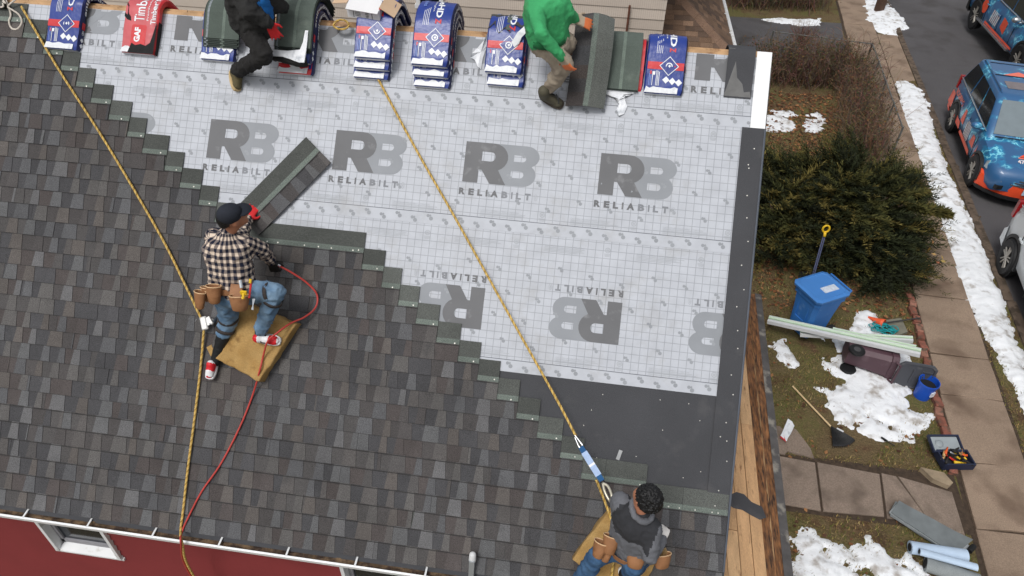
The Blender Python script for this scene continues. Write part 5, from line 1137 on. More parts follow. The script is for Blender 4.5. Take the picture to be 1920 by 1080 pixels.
# shackle, webbing shock absorber and snap hook of worker two
q = MB(); q.tube(cat_rom([RX(1078, 816, .29), RX(1090, 832, .3), RX(1092, 838, .31), RX(1086, 838, .3), RX(1078, 820, .29)], 5), .006, 6); lan = thing('shock_lanyard', 'blue and white webbing lanyard with hook on grey hoodie worker\'s rope', 'lanyard', RX(1100, 870, .3)); obj('shackle', q, steel, lan)
A, B = RX(1089, 838, .31), RX(1129, 902, .42); x = ((B-A).normalized()).cross((CAM-A).normalized()).normalized(); nn = x.cross((B-A).normalized())
for t0, t1, m in ((0, .16, mat('web_blue', lin(32, 84, 132), .8)), (.16, .5, mat('web_pale', lin(164, 186, 220), .7, var=.12, scale=50)), (.5, .56, whs), (.56, .84, mat('web_pale', lin(164, 186, 220), .7)), (.84, 1, mat('web_blue', lin(32, 84, 132), .8))):
    q = MB(); p, r_ = A.lerp(B, t0), A.lerp(B, t1); w = .026 if .1 < t0 < .8 else .022
    q.rings([[c+x*w+nn*.008, c-x*w+nn*.008, c-x*w-nn*.008, c+x*w-nn*.008] for c in (p, r_)], True); obj('webbing', q, m, lan)
q = MB(); q.tube([B, RX(1132, 910, .43)], .02, 8); obj('webbing_end', q, rubber, lan)
q = MB(); pa, pb = RX(1130, 906, .44), RX(1146, 948, .52); q.tube(cat_rom([pa, RX(1140, 912, .46), RX(1147, 930, .5), RX(1144, 940, .5), RX(1134, 922, .47), pa], 6), .011, 8); q.tube([RX(1143, 936, .5), RX(1148, 952, .54), RX(1152, 962, .56)], .009, 8); obj('snap_hook', q, mat('brass_steel', lin(206, 200, 182), .3, metal=.6), lan, smooth=True)
# red air hose and nail gun
hose = cat_rom([RX(522, 498, .24), RX(545, 510, .2), RX(575, 530, .12), RX(594, 552, .07), RX(592, 576, .08), RX(572, 594, .13), RX(545, 606, .19), RX(520, 624, .26), RX(502, 640, .27), RX(493, 670, .185), RX(487, 695, .175), RX(474, 740, .06), RX(450, 800, .051), RX(415, 868, .051), RX(378, 922, .051), RX(352, 972, .051), RX(342, 996, .055), l1+Vector((.0, -.012, .02)), hangp+Vector((-.03, 0, 0)), down+Vector((-.04, 0, 0))], 8)
q = MB(); q.tube(hose, .0085, 8); obj('air_hose', q, mat('hose_red', lin(186, 66, 60), .45, var=.12, scale=20), smooth=True, label='red air hose curling from nail gun across foam pad to gutter', cat='hose')
gun = thing('nail_gun', 'grey pneumatic nail gun in plaid worker\'s black glove', 'nail gun', RX(505, 500, .15))
q = MB(); q.capsule(RX(484, 462, .30), .038, RX(496, 470, .26), .04, 12); q.capsule(RX(490, 468, .24), .022, RX(494, 474, .08), .02, 10); obj('gun_head', q, mat('gun_grey', lin(150, 154, 156), .4, metal=.4), gun, smooth=True)
q = MB(); q.capsule(RX(496, 472, .26), .022, RX(518, 496, .24), .02, 10); obj('gun_handle', q, rubber, gun, smooth=True)
q = MB(); q.tube([RX(517, 495, .24), RX(526, 499, .235)], .011, 8); obj('hose_fitting', q, steel, gun)
q = MB(); q.capsule(RX(494, 478, .1), .02, RX(510, 494, .09), .03, 10); obj('magazine', q, mat('gun_dark', lin(60, 62, 64), .5), gun, smooth=True)
# small offcut of foam behind the pad and a shingle splinter
q = MB(RM @ Matrix.Translation(RF(397, 657, .03)) @ Matrix.Rotation(.6, 4, 'Z')); q.box((0, 0, 0), (.05, .09, .03)); obj('foam_offcut', q, foam, label='small tan foam offcut beside the big foam pad', cat='foam offcut')
# ladder at the eave
lm = mat('ladder_alu', lin(176, 182, 186), .4, metal=.6, var=.1); lx = RX(884, 1047, .1); lad = thing('ladder', 'aluminium ladder leaning against the gutter', 'ladder', (lx.x-.2, -1.0, 0))
tops = RX(886, 1046, .12)
for dx in (0, .38):
    q = MB(); top = Vector((tops.x+dx, tops.y, tops.z)) if dx == 0 else Vector((tops.x+dx, tops.y-.35, tops.z-.55)); bot = Vector((tops.x+dx, -.95, .02)); q.rings([[c+Vector((sx*.022, sy*.04, 0)) for sx, sy in ((-1, -1), (1, -1), (1, 1), (-1, 1))] for c in (bot, top)], True); rl = obj('rail', q, lm, lad)
    q = MB(); d_ = (top-bot).normalized(); q.capsule(top-d_*.02, .032, top+d_*.03, .03, 12); obj('rail_cap', q, mat('cap_grey', lin(206, 208, 210), .5), rl, smooth=True)
for k in range(8):
    q = MB(); t = .08+k*.1; c = Vector((tops.x, -.95+(tops.y+.95)*t, tops.z*t)); q.tube([c, c+Vector((.38, 0, 0))], .014, 8); obj('rung', q, lm, lad)
# ------------------------------------------------------------------ things in the yard
def frame(p, hx, up=(0, 0, 1)):
    up = Vector(up).normalized(); x = Vector(hx); x = (x-up*x.dot(up)).normalized(); y = up.cross(x)
    return Matrix(((x.x, y.x, up.x, p[0]), (x.y, y.y, up.y, p[1]), (x.z, y.z, up.z, p[2]), (0, 0, 0, 1)))
def cart(M, bodym, lidm, label, lid_open=False, sticker=True, sc=1.0, inside=None):
    """wheeled bin; local x = towards the front, z up"""
    root = thing('wheeled_bin', label, 'wheeled bin', M.translation); W_, D_, H_ = .56*sc, .62*sc, .92*sc
    def rr(hx, hy, z, ox=0, e=.06): return [(ox+a, b, z) for a, b in ((-hx, -hy+e), (-hx+e, -hy), (hx-e, -hy), (hx, -hy+e), (hx, hy-e), (hx-e, hy), (-hx+e, hy), (-hx, hy-e))]
    q = MB(M); q.rings([rr(D_*.33, W_*.38, .04, .03), rr(D_*.35, W_*.40, .06, .03), rr(D_*.41, W_*.44, H_*.55, .01), rr(D_*.47, W_*.48, H_*.86), rr(D_*.50, W_*.52, H_*.87), rr(D_*.50, W_*.52, H_)], True); body = obj('bin_body', q, bodym, root)
    if inside:
        q = MB(M); q.add(rr(D_*.46, W_*.47, H_+.002), [tuple(range(8))]); obj('bin_opening', q, inside, body)
    q = MB(M)
    for y in (-W_*.2, W_*.2): q.box((D_*.43, y, H_*.45), (.03, .025, H_*.55))
    q.box((D_*.40, 0, H_*.32), (.06, W_*.45, .14)); obj('front_ribs', q, bodym, body)
    q = MB(M); q.tube([(D_*.42, -W_*.2, H_*.36), (D_*.42, W_*.2, H_*.36)], .012, 6); obj('lift_bar', q, steel, body)
    q = MB(M); q.tube([(-D_*.50, -W_*.42, H_*.93), (-D_*.64, -W_*.42, H_*1.0), (-D_*.64, W_*.42, H_*1.0), (-D_*.50, W_*.42, H_*.93)], .018, 8); obj('handle', q, bodym, body)
    if not lid_open:
        q = MB(M); q.rings([rr(D_*.54, W_*.56, H_-.012, .01), rr(D_*.55, W_*.57, H_+.03, .01), rr(D_*.47, W_*.48, H_+.05, .01), rr(D_*.45, W_*.46, H_+.042, .01)], True); lid = obj('lid', q, lidm, root)
        if sticker:
            q = MB(M); q.box((-.06, W_*.16, H_+.045), (.28, .13, .012)); obj('sticker', q, mat('sticker', lin(196, 206, 220), .5, var=.2, scale=30), lid)
    else:
        LM = M @ Matrix.Translation((-D_*.52, 0, H_)) @ Matrix.Rotation(lid_open, 4, 'Y')
        q = MB(LM); q.rings([rr(D_*.52, W_*.57, -.0, D_*.52), rr(D_*.54, W_*.58, .035, D_*.52), rr(D_*.48, W_*.52, .04, D_*.52), rr(D_*.47, W_*.51, .022, D_*.52)], True); lid = obj('lid', q, lidm, root)
        q = MB(LM); q.box((D_*.75, -.06, .028), (.02, .2, .02)); q.box((D_*.45, 0, .028), (.02, .28, .02)); q.box((D_*.82, .12, .028), (.14, .02, .02)); obj('lid_ribs', q, lidm, lid)
    for s in (-1, 1):
        q = MB(M); q.M = M; q.lathe([(.04, -.03), (.11, -.028), (.125, -.01), (.125, .01), (.11, .028), (.04, .03)], 18, (-D_*.36, s*W_*.46, .125), (0, 1, 0), True); wl = obj('wheel', q, rubber, root, smooth=True, auto=True)
        q = MB(M); q.lathe([(.001, s*.031), (.05, s*.033), (.055, s*.03)], 14, (-D_*.36, s*W_*.46, .125), (0, 1, 0)); obj('hub', q, mat('hub_grey', lin(70, 70, 72), .6), wl)
    return root
bluep = mat('bin_blue', lin(50, 112, 184), .5, var=.1, scale=4, bump=.1, dirt=(lin(110, 150, 200), 6, .62, .78)); bluel = mat('bin_blue_lid', lin(66, 126, 196), .45, var=.08, scale=4)
cs = [G(x, y, .95) for x, y in ((1500, 522), (1557, 514), (1583, 546), (1530, 572))]; c = sum(cs, Vector())/4
fwd = ((cs[0]+cs[3])-(cs[1]+cs[2])); fwd.z = 0
print('cart', [(cs[i]-cs[(i+1) % 4]).length for i in range(4)], c)
cart(frame((c.x, c.y, 0), fwd), bluep, bluel, 'upright blue wheeled bin with pale sticker on its lid')
# toppled brown bin: its axis lies along the ground
a, b = G(1588, 656, .28), G(1690, 676, .28); ax = (b-a).normalized()
brp = mat('bin_brown', lin(84, 62, 70), .5, var=.12, scale=4, bump=.1, dirt=(lin(112, 92, 98), 5, .6, .76)); darkl = mat('bin_lid_dark', lin(78, 80, 86), .55, var=.12, scale=6, dirt=(lin(110, 110, 112), 8, .6, .75))
side = Vector((0, 0, 1)).cross(ax)
print('brown', (b-a).length, a, b)
M = Matrix(((side.x, 0, ax.x, a.x-ax.x*.05), (side.y, 0, ax.y, a.y-ax.y*.05), (0, 1, 0, .26), (0, 0, 0, 1)))
cart(M, brp, darkl, 'brown wheeled bin lying on its side on snow with dark lid open', lid_open=-rad(88), sc=.82, inside=darkm)
# blue bucket
p = G(1727, 742, 0); q = MB(); q.lathe([(.001, .0), (.115, .0), (.14, .3), (.152, .3), (.152, .335), (.142, .335), (.14, .31), (.118, .02), (.001, .02)], 22, p); bk = obj('bucket', q, mat('bucket_blue', lin(28, 84, 190), .4, var=.1), smooth=True, auto=True, label='round blue plastic bucket beside the dark bin lid', cat='bucket')
q = MB(); q.lathe([(.001, .24), (.13, .24)], 16, p); obj('bucket_contents', q, darkm, bk); q = MB(); q.box((p.x+.07, p.y-.12, .17), (.07, .02, .09), Matrix.Rotation(.5, 3, 'Z')); obj('label_patch', q, whitew, bk)
# orange cone lying down
a, b = G(1628, 594, .07), G(1657, 607, .1); q = MB(); d = b-a; q.lathe([(.014, 0), (.03, d.length*.3), (.06, d.length*.75), (.085, d.length), (.075, d.length)], 16, a, d); cone = obj('traffic_cone', q, mat('cone_orange', lin(236, 100, 60), .5, var=.1), smooth=True, label='small orange cone tipped over on the snow beside teal rope', cat='cone')
# teal rope heap
rr = random.Random(2); c = G(1655, 620, .03); P = []
for k in range(70):
    a = k*.62; r_ = .1+.05*math.sin(k*1.3)+rr.uniform(-.02, .02); P.append(Vector((c.x+(r_*1.3)*math.cos(a)-.05*math.sin(k*.2), c.y+r_*math.sin(a), .03+.09*rr.random()*(1-r_*3)+.03)))
q = MB(); q.tube(cat_rom(P, 4), .008, 5); obj('teal_rope', q, mat('teal', lin(20, 150, 156), .6, var=.2, scale=30), smooth=True, label='tangled heap of teal rope beside orange cone', cat='rope')
# green and white metal bars lying across the bin
barm = mat('bar_green', lin(200, 222, 196), .5, var=.08, scale=6); barw = mat('bar_white', lin(210, 212, 214), .5, var=.06); bard = mat('bar_grey', lin(110, 116, 116), .6)
def bar(p0, p1, w, lab, h=.07):
    A, B = G(*p0), G(*p1); d = (B-A).normalized(); s = Vector((0, 0, 1)).cross(d).normalized(); u = d.cross(s)
    t = thing('downspout_bar', lab, 'metal bar', A, 'pale green metal bars')
    for (o0, o1, z0, z1, m) in ((-w, -w*.1, 0, h, barm), (-w*.1, w*.25, 0, h*.6, bard), (w*.25, w, 0, h*.9, barw)):
        q = MB(); q.rings([[c+s*-o0+u*z0, c+s*-o1+u*z0, c+s*-o1+u*z1, c+s*-o0+u*z1] for c in (A, B)], True); obj('channel' if m != bard else 'groove', q, m, t)
    q = MB(); q.rings([[c+s*(w*.75)+u*h, c+s*(w*.62)+u*h, c+s*(w*.62)+u*(h+.01), c+s*(w*.75)+u*(h+.01)] for c in (A, B)], True); obj('rib', q, barw, t)
bar((1440, 602, .25), (1725, 665, .60), .075, 'long pale green and white bar leaning across brown bin')
bar((1500, 628, .2), (1711, 640, .57), .05, 'shorter pale green bar crossing behind the long bar')
bar((1560, 622, .36), (1716, 656, .53), .035, 'narrow pale green bar tucked beside the long bar')
# snow shovel with yellow grip behind the blue bin
p0, p1 = G(1524, 520, .35), G(1525, 466, 1.2); sh = thing('snow_shovel', 'shovel with yellow D-grip standing behind the blue bin', 'shovel', Vector((p0.x, p0.y, 0)))
q = MB(); base = Vector((p0.x, p0.y, .02)); topp = Vector((p1.x, p1.y, p1.z)); topp = base+(Vector((p0.x+.02, p0.y+.25, 1.15))-base)
for s in (-.014, .014): q.tube([base+Vector((s, 0, .3)), topp+Vector((s, 0, 0))], .011, 8)
obj('shaft', q, mat('shaft_blue', lin(86, 92, 122), .5), sh)
q = MB(); q.tube([topp+Vector((.055*math.sin(a), .02, .07+.07*math.cos(a))) for a in np.linspace(0, 2*pi, 15)], .018, 8, False); q.tube([topp-Vector((0, .03, .06)), topp+Vector((0, .0, .01))], .025, 8); obj('grip', q, mat('tool_yellow', lin(226, 186, 40), .5), sh, smooth=True)
q = MB(); q.rings([[base+Vector((x, .05*math.cos(x*5)+z*.2, z)) for x in np.linspace(-.22, .22, 9)] for z in (.0, .18, .36)], False, close=False); obj('blade', q, rubber, sh)
# rake
a, b = G(1486, 724, .04), G(1558, 800, .06); rk = thing('leaf_rake', 'black leaf rake with pale wooden handle lying on grass', 'rake', a)
q = MB(); q.tube([a, b], .013, 8); obj('handle', q, mat('ash_handle', lin(212, 186, 144), .7, var=.1), rk)
c1, c2 = G(1562, 838, .03), G(1604, 826, .03); d = (b-a).normalized(); x = Vector((0, 0, 1)).cross(d); base = b
for k in range(15):
    t = k/14; e = c1.lerp(c2, t)+(d*.05*math.sin(t*pi)); q = MB(); m_ = base.lerp(e, .9); q.tube([base+Vector((0, 0, .01)), base.lerp(e, .5)+Vector((0, 0, .02)), m_+Vector((0, 0, .01)), e+Vector((0, 0, -.02))], [.007, .009, .009, .005], 5); obj('tine', q, rubber, rk)
q = MB(); P = [base.lerp(c1.lerp(c2, t)+d*.05*math.sin(t*pi), .35) for t in np.linspace(0, 1, 9)]; P2 = [base.lerp(c1.lerp(c2, t)+d*.05*math.sin(t*pi), .98) for t in np.linspace(0, 1, 9)]; q.rings([[p+Vector((0, 0, .014)) for p in P], [p+Vector((0, 0, .012)) for p in P2]], False, close=False); obj('tine_bridge', q, mat('rake_black', lin(42, 42, 44), .6), rk)
q = MB(); p = base.lerp(c2, .35)+Vector((0, 0, .035)); q.box(p, (.1, .025, .006), Matrix.Rotation(-.55, 3, 'Z')); obj('label_tag', q, whitew, rk)
# plastic scrap by the wall
pts = [(1477, 786), (1484, 793), (1488, 802), (1482, 815), (1476, 824), (1474, 830), (1462, 820), (1466, 812), (1471, 800)]; P = [G(x, y, .05) for x, y in pts]; c = sum(P, Vector())/len(P)
q = MB(); R = [[c.lerp(p, k)+Vector((0, 0, .03+.03*fbm((p.x*9, p.y*9, k*3)))) for p in P] for k in (0.02, .5, 1)]; q.rings(R, False); sc_ = obj('plastic_scrap', q, whitew, smooth=True, label='torn white and red plastic scrap on the paving by the house', cat='plastic')
P = [G(x, y, .085) for x, y in ((1462, 819), (1470, 816), (1474, 829))]; q = MB(); q.add(P, [(0, 1, 2)]); obj('red_print', q, redw, sc_)
# open tool case
cs = [G(x, y, .1) for x, y in ((1738, 822), (1795, 822), (1812, 870), (1762, 884))]; c = sum(cs, Vector())/4; fx_ = (cs[1]-cs[0]); M = frame((c.x, c.y, .03), fx_)
tb = thing('tool_case', 'open dark blue tool case full of tools on the sidewalk edge', 'tool case', (c.x, c.y, .03)); navyp = mat('case_navy', lin(34, 42, 66), .5, var=.1); caseg = mat('case_grey', lin(150, 158, 162), .5, var=.12, scale=10)
Lx, Ly = .42, .24
def tray(M, m1, m2, par, nm, h=.09):
    q = MB(M); q.box((0, 0, .006), (Lx, Ly, .012))
    for x, y, w, d in ((-Lx/2, 0, .02, Ly+.02), (Lx/2, 0, .02, Ly+.02), (0, -Ly/2, Lx-.02, .02), (0, Ly/2, Lx-.02, .02)): q.box((x, y, h/2), (w, d, h))
    o = obj(nm, q, m1, par); q = MB(M); q.box((0, 0, .018), (Lx-.03, Ly-.03, .01)); obj(nm+'_lining', q, m2, o); return o
M0 = M @ Matrix.Translation((.03, -.13, .03)); tray(M0, navyp, mat('case_dark', lin(40, 44, 50), .7), tb, 'case_base', .12)
M1 = M @ Matrix.Translation((-.02, .1, .13)) @ Matrix.Rotation(.25, 4, 'X'); l_ = tray(M1, navyp, caseg, tb, 'case_lid', .05)
q = MB(M1); q.lathe([(.001, .045), (.03, .045), (.055, .035), (.06, .02)], 14, (-.09, 0, 0)); obj('round_fitting', q, caseg, l_, smooth=True)
rr = random.Random(5); cols = [mat('tool_blk', lin(34, 32, 30), .6), mat('tool_or', lin(226, 96, 40), .5), mat('tool_br', lin(150, 110, 70), .6), mat('tool_yellow', lin(226, 186, 40), .5), steel, mat('tool_red', lin(196, 44, 40), .4), mat('tool_wd', lin(196, 160, 110), .7)]
for k in range(26):
    x, y = rr.uniform(-.16, .16), rr.uniform(-.09, .12); a = rr.uniform(0, pi); l = rr.uniform(.06, .2); z = .06+rr.uniform(0, .09)
    q = MB(M0); d = Vector((math.cos(a), math.sin(a), rr.uniform(-.2, .2)))*l/2; q.tube([Vector((x, y, z))-d, Vector((x, y, z))+d*.2, Vector((x, y, z))+d], [rr.uniform(.012, .022), .014, .01], 7); obj('hand_tool', q, cols[k % 7 if rr.random() > .4 else 0], tb, smooth=True)
q = MB(M0); q.tube(cat_rom([Vector((.08*math.cos(a)*.8-.02, .05*math.sin(a)+.06, .12+.012*a/6)) for a in np.linspace(0, 18, 26)], 3), .009, 6); obj('cable_coil', q, rubber, tb, smooth=True)
# grey shingle pack, blue rolls
def slabpack(cs, h0, n, th, m, name, lab, cat, grp=None, sag=.0):
    P = [G(x, y, h0) for x, y in cs]; t = thing(name, lab, cat, (P[0].x, P[0].y, 0), grp)
    for i in range(n):
        q = MB(); z = h0*0+.02+i*th; jit = [Vector((random.uniform(-.03, .03), random.uniform(-.02, .02), 0)) for _ in range(4)]; N_ = 12; R = []
        for k in range(N_+1):
            u = k/N_; A = (P[0]+jit[0]).lerp(P[1]+jit[1], u); B = (P[3]+jit[3]).lerp(P[2]+jit[2], u); zz = z+sag*(1-u)**2+.006*math.sin(u*9+i)
            R.append([(A.x, A.y, zz), (B.x, B.y, zz), (B.x, B.y, zz+th*.8), (A.x, A.y, zz+th*.8)])
        q.rings(R, True); obj('strip', q, m[i % len(m)], t)
    return t
gsh = [mat('pack_grey', lin(140, 146, 148), .85, var=.2, scale=8, grain=.15, gscale=120), mat('pack_grey2', lin(112, 118, 120), .85, var=.2, scale=8), mat('pack_grey3', lin(158, 164, 168), .8, var=.15, scale=8)]
slabpack([(1664, 966), (1790, 1040), (1818, 1012), (1680, 946)], .06, 5, .016, gsh, 'shingle_pack', 'grey flexible shingle strips stacked on the path', 'shingle pack', sag=.06)
slabpack([(1722, 990), (1800, 1046), (1822, 1020), (1740, 975)], .12, 2, .03, gsh[1:], 'shingle_pack', 'small grey strip pack half under the blue rolls', 'shingle pack')
rollb = mat('roll_blue', lin(186, 206, 228), .55, var=.1, scale=5, bump=.15, bscale=12); 
def roll(p0, p1, r, lab, m=rollb, flat=.7):
    A, B = G(*p0), G(*p1); q = MB(); q.tube([A, A.lerp(B, .5), B], [r, r*.97, r*.98], 16, True, sq=flat); o = obj('underlay_roll', q, m, smooth=True, auto=True, label=lab, cat='roll', group='rolls of sheet beside the path')
    d = (B-A).normalized(); q = MB(); q.lathe([(.001, -.004), (r*.62, -.004)], 14, A, d); obj('roll_core', q, darkm, o)
roll((1706, 1026, .12), (1812, 1042, .12), .085, 'wide pale blue sheet roll beside the path', flat=.85)
roll((1724, 1034, .22), (1832, 1064, .2), .05, 'slim pale blue sheet roll lying over grey pack')
roll((1735, 1056, .1), (1836, 1092, .1), .11, 'flattened grey sheet roll under the blue rolls', gsh[0], .7)
q = MB(); a, b = G(1817, 1034, .1), G(1826, 1024, .1); q.tube([a, b], .035, 10); obj('black_handle', q, rubber, label='short black rubber handle sticking out beside blue rolls', cat='handle')
# trowel, cable, leaves
q = MB(); a, b = G(1652, 820, .04), G(1678, 836, .04); q.tube([a, a.lerp(b, .45)], .016, 7); q.tube([a.lerp(b, .45), b], .006, 6); obj('hand_tool', q, rubber, label='thin dark hand tool lying at the snow edge', cat='tool')
q = MB(); q.tube([G(1440, 598, 1.6)+Vector((0, 0, 0)), Vector((6.5, 7.6, 2.4)), Vector((12, 9.6, 4.2))], .006, 5)
q = MB(); q.tube([G(1655, 606, .1), G(1725, 596, .12)], .012, 6); obj('iron_bar', q, mat('rod', lin(60, 60, 62), .6), label='thin dark rod lying from cone across the brick edging', cat='rod')
q = MB(); P = [G(1660, 600, .05), G(1690, 596, .05), G(1702, 622, .05), G(1676, 632, .05)]; q.rings([[(p.x, p.y, .0) for p in P], [(p.x, p.y, .05) for p in P]], True); obj('flat_stone', q, mat('slate', lin(118, 116, 104), .9, var=.2, scale=10), label='flat grey green stone beside the teal rope', cat='stone')
# utility pole at the snow mound
p = G(1646, 24, 0); pole = thing('utility_pole', 'brown wooden utility pole rising from a snow mound', 'utility pole', p); q = MB(); q.tube([p+Vector((0, 0, -.2)), p+Vector((0, 0, 9))], [.16, .11], 14); obj('post', q, mat('pole_wood', lin(104, 80, 66), .9, var=.25, scale=6, bump=.5), pole, smooth=True)
q = MB(); q.tube([p+Vector((-.9, 0, 8.2)), p+Vector((.9, 0, 8.2))], .06, 6); obj('crossarm', q, mat('pole_wood', lin(104, 80, 66), .9), pole)
# ------------------------------------------------------------------ vehicles
def wrap_mat(name, base, bolt, dens=1.0):
    m = bpy.data.materials.new(name); m.use_nodes = True; t = m.node_tree; b = t.nodes['Principled BSDF']; N = t.nodes.new; L = t.links.new
    tc = N('ShaderNodeTexCoord')
    def ridge(sc, w, off):
        mp = N('ShaderNodeMapping'); mp.inputs['Location'].default_value = (off, off*.7, off*1.3); L(tc.outputs['Object'], mp.inputs[0])
        n = N('ShaderNodeTexNoise'); n.inputs['Scale'].default_value = sc; n.inputs['Detail'].default_value = 5; n.inputs['Roughness'].default_value = .62; L(mp.outputs[0], n.inputs['Vector'])
        s = N('ShaderNodeMath'); s.operation = 'SUBTRACT'; L(n.outputs['Fac'], s.inputs[0]); s.inputs[1].default_value = .5; a = N('ShaderNodeMath'); a.operation = 'ABSOLUTE'; L(s.outputs[0], a.inputs[0])
        r = N('ShaderNodeMapRange'); r.inputs[1].default_value = 0; r.inputs[2].default_value = w; r.inputs[3].default_value = 1; r.inputs[4].default_value = 0; L(a.outputs[0], r.inputs[0]); return r.outputs[0]
    n2 = N('ShaderNodeTexNoise'); n2.inputs['Scale'].default_value = 1.6; L(tc.outputs['Object'], n2.inputs['Vector']); gate = N('ShaderNodeMapRange'); gate.inputs[1].default_value = .46; gate.inputs[2].default_value = .57; L(n2.outputs['Fac'], gate.inputs[0])
    mu = N('ShaderNodeMath'); mu.operation = 'MULTIPLY'; L(ridge(1.3*dens, .018, 3), mu.inputs[0]); L(gate.outputs[0], mu.inputs[1])
    mu2 = N('ShaderNodeMath'); mu2.operation = 'MULTIPLY'; L(ridge(1.3*dens, .07, 3), mu2.inputs[0]); L(gate.outputs[0], mu2.inputs[1])
    m1 = N('ShaderNodeMix'); m1.data_type = 'RGBA'; L(mu2.outputs[0], m1.inputs[0]); m1.inputs[6].default_value = (*base, 1); m1.inputs[7].default_value = (*lin(30, 150, 196), 1)
    m2 = N('ShaderNodeMix'); m2.data_type = 'RGBA'; L(mu.outputs[0], m2.inputs[0]); L(m1.outputs[2], m2.inputs[6]); m2.inputs[7].default_value = (*bolt, 1)
    L(m2.outputs[2], b.inputs['Base Color']); b.inputs['Roughness'].default_value = .35; b.inputs['Coat Weight'].default_value = .3; return m
wrapb = wrap_mat('car_wrap_blue', lin(50, 96, 142), lin(150, 228, 240)); carorange = mat('car_orange', lin(232, 82, 46), .35, var=.06); salmon = mat('decal_salmon', lin(238, 120, 100), .4, var=0); cyanp = mat('decal_pale', lin(226, 214, 214), .4, var=0)
carwhite = mat('car_white', lin(216, 222, 226), .25, var=.03, spec=.6); carglass = mat('car_glass', lin(34, 42, 48), .06, var=.1, spec=.9); screen = mat('car_windscreen', lin(120, 132, 138), .08, var=.08, spec=.9); chrome = mat('chrome', lin(200, 204, 208), .2, metal=.9); trimk = mat('car_trim', lin(26, 27, 29), .5); lampm = mat('head_lamp', lin(150, 160, 166), .1, metal=.3); tail = mat('tail_lamp', lin(150, 20, 26), .2); rimm = mat('alloy_rim', lin(168, 164, 156), .35, metal=.6)
def rrect(x0, x1, hy, z, e, n=5, skew=0):
    out = []
    for cx, cy, a0 in ((x1-e, hy-e, 0), (x0+e, hy-e, 90), (x0+e, -hy+e, 180), (x1-e, -hy+e, 270)):
        for i in range(n): a = rad(a0+90*i/(n-1)); out.append((cx+e*math.cos(a), cy+e*math.sin(a), z))
    return out
def wheel(M, root, x, y, r, s, rim=None):
    q = MB(M); q.lathe([(r*.62, -.1), (r*.93, -.11), (r, -.08), (r, .08), (r*.93, .11), (r*.62, .1), (r*.6, .0)], 28, (x, y, r), (0, 1, 0)); t = obj('wheel', q, rubber, root, smooth=True, auto=True)
    q = MB(M); yy = y+s*.085; q.lathe([(r*.63, s*.1), (r*.56, s*.085), (r*.5, s*.03), (.001, s*.03)], 24, (x, y, r), (0, 1, 0)); 
    obj('rim_barrel', q, trimk if rim is None else rim, t, smooth=True, auto=True)
    for k in range(5):
        q = MB(M); a = 2*pi*k/5+.3; c, sn = math.cos(a), math.sin(a); px, pz = -sn, c
        for w in (-.018, .018): q.tube([(x+c*.03+px*w, yy, r+sn*.03+pz*w), (x+c*r*.58+px*w*2.2, yy, r+sn*r*.58+pz*w*2.2)], .016, 6)
        obj('spoke', q, rimm, t)
    q = MB(M); q.lathe([(.001, s*.1), (.04, s*.098), (.045, s*.08)], 12, (x, y, r), (0, 1, 0)); obj('hub', q, rimm, t)
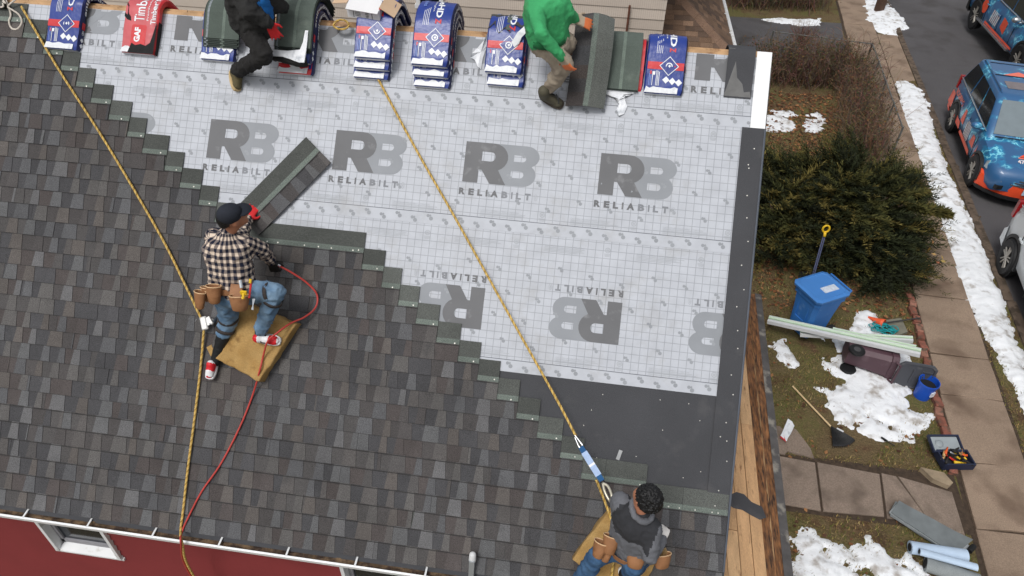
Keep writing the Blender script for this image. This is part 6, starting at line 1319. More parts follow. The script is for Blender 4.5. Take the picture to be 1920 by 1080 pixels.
def car(M, name, label, cat, Lr, Lf, hw, paint, lower, hz, rz, cab, wb, r=.36, extra=None, pick=False, group=None):
    """M: x forward, y left, origin on the road midway between axles. cab = (rear base x, rear top x, front top x, front base x)"""
    root = thing(name, label, cat, M.translation, group); belt = hz
    # lower body loft along x
    st = [(-Lr, .80, .50, belt-.05, .42), (-Lr+.06, .90, .42, belt, .34), (-Lr+.35, .985, .36, belt+.04, .3), (-wb/2, 1, .34, belt+.04, .3), (0, 1, .32, belt+.02, .3), (cab[3]-.1, 1, .32, belt+.0, .3), (cab[3]+.25, .99, .32, belt-.03, .3), (wb/2+.15, .97, .32, belt-.08, .3), (Lf-.32, .93, .34, belt-.14, .3), (Lf-.1, .84, .36, belt-.22, .32), (Lf, .70, .42, belt-.34, .4)]
    q = MB(M); R = []
    for x, k, zb, zt, _ in st:
        w = hw*k; R.append([(x, -w*.9, zb), (x, -w*.985, zb+.1), (x, -w, zb+(zt-zb)*.45), (x, -w*.985, zb+(zt-zb)*.75), (x, -w*.93, zt-.035), (x, -w*.82, zt), (x, -w*.4, zt+.025), (x, 0, zt+.032), (x, w*.4, zt+.025), (x, w*.82, zt), (x, w*.93, zt-.035), (x, w*.985, zb+(zt-zb)*.75), (x, w, zb+(zt-zb)*.45), (x, w*.985, zb+.1), (x, w*.9, zb)])
    q.rings(R, True); body = obj('body', q, paint, root, smooth=True, auto=True)
    # cabin
    rb, rt, ft, fb = cab; q = MB(M); zt = rz; cw = hw*.93; tw = hw*.73
    lv = [(belt-.02, 0), (belt+.08, .1), (belt+(zt-belt)*.55, .52), (zt-.09, .86), (zt-.03, .95), (zt, 1.02), (zt+.012, 1.3)]
    def rg(z, t): k = min(t, 1); s = max(0, t-1); return rrect(rb+(rt-rb)*k+s*.5, fb+(ft-fb)*k-s*.5, cw+(tw-cw)*k-s*.35, z, .16 if t < 1 else .14)
    q.rings([rg(z, t) for z, t in lv], True); cabo = obj('cabin', q, paint, root, smooth=True, auto=True)
    ZT = lambda t: float(np.interp(t, [u for z_, u in lv], [z_ for z_, u in lv]))
    def side(x, t, s, off=.006):     # point on the cabin's side at height fraction t
        return (x, s*(cw+(tw-cw)*t+off), ZT(t))
    def glassq(name, pts, m, par=root, th=.004): q = MB(M); q.add(pts, [tuple(range(len(pts)))]); return obj(name, q, m, par)
    t0, t1 = .13, .84; xr = lambda t: rb+(rt-rb)*t; xf = lambda t: fb+(ft-fb)*t
    n = 2 if pick else 3
    for s in (-1, 1):
        a0, a1 = xr(t0)+.14, xf(t0)-.12; b0, b1 = xr(t1)+.12, xf(t1)-.1
        for k in range(n):
            u0, u1 = k/n+.012, (k+1)/n-.012; q = MB(M); tt = np.linspace(t0, t1, 6); ex = lambda u, t: (a0+(a1-a0)*u)+((b0+(b1-b0)*u)-(a0+(a1-a0)*u))*(t-t0)/(t1-t0)
            q.add([side(ex(u, t), t, s, .01) for t in tt for u in (u0, u1)], [(2*i, 2*i+1, 2*i+3, 2*i+2) for i in range(5)]); obj('side_window', q, carglass, root)
        q = MB(M); q.tube([side(a0-.06, .1, s, .012), side(a1+.06, .1, s, .012)], .012, 6); obj('belt_trim', q, chrome, root)
        q = MB(M); q.tube([(rt+.12, s*tw*.9, zt+.01), (rt+.2, s*tw*.9, zt+.045), (ft-.2, s*tw*.9, zt+.045), (ft-.1, s*tw*.9, zt+.005)], .02, 6); obj('roof_rail', q, paint if not pick else trimk, root)
        mx = fb-.32; q = MB(M); q.ellip((mx, s*(hw+.12), belt+.12), (.09, .13, .085), 10); q.box((mx, s*(hw+.0), belt+.06), (.08, .14, .05)); obj('mirror', q, paint if not pick else chrome, root, smooth=True)
        for k in range(2):
            xx = -.25-k*.95; q = MB(M); q.box((xx, s*(hw*1.0+.006), belt-.2), (.17, .03, .03)); obj('door_handle', q, paint, root)
        for xx in (-1.2, -.15, .85):
            q = MB(M); q.box((xx, s*(hw*.998), .66), (.012, .012, .62)); obj('door_seam', q, trimk, root)
        for ax_, in ((wb/2,), (-wb/2,)):
            q = MB(M); R = []
            for i in range(15):
                a = pi*i/14; R.append([(ax_+math.cos(a)*rr_, s*yy, r+math.sin(a)*rr_*1.02) for rr_, yy in ((r+.03, hw*.80), (r+.03, hw*1.012), (r+.09, hw*1.012), (r+.09, hw*.95))])
            q.rings(R, True); obj('wheel_arch', q, trimk if not pick else trimk, root)
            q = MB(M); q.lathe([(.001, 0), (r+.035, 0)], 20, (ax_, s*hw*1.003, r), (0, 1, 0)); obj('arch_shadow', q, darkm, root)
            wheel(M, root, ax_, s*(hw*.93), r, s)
        q = MB(M); q.rings([[(Lf-.52, s*hw*.94, belt-.22), (Lf-.5, s*hw*.95, belt-.33), (Lf-.06, s*hw*.62, belt-.42), (Lf-.1, s*hw*.60, belt-.3)], [(Lf-.48, s*hw*.90, belt-.185), (Lf-.44, s*hw*.985, belt-.33), (Lf+.01, s*hw*.66, belt-.43), (Lf-.06, s*hw*.60, belt-.27)]], True); obj('headlight', q, lampm, root)
        q = MB(M); q.box((-Lr+.07, s*hw*.86, belt-.08), (.1, .16, .34)); obj('tail_light', q, tail, root)
        q = MB(M); q.box((Lf-.05, s*hw*.58, .5), (.1, .32, .1), Matrix.Rotation(-s*.35, 3, 'Z')); obj('fog_light', q, trimk, root)
    tw2 = .9; e = .012
    rows = (.1, .3, .52, .7, .86, .9)
    for nm_, fx_, sg, m_, ww in (('windscreen', xf, 1, screen, .86), ('rear_window', xr, -1, carglass, .82)):
        q = MB(M); q.add([(fx_(t)+sg*.016, y*(cw+(tw-cw)*t)*ww, ZT(t)+.004) for t in rows for y in (-1, 1)], [(2*i, 2*i+1, 2*i+3, 2*i+2) for i in range(len(rows)-1)]); obj(nm_, q, m_, root)
    q = MB(M); q.tube([(xf(.05)+.03, -cw*.8, belt+.05), (xf(.05)+.04, 0, belt+.055)], .012, 5); q.tube([(xf(.05)+.03, .05, belt+.05), (xf(.05)+.04, cw*.8, belt+.055)], .012, 5); obj('wiper', q, trimk, root)
    # front: grille bars, bumper skin, plate
    for k in range(3):
        q = MB(M); q.rings([[(Lf-.02+.015*k-abs(y)*.1, y*hw*.62, belt-.34-.055*k), (Lf+.05+.012*k-abs(y)*.1, y*hw*.62, belt-.345-.055*k), (Lf+.05+.012*k-abs(y)*.1, y*hw*.62, belt-.375-.055*k), (Lf-.02-abs(y)*.1, y*hw*.62, belt-.375-.055*k)] for y in (-1, -.5, 0, .5, 1)], True); obj('grille_bar', q, chrome, root)
    q = MB(M); q.rings([[(Lf-.5+dx, -hw*k, z0), (Lf-.42+dx, -hw*k*1.01, z0), ] for dx, k, z0 in ((0, .97, .3),)]*2, False)
    bp = MB(M); R = []
    for y in np.linspace(-1, 1, 13):
        x = Lf-.02-.42*abs(y)**3.0; R.append([(x-.15, y*hw*1.0, .26), (x+.035, y*hw*1.0, .3), (x+.06, y*hw*1.0, .46), (x+.045, y*hw*.99, belt-.47), (x-.08, y*hw*.98, belt-.42)])
    bp.rings(R, True, close=False); obj('front_bumper', bp, lower, root, smooth=True, auto=True)
    bp = MB(M); R = []
    for y in np.linspace(-1, 1, 13):
        x = Lf-.04-.42*abs(y)**3; R.append([(x-.1, y*hw*.99, .2), (x+.1, y*hw*.99, .235), (x+.1, y*hw*.99, .31), (x-.1, y*hw*.99, .31)])
    bp.rings(R, True); obj('lower_lip', bp, trimk, root)
    q = MB(M); q.box((Lf+.06, 0, .5), (.012, .32, .16)); pl = obj('number_plate', q, mat('plate', lin(176, 200, 216), .4, var=.1, scale=30), root)
    bp = MB(M); R = []
    for y in np.linspace(-1, 1, 11):
        x = -Lr+.02+.22*abs(y)**3; R.append([(x+.2, y*hw, .3), (x-.03, y*hw, .34), (x-.05, y*hw, .55), (x+.05, y*hw*.99, .66)])
    bp.rings(R, True, close=False); obj('rear_bumper', bp, lower, root, smooth=True, auto=True)
    q = MB(M); q.box((0, 0, .34), (Lr+Lf-1.2, hw*1.7, .16)); obj('underbody', q, trimk, root)
    return root, dict(belt=belt, cw=cw, tw=tw, zt=zt, xf=xf, xr=xr, side=side)
# wrapped SUV at the kerb
pr, pf = G(1775, 238), G(1815, 352); d = (pf-pr); d.z = 0; wb = 2.82; d.normalize(); left = Vector((0, 0, 1)).cross(d); mid = (pr+pf)/2+left*.88
M = Matrix(((d.x, left.x, 0, mid.x), (d.y, left.y, 0, mid.y), (0, 0, 1, .006), (0, 0, 0, 1))) @ Matrix.Scale(.92, 4)
suv, S_ = car(M, 'parked_suv', 'blue wrapped SUV with cyan lightning, orange bumper and sunroof', 'car', 2.42, 2.3, .985, wrapb, carorange, 1.07, 1.74, (-2.36, -2.12, .1, 1.06), wb, .37)
q = MB(M); q.quad((-.75, -.46, S_['zt']+.02), (-.3, -.46, S_['zt']+.02), (-.3, .46, S_['zt']+.02), (-.75, .46, S_['zt']+.02)); obj('sunroof', q, mat('sunroof', lin(120, 110, 112), .15, spec=.7), suv)
q = MB(M)
def decal(pts, m, nm='printed_emblem', par=suv): q = MB(M); q.add(pts, [tuple(range(len(pts)))]); return obj(nm, q, m, par)
zr = S_['zt']+.02
decal([(-1.12, -.42, zr), (-1.12, .42, zr), (-1.42, 0, zr)], salmon); q = MB(M); q.box((-1.1, 0, zr), (.03, 1.2, .012)); obj('roof_seam', q, trimk, suv); q = MB(M); q.box((-1.9, 0, zr-.005), (.03, 1.1, .012)); obj('roof_seam', q, trimk, suv)
hz_ = lambda x: 1.07-.03+.028-.05*max(0, (x-1.3)/.3)+.022
H = lambda x, y: (x, y, 1.07-.018+.04-max(0, x-1.31)*.2-.012*abs(y)+.012)
decal([H(1.72, -.32), H(1.72, .32), H(1.42, 0)], carorange); decal([H(1.78, -.34), H(1.78, .34), H(1.74, .34), H(1.74, -.34)], salmon)
tv, tf, _ = text2d('475-888-1244', .03); q = MB(M); q.add([H(1.95-.13*y, .37-.74*x*1.0) for x, y in tv], tf)
q2 = MB(M); q2.add([H(1.95-.13*y, -.37+.74*x) for x, y in tv], tf); obj('printed_number', q2, cyanp, suv)
# side graphics on the kerb side (right)
sideY = lambda z: -.985*(1.0 if z < .8 else .99)-.012
for k in range(5): decal([(.2-.09*k, sideY(.6), .52), (.25-.09*k, sideY(.6), .52), (.17-.09*k, sideY(.9), .9), (.12-.09*k, sideY(.9), .9)], cyanp, 'printed_stripe')
for (x0, x1, z0, z1, m) in ((-2.3, -1.85, .45, .8, carorange), (1.0, 1.15, .5, .85, carorange), (-1.35, -.6, .42, .58, carorange), (-.5, .75, .4, .5, carorange), (.45, .8, .62, .85, carorange), (-.75, -.45, .62, .95, carorange)): decal([(x0, sideY(z0), z0), (x1, sideY(z0), z0), (x1-.1, sideY(z1), z1), (x0+.05, sideY(z1), z1)], m, 'printed_panel')
tv, tf, _ = text2d('ROOFING', .04); q = MB(M); q.add([(-1.05-.9+.9*x, sideY(.9)-.002, .82+.16*y) for x, y in tv], tf); obj('printed_word', q, salmon, suv)
# white car beyond the kerb: its rear wheel shows
pw = G(1882, 512); wbw = 2.66; mid = pw+d*(wbw/2)+left*.83
M = Matrix(((d.x, left.x, 0, mid.x), (d.y, left.y, 0, mid.y), (0, 0, 1, .006), (0, 0, 0, 1)))
car(M, 'parked_car', 'white crossover car with dark sill parked behind the blue SUV', 'car', 2.2, 2.3, .92, carwhite, carwhite, 1.02, 1.66, (-2.12, -1.75, .15, 1.1), wbw, .35)
# lifted wrapped pickup in the street
pt = G(1815, 62); d2 = Vector((.02, -1, 0)).normalized()
d2 = (G(1900, 150)-G(1822, 58)); d2.z = 0; d2.normalize(); left2 = Vector((0, 0, 1)).cross(d2); wb3 = 3.6; mid = pt+d2*(wb3/2)+left2*1.0
M = Matrix(((d2.x, left2.x, 0, mid.x), (d2.y, left2.y, 0, mid.y), (0, 0, 1, .17), (0, 0, 0, 1)))
tr, T_ = car(M, 'pickup_truck', 'lifted blue wrapped pickup truck with orange emblem in the street', 'truck', 2.9, 2.85, 1.02, wrapb, trimk, 1.12, 1.86, (-1.0, -.8, .55, 1.35), wb3, .42, pick=True)
q = MB(M); q.box((-1.98, 0, 1.165), (1.75, 1.62, .03)); bed = obj('bed_cover', q, trimk, tr)
for sx in (-1, 1): q = MB(M); q.box((-1.98, sx*.93, 1.17), (1.9, .12, .08)); obj('bed_rail', q, wrapb, tr)
q = MB(M); q.box((-.2, -1.04, .42), (2.6, .1, .06)); obj('side_step', q, chrome, tr)
sy = -1.02*1.0-.014
def dec2(pts, m, nm='printed_panel'): q = MB(M); q.add(pts, [tuple(range(len(pts)))]); return obj(nm, q, m, tr)
dec2([(-1.38+.2*math.cos(a), sy, .82+.2*math.sin(a)) for a in np.linspace(0, 2*pi, 17)[:-1]], carorange, 'orange_disc')
for k in range(5): dec2([(-.75+.11*k, sy, .6), (-.69+.11*k, sy, .6), (-.63+.11*k, sy, .95), (-.69+.11*k, sy, .95)], cyanp, 'printed_stripe')
dec2([(.05, sy, .7), (.4, sy, .6), (.45, sy, .95), (.1, sy, 1.0)], carorange); dec2([(-1.0, sy, .46), (1.2, sy, .46), (1.2, sy, .52), (-1.0, sy, .52)], carorange)
tv, tf, _ = text2d('ROOF', .05); q = MB(M); q.add([(-2.7+.75*x, sy, .86+.26*y) for x, y in tv], tf); obj('printed_word', q, cyanp, tr)
# wheel-arch flare over the big rear tyre
# ------------------------------------------------------------------ snow, grass and shrubs
snowm = mat('snow', lin(236, 239, 243), .7, var=.05, scale=3, bump=.5, bscale=24, dirt=(lin(168, 162, 156), 6, .52, .72), grain=.05)
def inside(p, poly):
    c = False; n = len(poly)
    for i in range(n):
        a, b = poly[i], poly[i-1]
        if (a[1] > p[1]) != (b[1] > p[1]) and p[0] < (b[0]-a[0])*(p[1]-a[1])/(b[1]-a[1])+a[0]: c = not c
    return c
def pdist(X, Y, poly):
    d = np.full(X.shape, 9e9); ins = np.zeros(X.shape, bool); n = len(poly)
    for i in range(n):
        ax_, ay = poly[i-1]; bx, by = poly[i]; dx, dy = bx-ax_, by-ay; t = np.clip(((X-ax_)*dx+(Y-ay)*dy)/(dx*dx+dy*dy+1e-12), 0, 1)
        d = np.minimum(d, np.hypot(X-ax_-t*dx, Y-ay-t*dy)); cond = (ay > Y) != (by > Y)
        with np.errstate(divide='ignore', invalid='ignore'): ins ^= cond & (X < (bx-ax_)*(Y-ay)/(by-ay if by != ay else 1e-9)+ax_)
    return np.where(ins, d, -d)
SNOW = []
def snow(px, h, label, rag=.1, hole=0, step=.035, edge=.22, seed=0):
    poly = [(G(x, y).x, G(x, y).y) for x, y in px]; SNOW.append(poly); xs = [p[0] for p in poly]; ys = [p[1] for p in poly]
    gx = np.arange(min(xs)-.15, max(xs)+.15, step); gy = np.arange(min(ys)-.15, max(ys)+.15, step); X, Y = np.meshgrid(gx, gy); D = pdist(X, Y, poly); Z = np.zeros_like(X)
    for i in range(X.shape[0]):
        for j in range(X.shape[1]):
            if D[i, j] < -.25: Z[i, j] = -1; continue
            n = fbm((X[i, j], Y[i, j], seed), 2.4, 4); n2 = fbm((X[i, j], Y[i, j], seed+5), 9, 3)
            t = (D[i, j]+rag*n+.04*n2)/edge; z = .62*h*(1-math.exp(-1.6*max(t, 0)))*(1+.35*n) if t > 0 else .3*t*h-.003
            if hole: z -= hole*max(0, fbm((X[i, j], Y[i, j], seed+9), 3.2, 5)+.05-.4*min(1, t*.4))*h
            Z[i, j] = z+.014*n2*(t > 0)+.003
    idx = -np.ones(X.shape, int); V = []; F = []
    for i in range(X.shape[0]-1):
        for j in range(X.shape[1]-1):
            c = [(i, j), (i, j+1), (i+1, j+1), (i+1, j)]
            if max(Z[a] for a in c) <= 0: continue
            f = []
            for a in c:
                if idx[a] < 0: idx[a] = len(V); V.append((X[a], Y[a], max(Z[a], -.02)))
                f.append(idx[a])
            F.append(f)
    q = MB(); q.v = V; q.f = F; q.mi = [0]*len(F); q.c = [(1, 1, 1)]*len(F)
    return obj('snow', q, snowm, smooth=True, kind='stuff', label=label)
Z5 = lambda L_: [(1380+x/3, y/3) for x, y in L_]; Z7 = lambda L_: [(1380+x/3.6, 560+y/3.6) for x, y in L_]; Z8 = lambda L_: [(1380+x/3.556, 780+y/3.556) for x, y in L_]
snow([(1678, 153), (1700, 152), (1733, 173), (1748, 200), (1744, 215), (1757, 260), (1770, 300), (1782, 330), (1793, 357), (1810, 393), (1830, 433), (1850, 473), (1860, 517), (1880, 553), (1893, 600), (1913, 647), (1930, 700), (1945, 770), (1960, 860), (1935, 860), (1925, 780), (1905, 735), (1860, 653), (1840, 620), (1817, 583), (1800, 533), (1780, 480), (1767, 440), (1762, 413), (1743, 367), (1730, 307), (1705, 250), (1690, 200)], .13, 'long snow bank on the verge between sidewalk and kerb', rag=.07, edge=.18)
snow(Z5([(720, 0), (710, 60), (730, 130), (800, 180), (900, 205), (930, 180), (970, 160), (960, 130), (900, 70), (860, 20), (845, -40), (720, -40)]), .22, 'rounded snow mound heaped round the utility pole', edge=.5)
snow(Z5([(150, 112), (230, 98), (330, 108), (440, 113), (480, 98), (472, 145), (380, 147), (280, 142), (180, 122)]), .08, 'thin strip of snow along the driveway edge')
snow(Z5([(130, 640), (240, 612), (330, 628), (342, 655), (290, 665), (330, 690), (358, 730), (270, 742), (130, 720)]), .07, 'small snow patch on grass beside the white drip edge', rag=.16, hole=1.1)
snow(Z5([(420, 640), (460, 633), (500, 680), (512, 705), (460, 742), (400, 737), (368, 690)]), .07, 'small round snow patch on leafy lawn', rag=.14, hole=.6, seed=3)
snow(Z7([(205, 300), (300, 240), (345, 290), (400, 335), (455, 400), (505, 450), (492, 530), (440, 495), (350, 485), (290, 420), (260, 350)]), .08, 'snow patch under the end of the long bar', rag=.12, hole=1.5, seed=4)
snow(Z7([(760, 150), (830, 98), (940, 115), (965, 170), (930, 200), (1000, 260), (1150, 330), (1150, 540), (1200, 640), (1235, 720), (1285, 780), (1295, 880), (1235, 972), (1120, 955), (1000, 975), (880, 965), (800, 905), (740, 850), (640, 795), (555, 610), (690, 575), (680, 520), (555, 470), (565, 388), (640, 430), (720, 370), (590, 345), (555, 265), (700, 255), (760, 230), (738, 180)]), .09, 'large melting snow patch under the toppled brown bin', rag=.12, hole=1.35, seed=5)
snow(Z8([(325, 790), (440, 745), (520, 790), (560, 840), (680, 855), (760, 820), (880, 795), (960, 870), (1050, 920), (1150, 925), (1220, 970), (1260, 1050), (1330, 1150), (300, 1200)]), .08, 'ragged snow patch on grass in front of the path', rag=.16, hole=1.8, seed=6)
# --- grass and litter
def blades(name, N, region, size, cols, label, flat=.5, seed=1, exclude=None):
    rs = np.random.RandomState(seed); V = []; F = []; C = []
    n = 0
    while n < N:
        x, y = region(rs)
        if exclude and exclude(x, y): n += 1; continue
        a = rs.rand()*2*pi; l = size*(.5+rs.rand()); w = l*.14 if flat < .8 else l*.5; ht = l*(1-flat)*(.4+rs.rand()); dx, dy = math.cos(a)*l*flat, math.sin(a)*l*flat; k = len(V); z0 = .004 if flat < .8 else .012
        if flat < .8: V += [(x-dy*.14-w*math.sin(a)*.3, y+dx*.14, z0), (x+dy*.14+w*math.sin(a)*.3, y-dx*.14, z0), (x+dx, y+dy, z0+ht)]; F.append([k, k+1, k+2])
        else: V += [(x, y, z0), (x+dx*.5-dy*.4, y+dy*.5+dx*.4, z0+rs.rand()*.02), (x+dx, y+dy, z0+rs.rand()*.03), (x+dx*.5+dy*.4, y+dy*.5-dx*.4, z0+rs.rand()*.02)]; F.append([k, k+1, k+2, k+3])
        c = cols[rs.randint(len(cols))]; s = .7+.6*rs.rand(); C.append(tuple(v*s for v in c)); n += 1
    q = MB(); q.v = V; q.f = F; q.mi = [0]*len(F); q.c = C
    return obj(name, q, mat('blade', attr='Col', rough=.9, var=0, spec=.15), kind='stuff', label=label)
def yard(rs):
    y = .3+14*rs.rand()**1.3; return (1.0+rs.rand()*(3.0+.115*y), y)
def onwalk(x, y):
    b = x-(SO.x+.115*(y-SO.y)); return b > -.12 or (2.75 < y < 3.62 and x < 4) or x < .9
gcol = [lin(122, 112, 66), lin(104, 102, 56), lin(140, 118, 76), lin(92, 80, 50), lin(84, 92, 46), lin(150, 132, 92)]
blades('grass', 52000, yard, .06, gcol, 'short brown and green winter grass', .45, 1, lambda x, y: onwalk(x, y) or fbm((x, y, 0), 1.1, 4) < -.16)
blades('grass', 9000, lambda rs: (lambda y: (SO.x+.115*(y-SO.y)+.95+rs.rand()*.62, y))(.5+17*rs.rand()), .06, gcol[:4], 'thin dead grass on the verge', .5, 2)
lcol = [lin(128, 86, 58), lin(108, 74, 54), lin(146, 106, 72), lin(92, 66, 52)]
blades('leaf_litter', 5200, lambda rs: (1.6+rs.rand()*3.6, 6.8+rs.rand()**.8*9), .075, lcol, 'fallen brown leaves under the shrubs', .9, 3, onwalk)
blades('leaf_litter', 900, yard, .06, lcol, 'scattered fallen leaves on the lawn', .9, 4, onwalk)
blades('leaf_litter', 420, lambda rs: (lambda y: (SO.x+.115*(y-SO.y)+rs.rand()*1.75, y))(1+16*rs.rand()), .05, [lin(84, 66, 52), lin(108, 88, 66), lin(62, 52, 46)], 'bits of leaf on snow and sidewalk', .9, 5)
# --- conifer shrub: fronds of needles on branches
def frond(q, p, d, L, rs, col, nn=64, w=.15):
    d = d.normalized(); s = d.cross(Vector((0, 0, 1))); s = s.normalized() if s.length > .1 else Vector((1, 0, 0)); u = s.cross(d)
    for k in range(nn):
        t = (k+rs.random())/nn; c = p+d*L*t-Vector((0, 0, .12*L*t*t)); ln = w*(1.15-.75*t)*rs.uniform(.7, 1.3); sd = s*(1 if k % 2 else -1)*rs.uniform(.5, 1)+u*rs.uniform(-.55, .75)+d*rs.uniform(.5, 1.1); sd.normalize(); e = c+sd*ln; pw = sd.cross(Vector((rs.uniform(-1, 1), rs.uniform(-1, 1), rs.uniform(-1, 1)))).normalized()*ln*.085
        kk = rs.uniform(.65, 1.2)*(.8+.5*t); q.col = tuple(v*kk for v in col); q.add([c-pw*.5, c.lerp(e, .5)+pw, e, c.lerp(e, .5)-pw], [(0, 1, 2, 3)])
    q.col = (1, 1, 1)
leafm = mat('needles', attr='Col', rough=.85, var=0, spec=.2); barkm = mat('bark', lin(92, 76, 64), .95, var=.3, scale=12, bump=.6)
def conifer(label, poly_c, rx, ry, h, nfr, cols, seed, arms=(), L=(.45, 1.15)):
    rs = random.Random(seed); c = Vector(poly_c); root = thing('evergreen_shrub', label, 'shrub', c); tips = []
    trunk = MB()
    for k in range(9):
        a = 2*pi*k/9+rs.uniform(-.3, .3); e = c+Vector((math.cos(a)*rx*.6, math.sin(a)*ry*.6, h*rs.uniform(.45, .75))); trunk.tube([c+Vector((math.cos(a)*.12, math.sin(a)*.12, -.05)), c.lerp(e, .5)+Vector((0, 0, .1)), e], [.05, .035, .012], 6)
    for p0, p1 in arms: trunk.tube([c+Vector((0, 0, .3)), (c+p0)/2+Vector((0, 0, .2)), p0, p1], [.04, .03, .02, .006], 6)
    obj('branches', trunk, barkm, root, smooth=True)
    q = MB()
    for k in range(nfr):
        a = rs.uniform(0, 2*pi); v = rs.random()**.7; rad_ = math.sqrt(1-v*v*.98); lump = 1+.4*fbm((math.cos(a)*1.7+seed, math.sin(a)*1.7, v*2.2), 1.3, 3); inn = rs.choice((1, 1, .97, .88, .72))
        p = c+Vector((math.cos(a)*rx*rad_*lump*inn, math.sin(a)*ry*rad_*lump*inn, h*(.06+.9*v)*lump*inn)); out = Vector((math.cos(a)*rad_/rx, math.sin(a)*rad_/ry, .2*v+.1)).normalized(); out = (out+Vector((rs.uniform(-.5, .5), rs.uniform(-.5, .5), rs.uniform(-.15, .35)))).normalized()
        col = rs.choice(cols); l = rs.uniform(*L); frond(q, p-out*l*.55, out, l, rs, col)
    for p0, p1 in arms:
        for k in range(30):
            t = k/29; b = p0.lerp(p1, t); d = (p1-p0).normalized(); frond(q, b, (d+Vector((rs.uniform(-.6, .6), rs.uniform(-.6, .6), rs.uniform(-.1, .5)))).normalized(), .28*(1.1-.6*t), rs, rs.choice(cols[-3:]))
    obj('foliage', q, leafm, root); return root
ccol = [lin(36, 42, 26), lin(44, 50, 30), lin(52, 56, 32), lin(40, 44, 30), lin(84, 82, 44), lin(104, 94, 50), lin(64, 66, 36)]
cc = G(1552, 470, .7)
print('bush', cc)
V3 = lambda x, y, z: G(x, y, z)
conifer('large dark evergreen shrub with drooping branches between house and sidewalk', (3.45, 9.0, 0), 1.4, 1.4, 1.75, 1400, ccol, 5, arms=[(V3(1690, 385, 1.3), V3(1772, 402, 1.3)), (V3(1660, 350, 1.4), V3(1712, 326, 1.3)), (V3(1660, 372, 1.4), V3(1725, 358, 1.3))])
conifer('broad low evergreen shrub close to the house wall', (2.35, 9.2, 0), 1.15, 1.5, 1.5, 650, ccol, 8)
conifer('low evergreen shrub spilling over the brick edging by the sidewalk', (4.0, 8.2, 0), .62, .75, .9, 380, ccol[:4], 9)
# --- bare twiggy hedges
def hedge(name, label, pts, wd, h, ntw, cols, lcols, nleaf, seed):
    rs = random.Random(seed); P = [Vector((x, y, 0)) for x, y in pts]; root = thing(name, label, 'hedge', P[0]); q = MB(); lf = MB()
    for k in range(ntw):
        i = rs.randrange(len(P)-1); b = P[i].lerp(P[i+1], rs.random())+Vector((rs.gauss(0, wd*.36), rs.gauss(0, wd*.36), 0)); hh = h*rs.uniform(.55, 1.12)*(1+.18*fbm((b.x, b.y, seed), 1.5, 2)); lean = Vector((rs.gauss(0, .2), rs.gauss(0, .2), 0)); pts_ = [b]
        for j in range(3): pts_.append(pts_[-1]+Vector((rs.gauss(0, .09), rs.gauss(0, .09), hh/3))+lean*.3)
        q.col = tuple(v*rs.uniform(.7, 1.25) for v in rs.choice(cols)); q.tube(pts_, [.007, .006, .0045, .0025], 3, False)
        for j in range(3):
            s = pts_[1+j]; d = Vector((rs.gauss(0, 1), rs.gauss(0, 1), rs.uniform(.1, 1))).normalized()*rs.uniform(.1, .26); q.tube([s, s+d*.6+Vector((0, 0, .02)), s+d], [.004, .003, .002], 3, False)
    for k in range(nleaf):
        i = rs.randrange(len(P)-1); c = P[i].lerp(P[i+1], rs.random())+Vector((rs.gauss(0, wd*.4), rs.gauss(0, wd*.4), h*rs.uniform(.1, 1))); a = Vector((rs.gauss(0, 1), rs.gauss(0, 1), rs.gauss(0, 1))).normalized()*.03; b = a.orthogonal().normalized()*.018; lf.col = tuple(v*rs.uniform(.7, 1.3) for v in rs.choice(lcols)); lf.add([c-a, c+b, c+a, c-b], [(0, 1, 2, 3)])
    obj('twigs', q, mat('twig', attr='Col', rough=.95, var=0, spec=.1), root); obj('leaves', lf, leafm, root); return root
tw = [lin(120, 98, 82), lin(104, 86, 74), lin(138, 114, 94), lin(92, 78, 70)]; hl = [lin(70, 66, 42), lin(96, 72, 50), lin(58, 60, 38), lin(110, 82, 60)]
hedge('twig_hedge', 'brown twiggy hedge behind the chain fence near the driveway', [(2.6, 16.4), (4.2, 16.6), (5.3, 16.7)], .75, 1.1, 850, tw, hl, 2600, 1)
hedge('twig_hedge', 'brown leafless hedge growing along the sidewalk fence', [(5.35, 16.4), (5.1, 14.8), (4.85, 13.2), (4.75, 12.0)], .6, 1.05, 800, tw, hl, 1800, 2)
hedge('twig_hedge', 'dark brown hedge on the far side of the driveway', [(2.6, 22.6), (4.0, 22.8), (5.5, 22.9)], .9, 1.3, 1100, tw, hl, 3600, 3)
hedge('twig_hedge', 'olive green tall hedge behind the driveway hedge', [(2.0, 24.6), (4.0, 24.8), (5.6, 25)], 1.1, 1.7, 700, tw, [lin(96, 92, 48), lin(110, 98, 56)], 5000, 4)
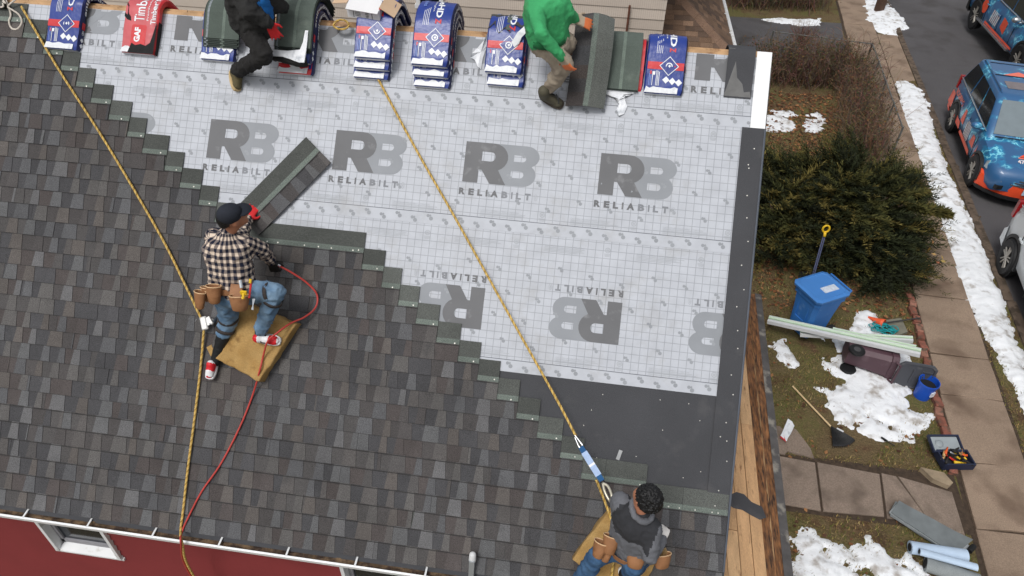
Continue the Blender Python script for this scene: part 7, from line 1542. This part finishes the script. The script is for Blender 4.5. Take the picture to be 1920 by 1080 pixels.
# bare little shrub on the drive edge
rs = random.Random(6); b0 = G(1494, 108, 0); root = thing('bare_shrub', 'small leafless reddish shrub fanning out at the driveway edge', 'shrub', b0); q = MB(); q.col = lin(96, 66, 58); q.tube([b0, b0+Vector((.02, 0, .3))], [.03, .022], 6); obj('stem', q, mat('twig', attr='Col'), root); q = MB()
for k in range(170):
    s = b0+Vector((.02, 0, .28)); d = Vector((rs.gauss(0, .55), rs.gauss(0, .55), 1)).normalized(); m_ = s+d*rs.uniform(.25, .45); e = m_+(d+Vector((rs.gauss(0, .35), rs.gauss(0, .35), .1))).normalized()*rs.uniform(.2, .5); q.col = tuple(v*rs.uniform(.7, 1.2) for v in lin(110, 78, 66)); q.tube([s, m_, e], [.006, .004, .002], 3, False)
obj('twigs', q, mat('twig', attr='Col'), root)
# dry plants beside the evergreen and twigs on the ground
rs = random.Random(16); b0 = G(1712, 510, 0); root = thing('dry_plant', 'dry tan leafy plant at the shrub edge beside sidewalk', 'plant', b0); q = MB()
for k in range(150):
    c = b0+Vector((rs.gauss(0, .16), rs.gauss(0, .18), abs(rs.gauss(.2, .15)))); a = Vector((rs.gauss(0, 1), rs.gauss(0, 1), rs.gauss(0, .6))).normalized()*.05; b = a.orthogonal().normalized()*.025; q.col = tuple(v*rs.uniform(.7, 1.2) for v in lin(186, 140, 92)); q.add([c-a, c+b, c+a, c-b], [(0, 1, 2, 3)])
obj('dry_leaves', q, leafm, root); q = MB(); 
for k in range(14): d = Vector((rs.gauss(0, .2), rs.gauss(0, .2), .4)); q.tube([b0, b0+d], [.006, .003], 4)
obj('stems', q, barkm, root)
# chain-link fence along the sidewalk
fm_ = mat('fence_steel', lin(120, 122, 120), .5, metal=.5); A, B = Vector((5.78, 17.2, 0)), Vector((5.28, 12.3, 0)); C_ = Vector((3.2, 17.6, 0))
fence = thing('chain_fence', 'low grey chain-link fence beside the sidewalk hedge', 'fence', A)
for (p, r) in ((A, B), (C_, A)):
    n = 4
    for k in range(n+1): q = MB(); c = p.lerp(r, k/n); q.tube([c, c+Vector((0, 0, .98))], .022, 8); obj('fence_post', q, fm_, fence)
    q = MB(); q.tube([p+Vector((0, 0, .95)), r+Vector((0, 0, .95))], .016, 6); obj('top_rail', q, fm_, fence)
    q = MB(); d = r-p; l = d.length; d.normalize(); k = 0.0
    while k < l-.05:
        for sg in (1, -1):
            s = max(0, min(l, k)); e = max(0, min(l, k+sg*.9)); ze = .03+.9*abs(e-s)/.9
            q.tube([p+d*s+Vector((0, 0, .03)), p+d*e+Vector((0, 0, ze))], .0022, 3, False)
        k += .09
    obj('wire_mesh', q, fm_, fence, kind='stuff')
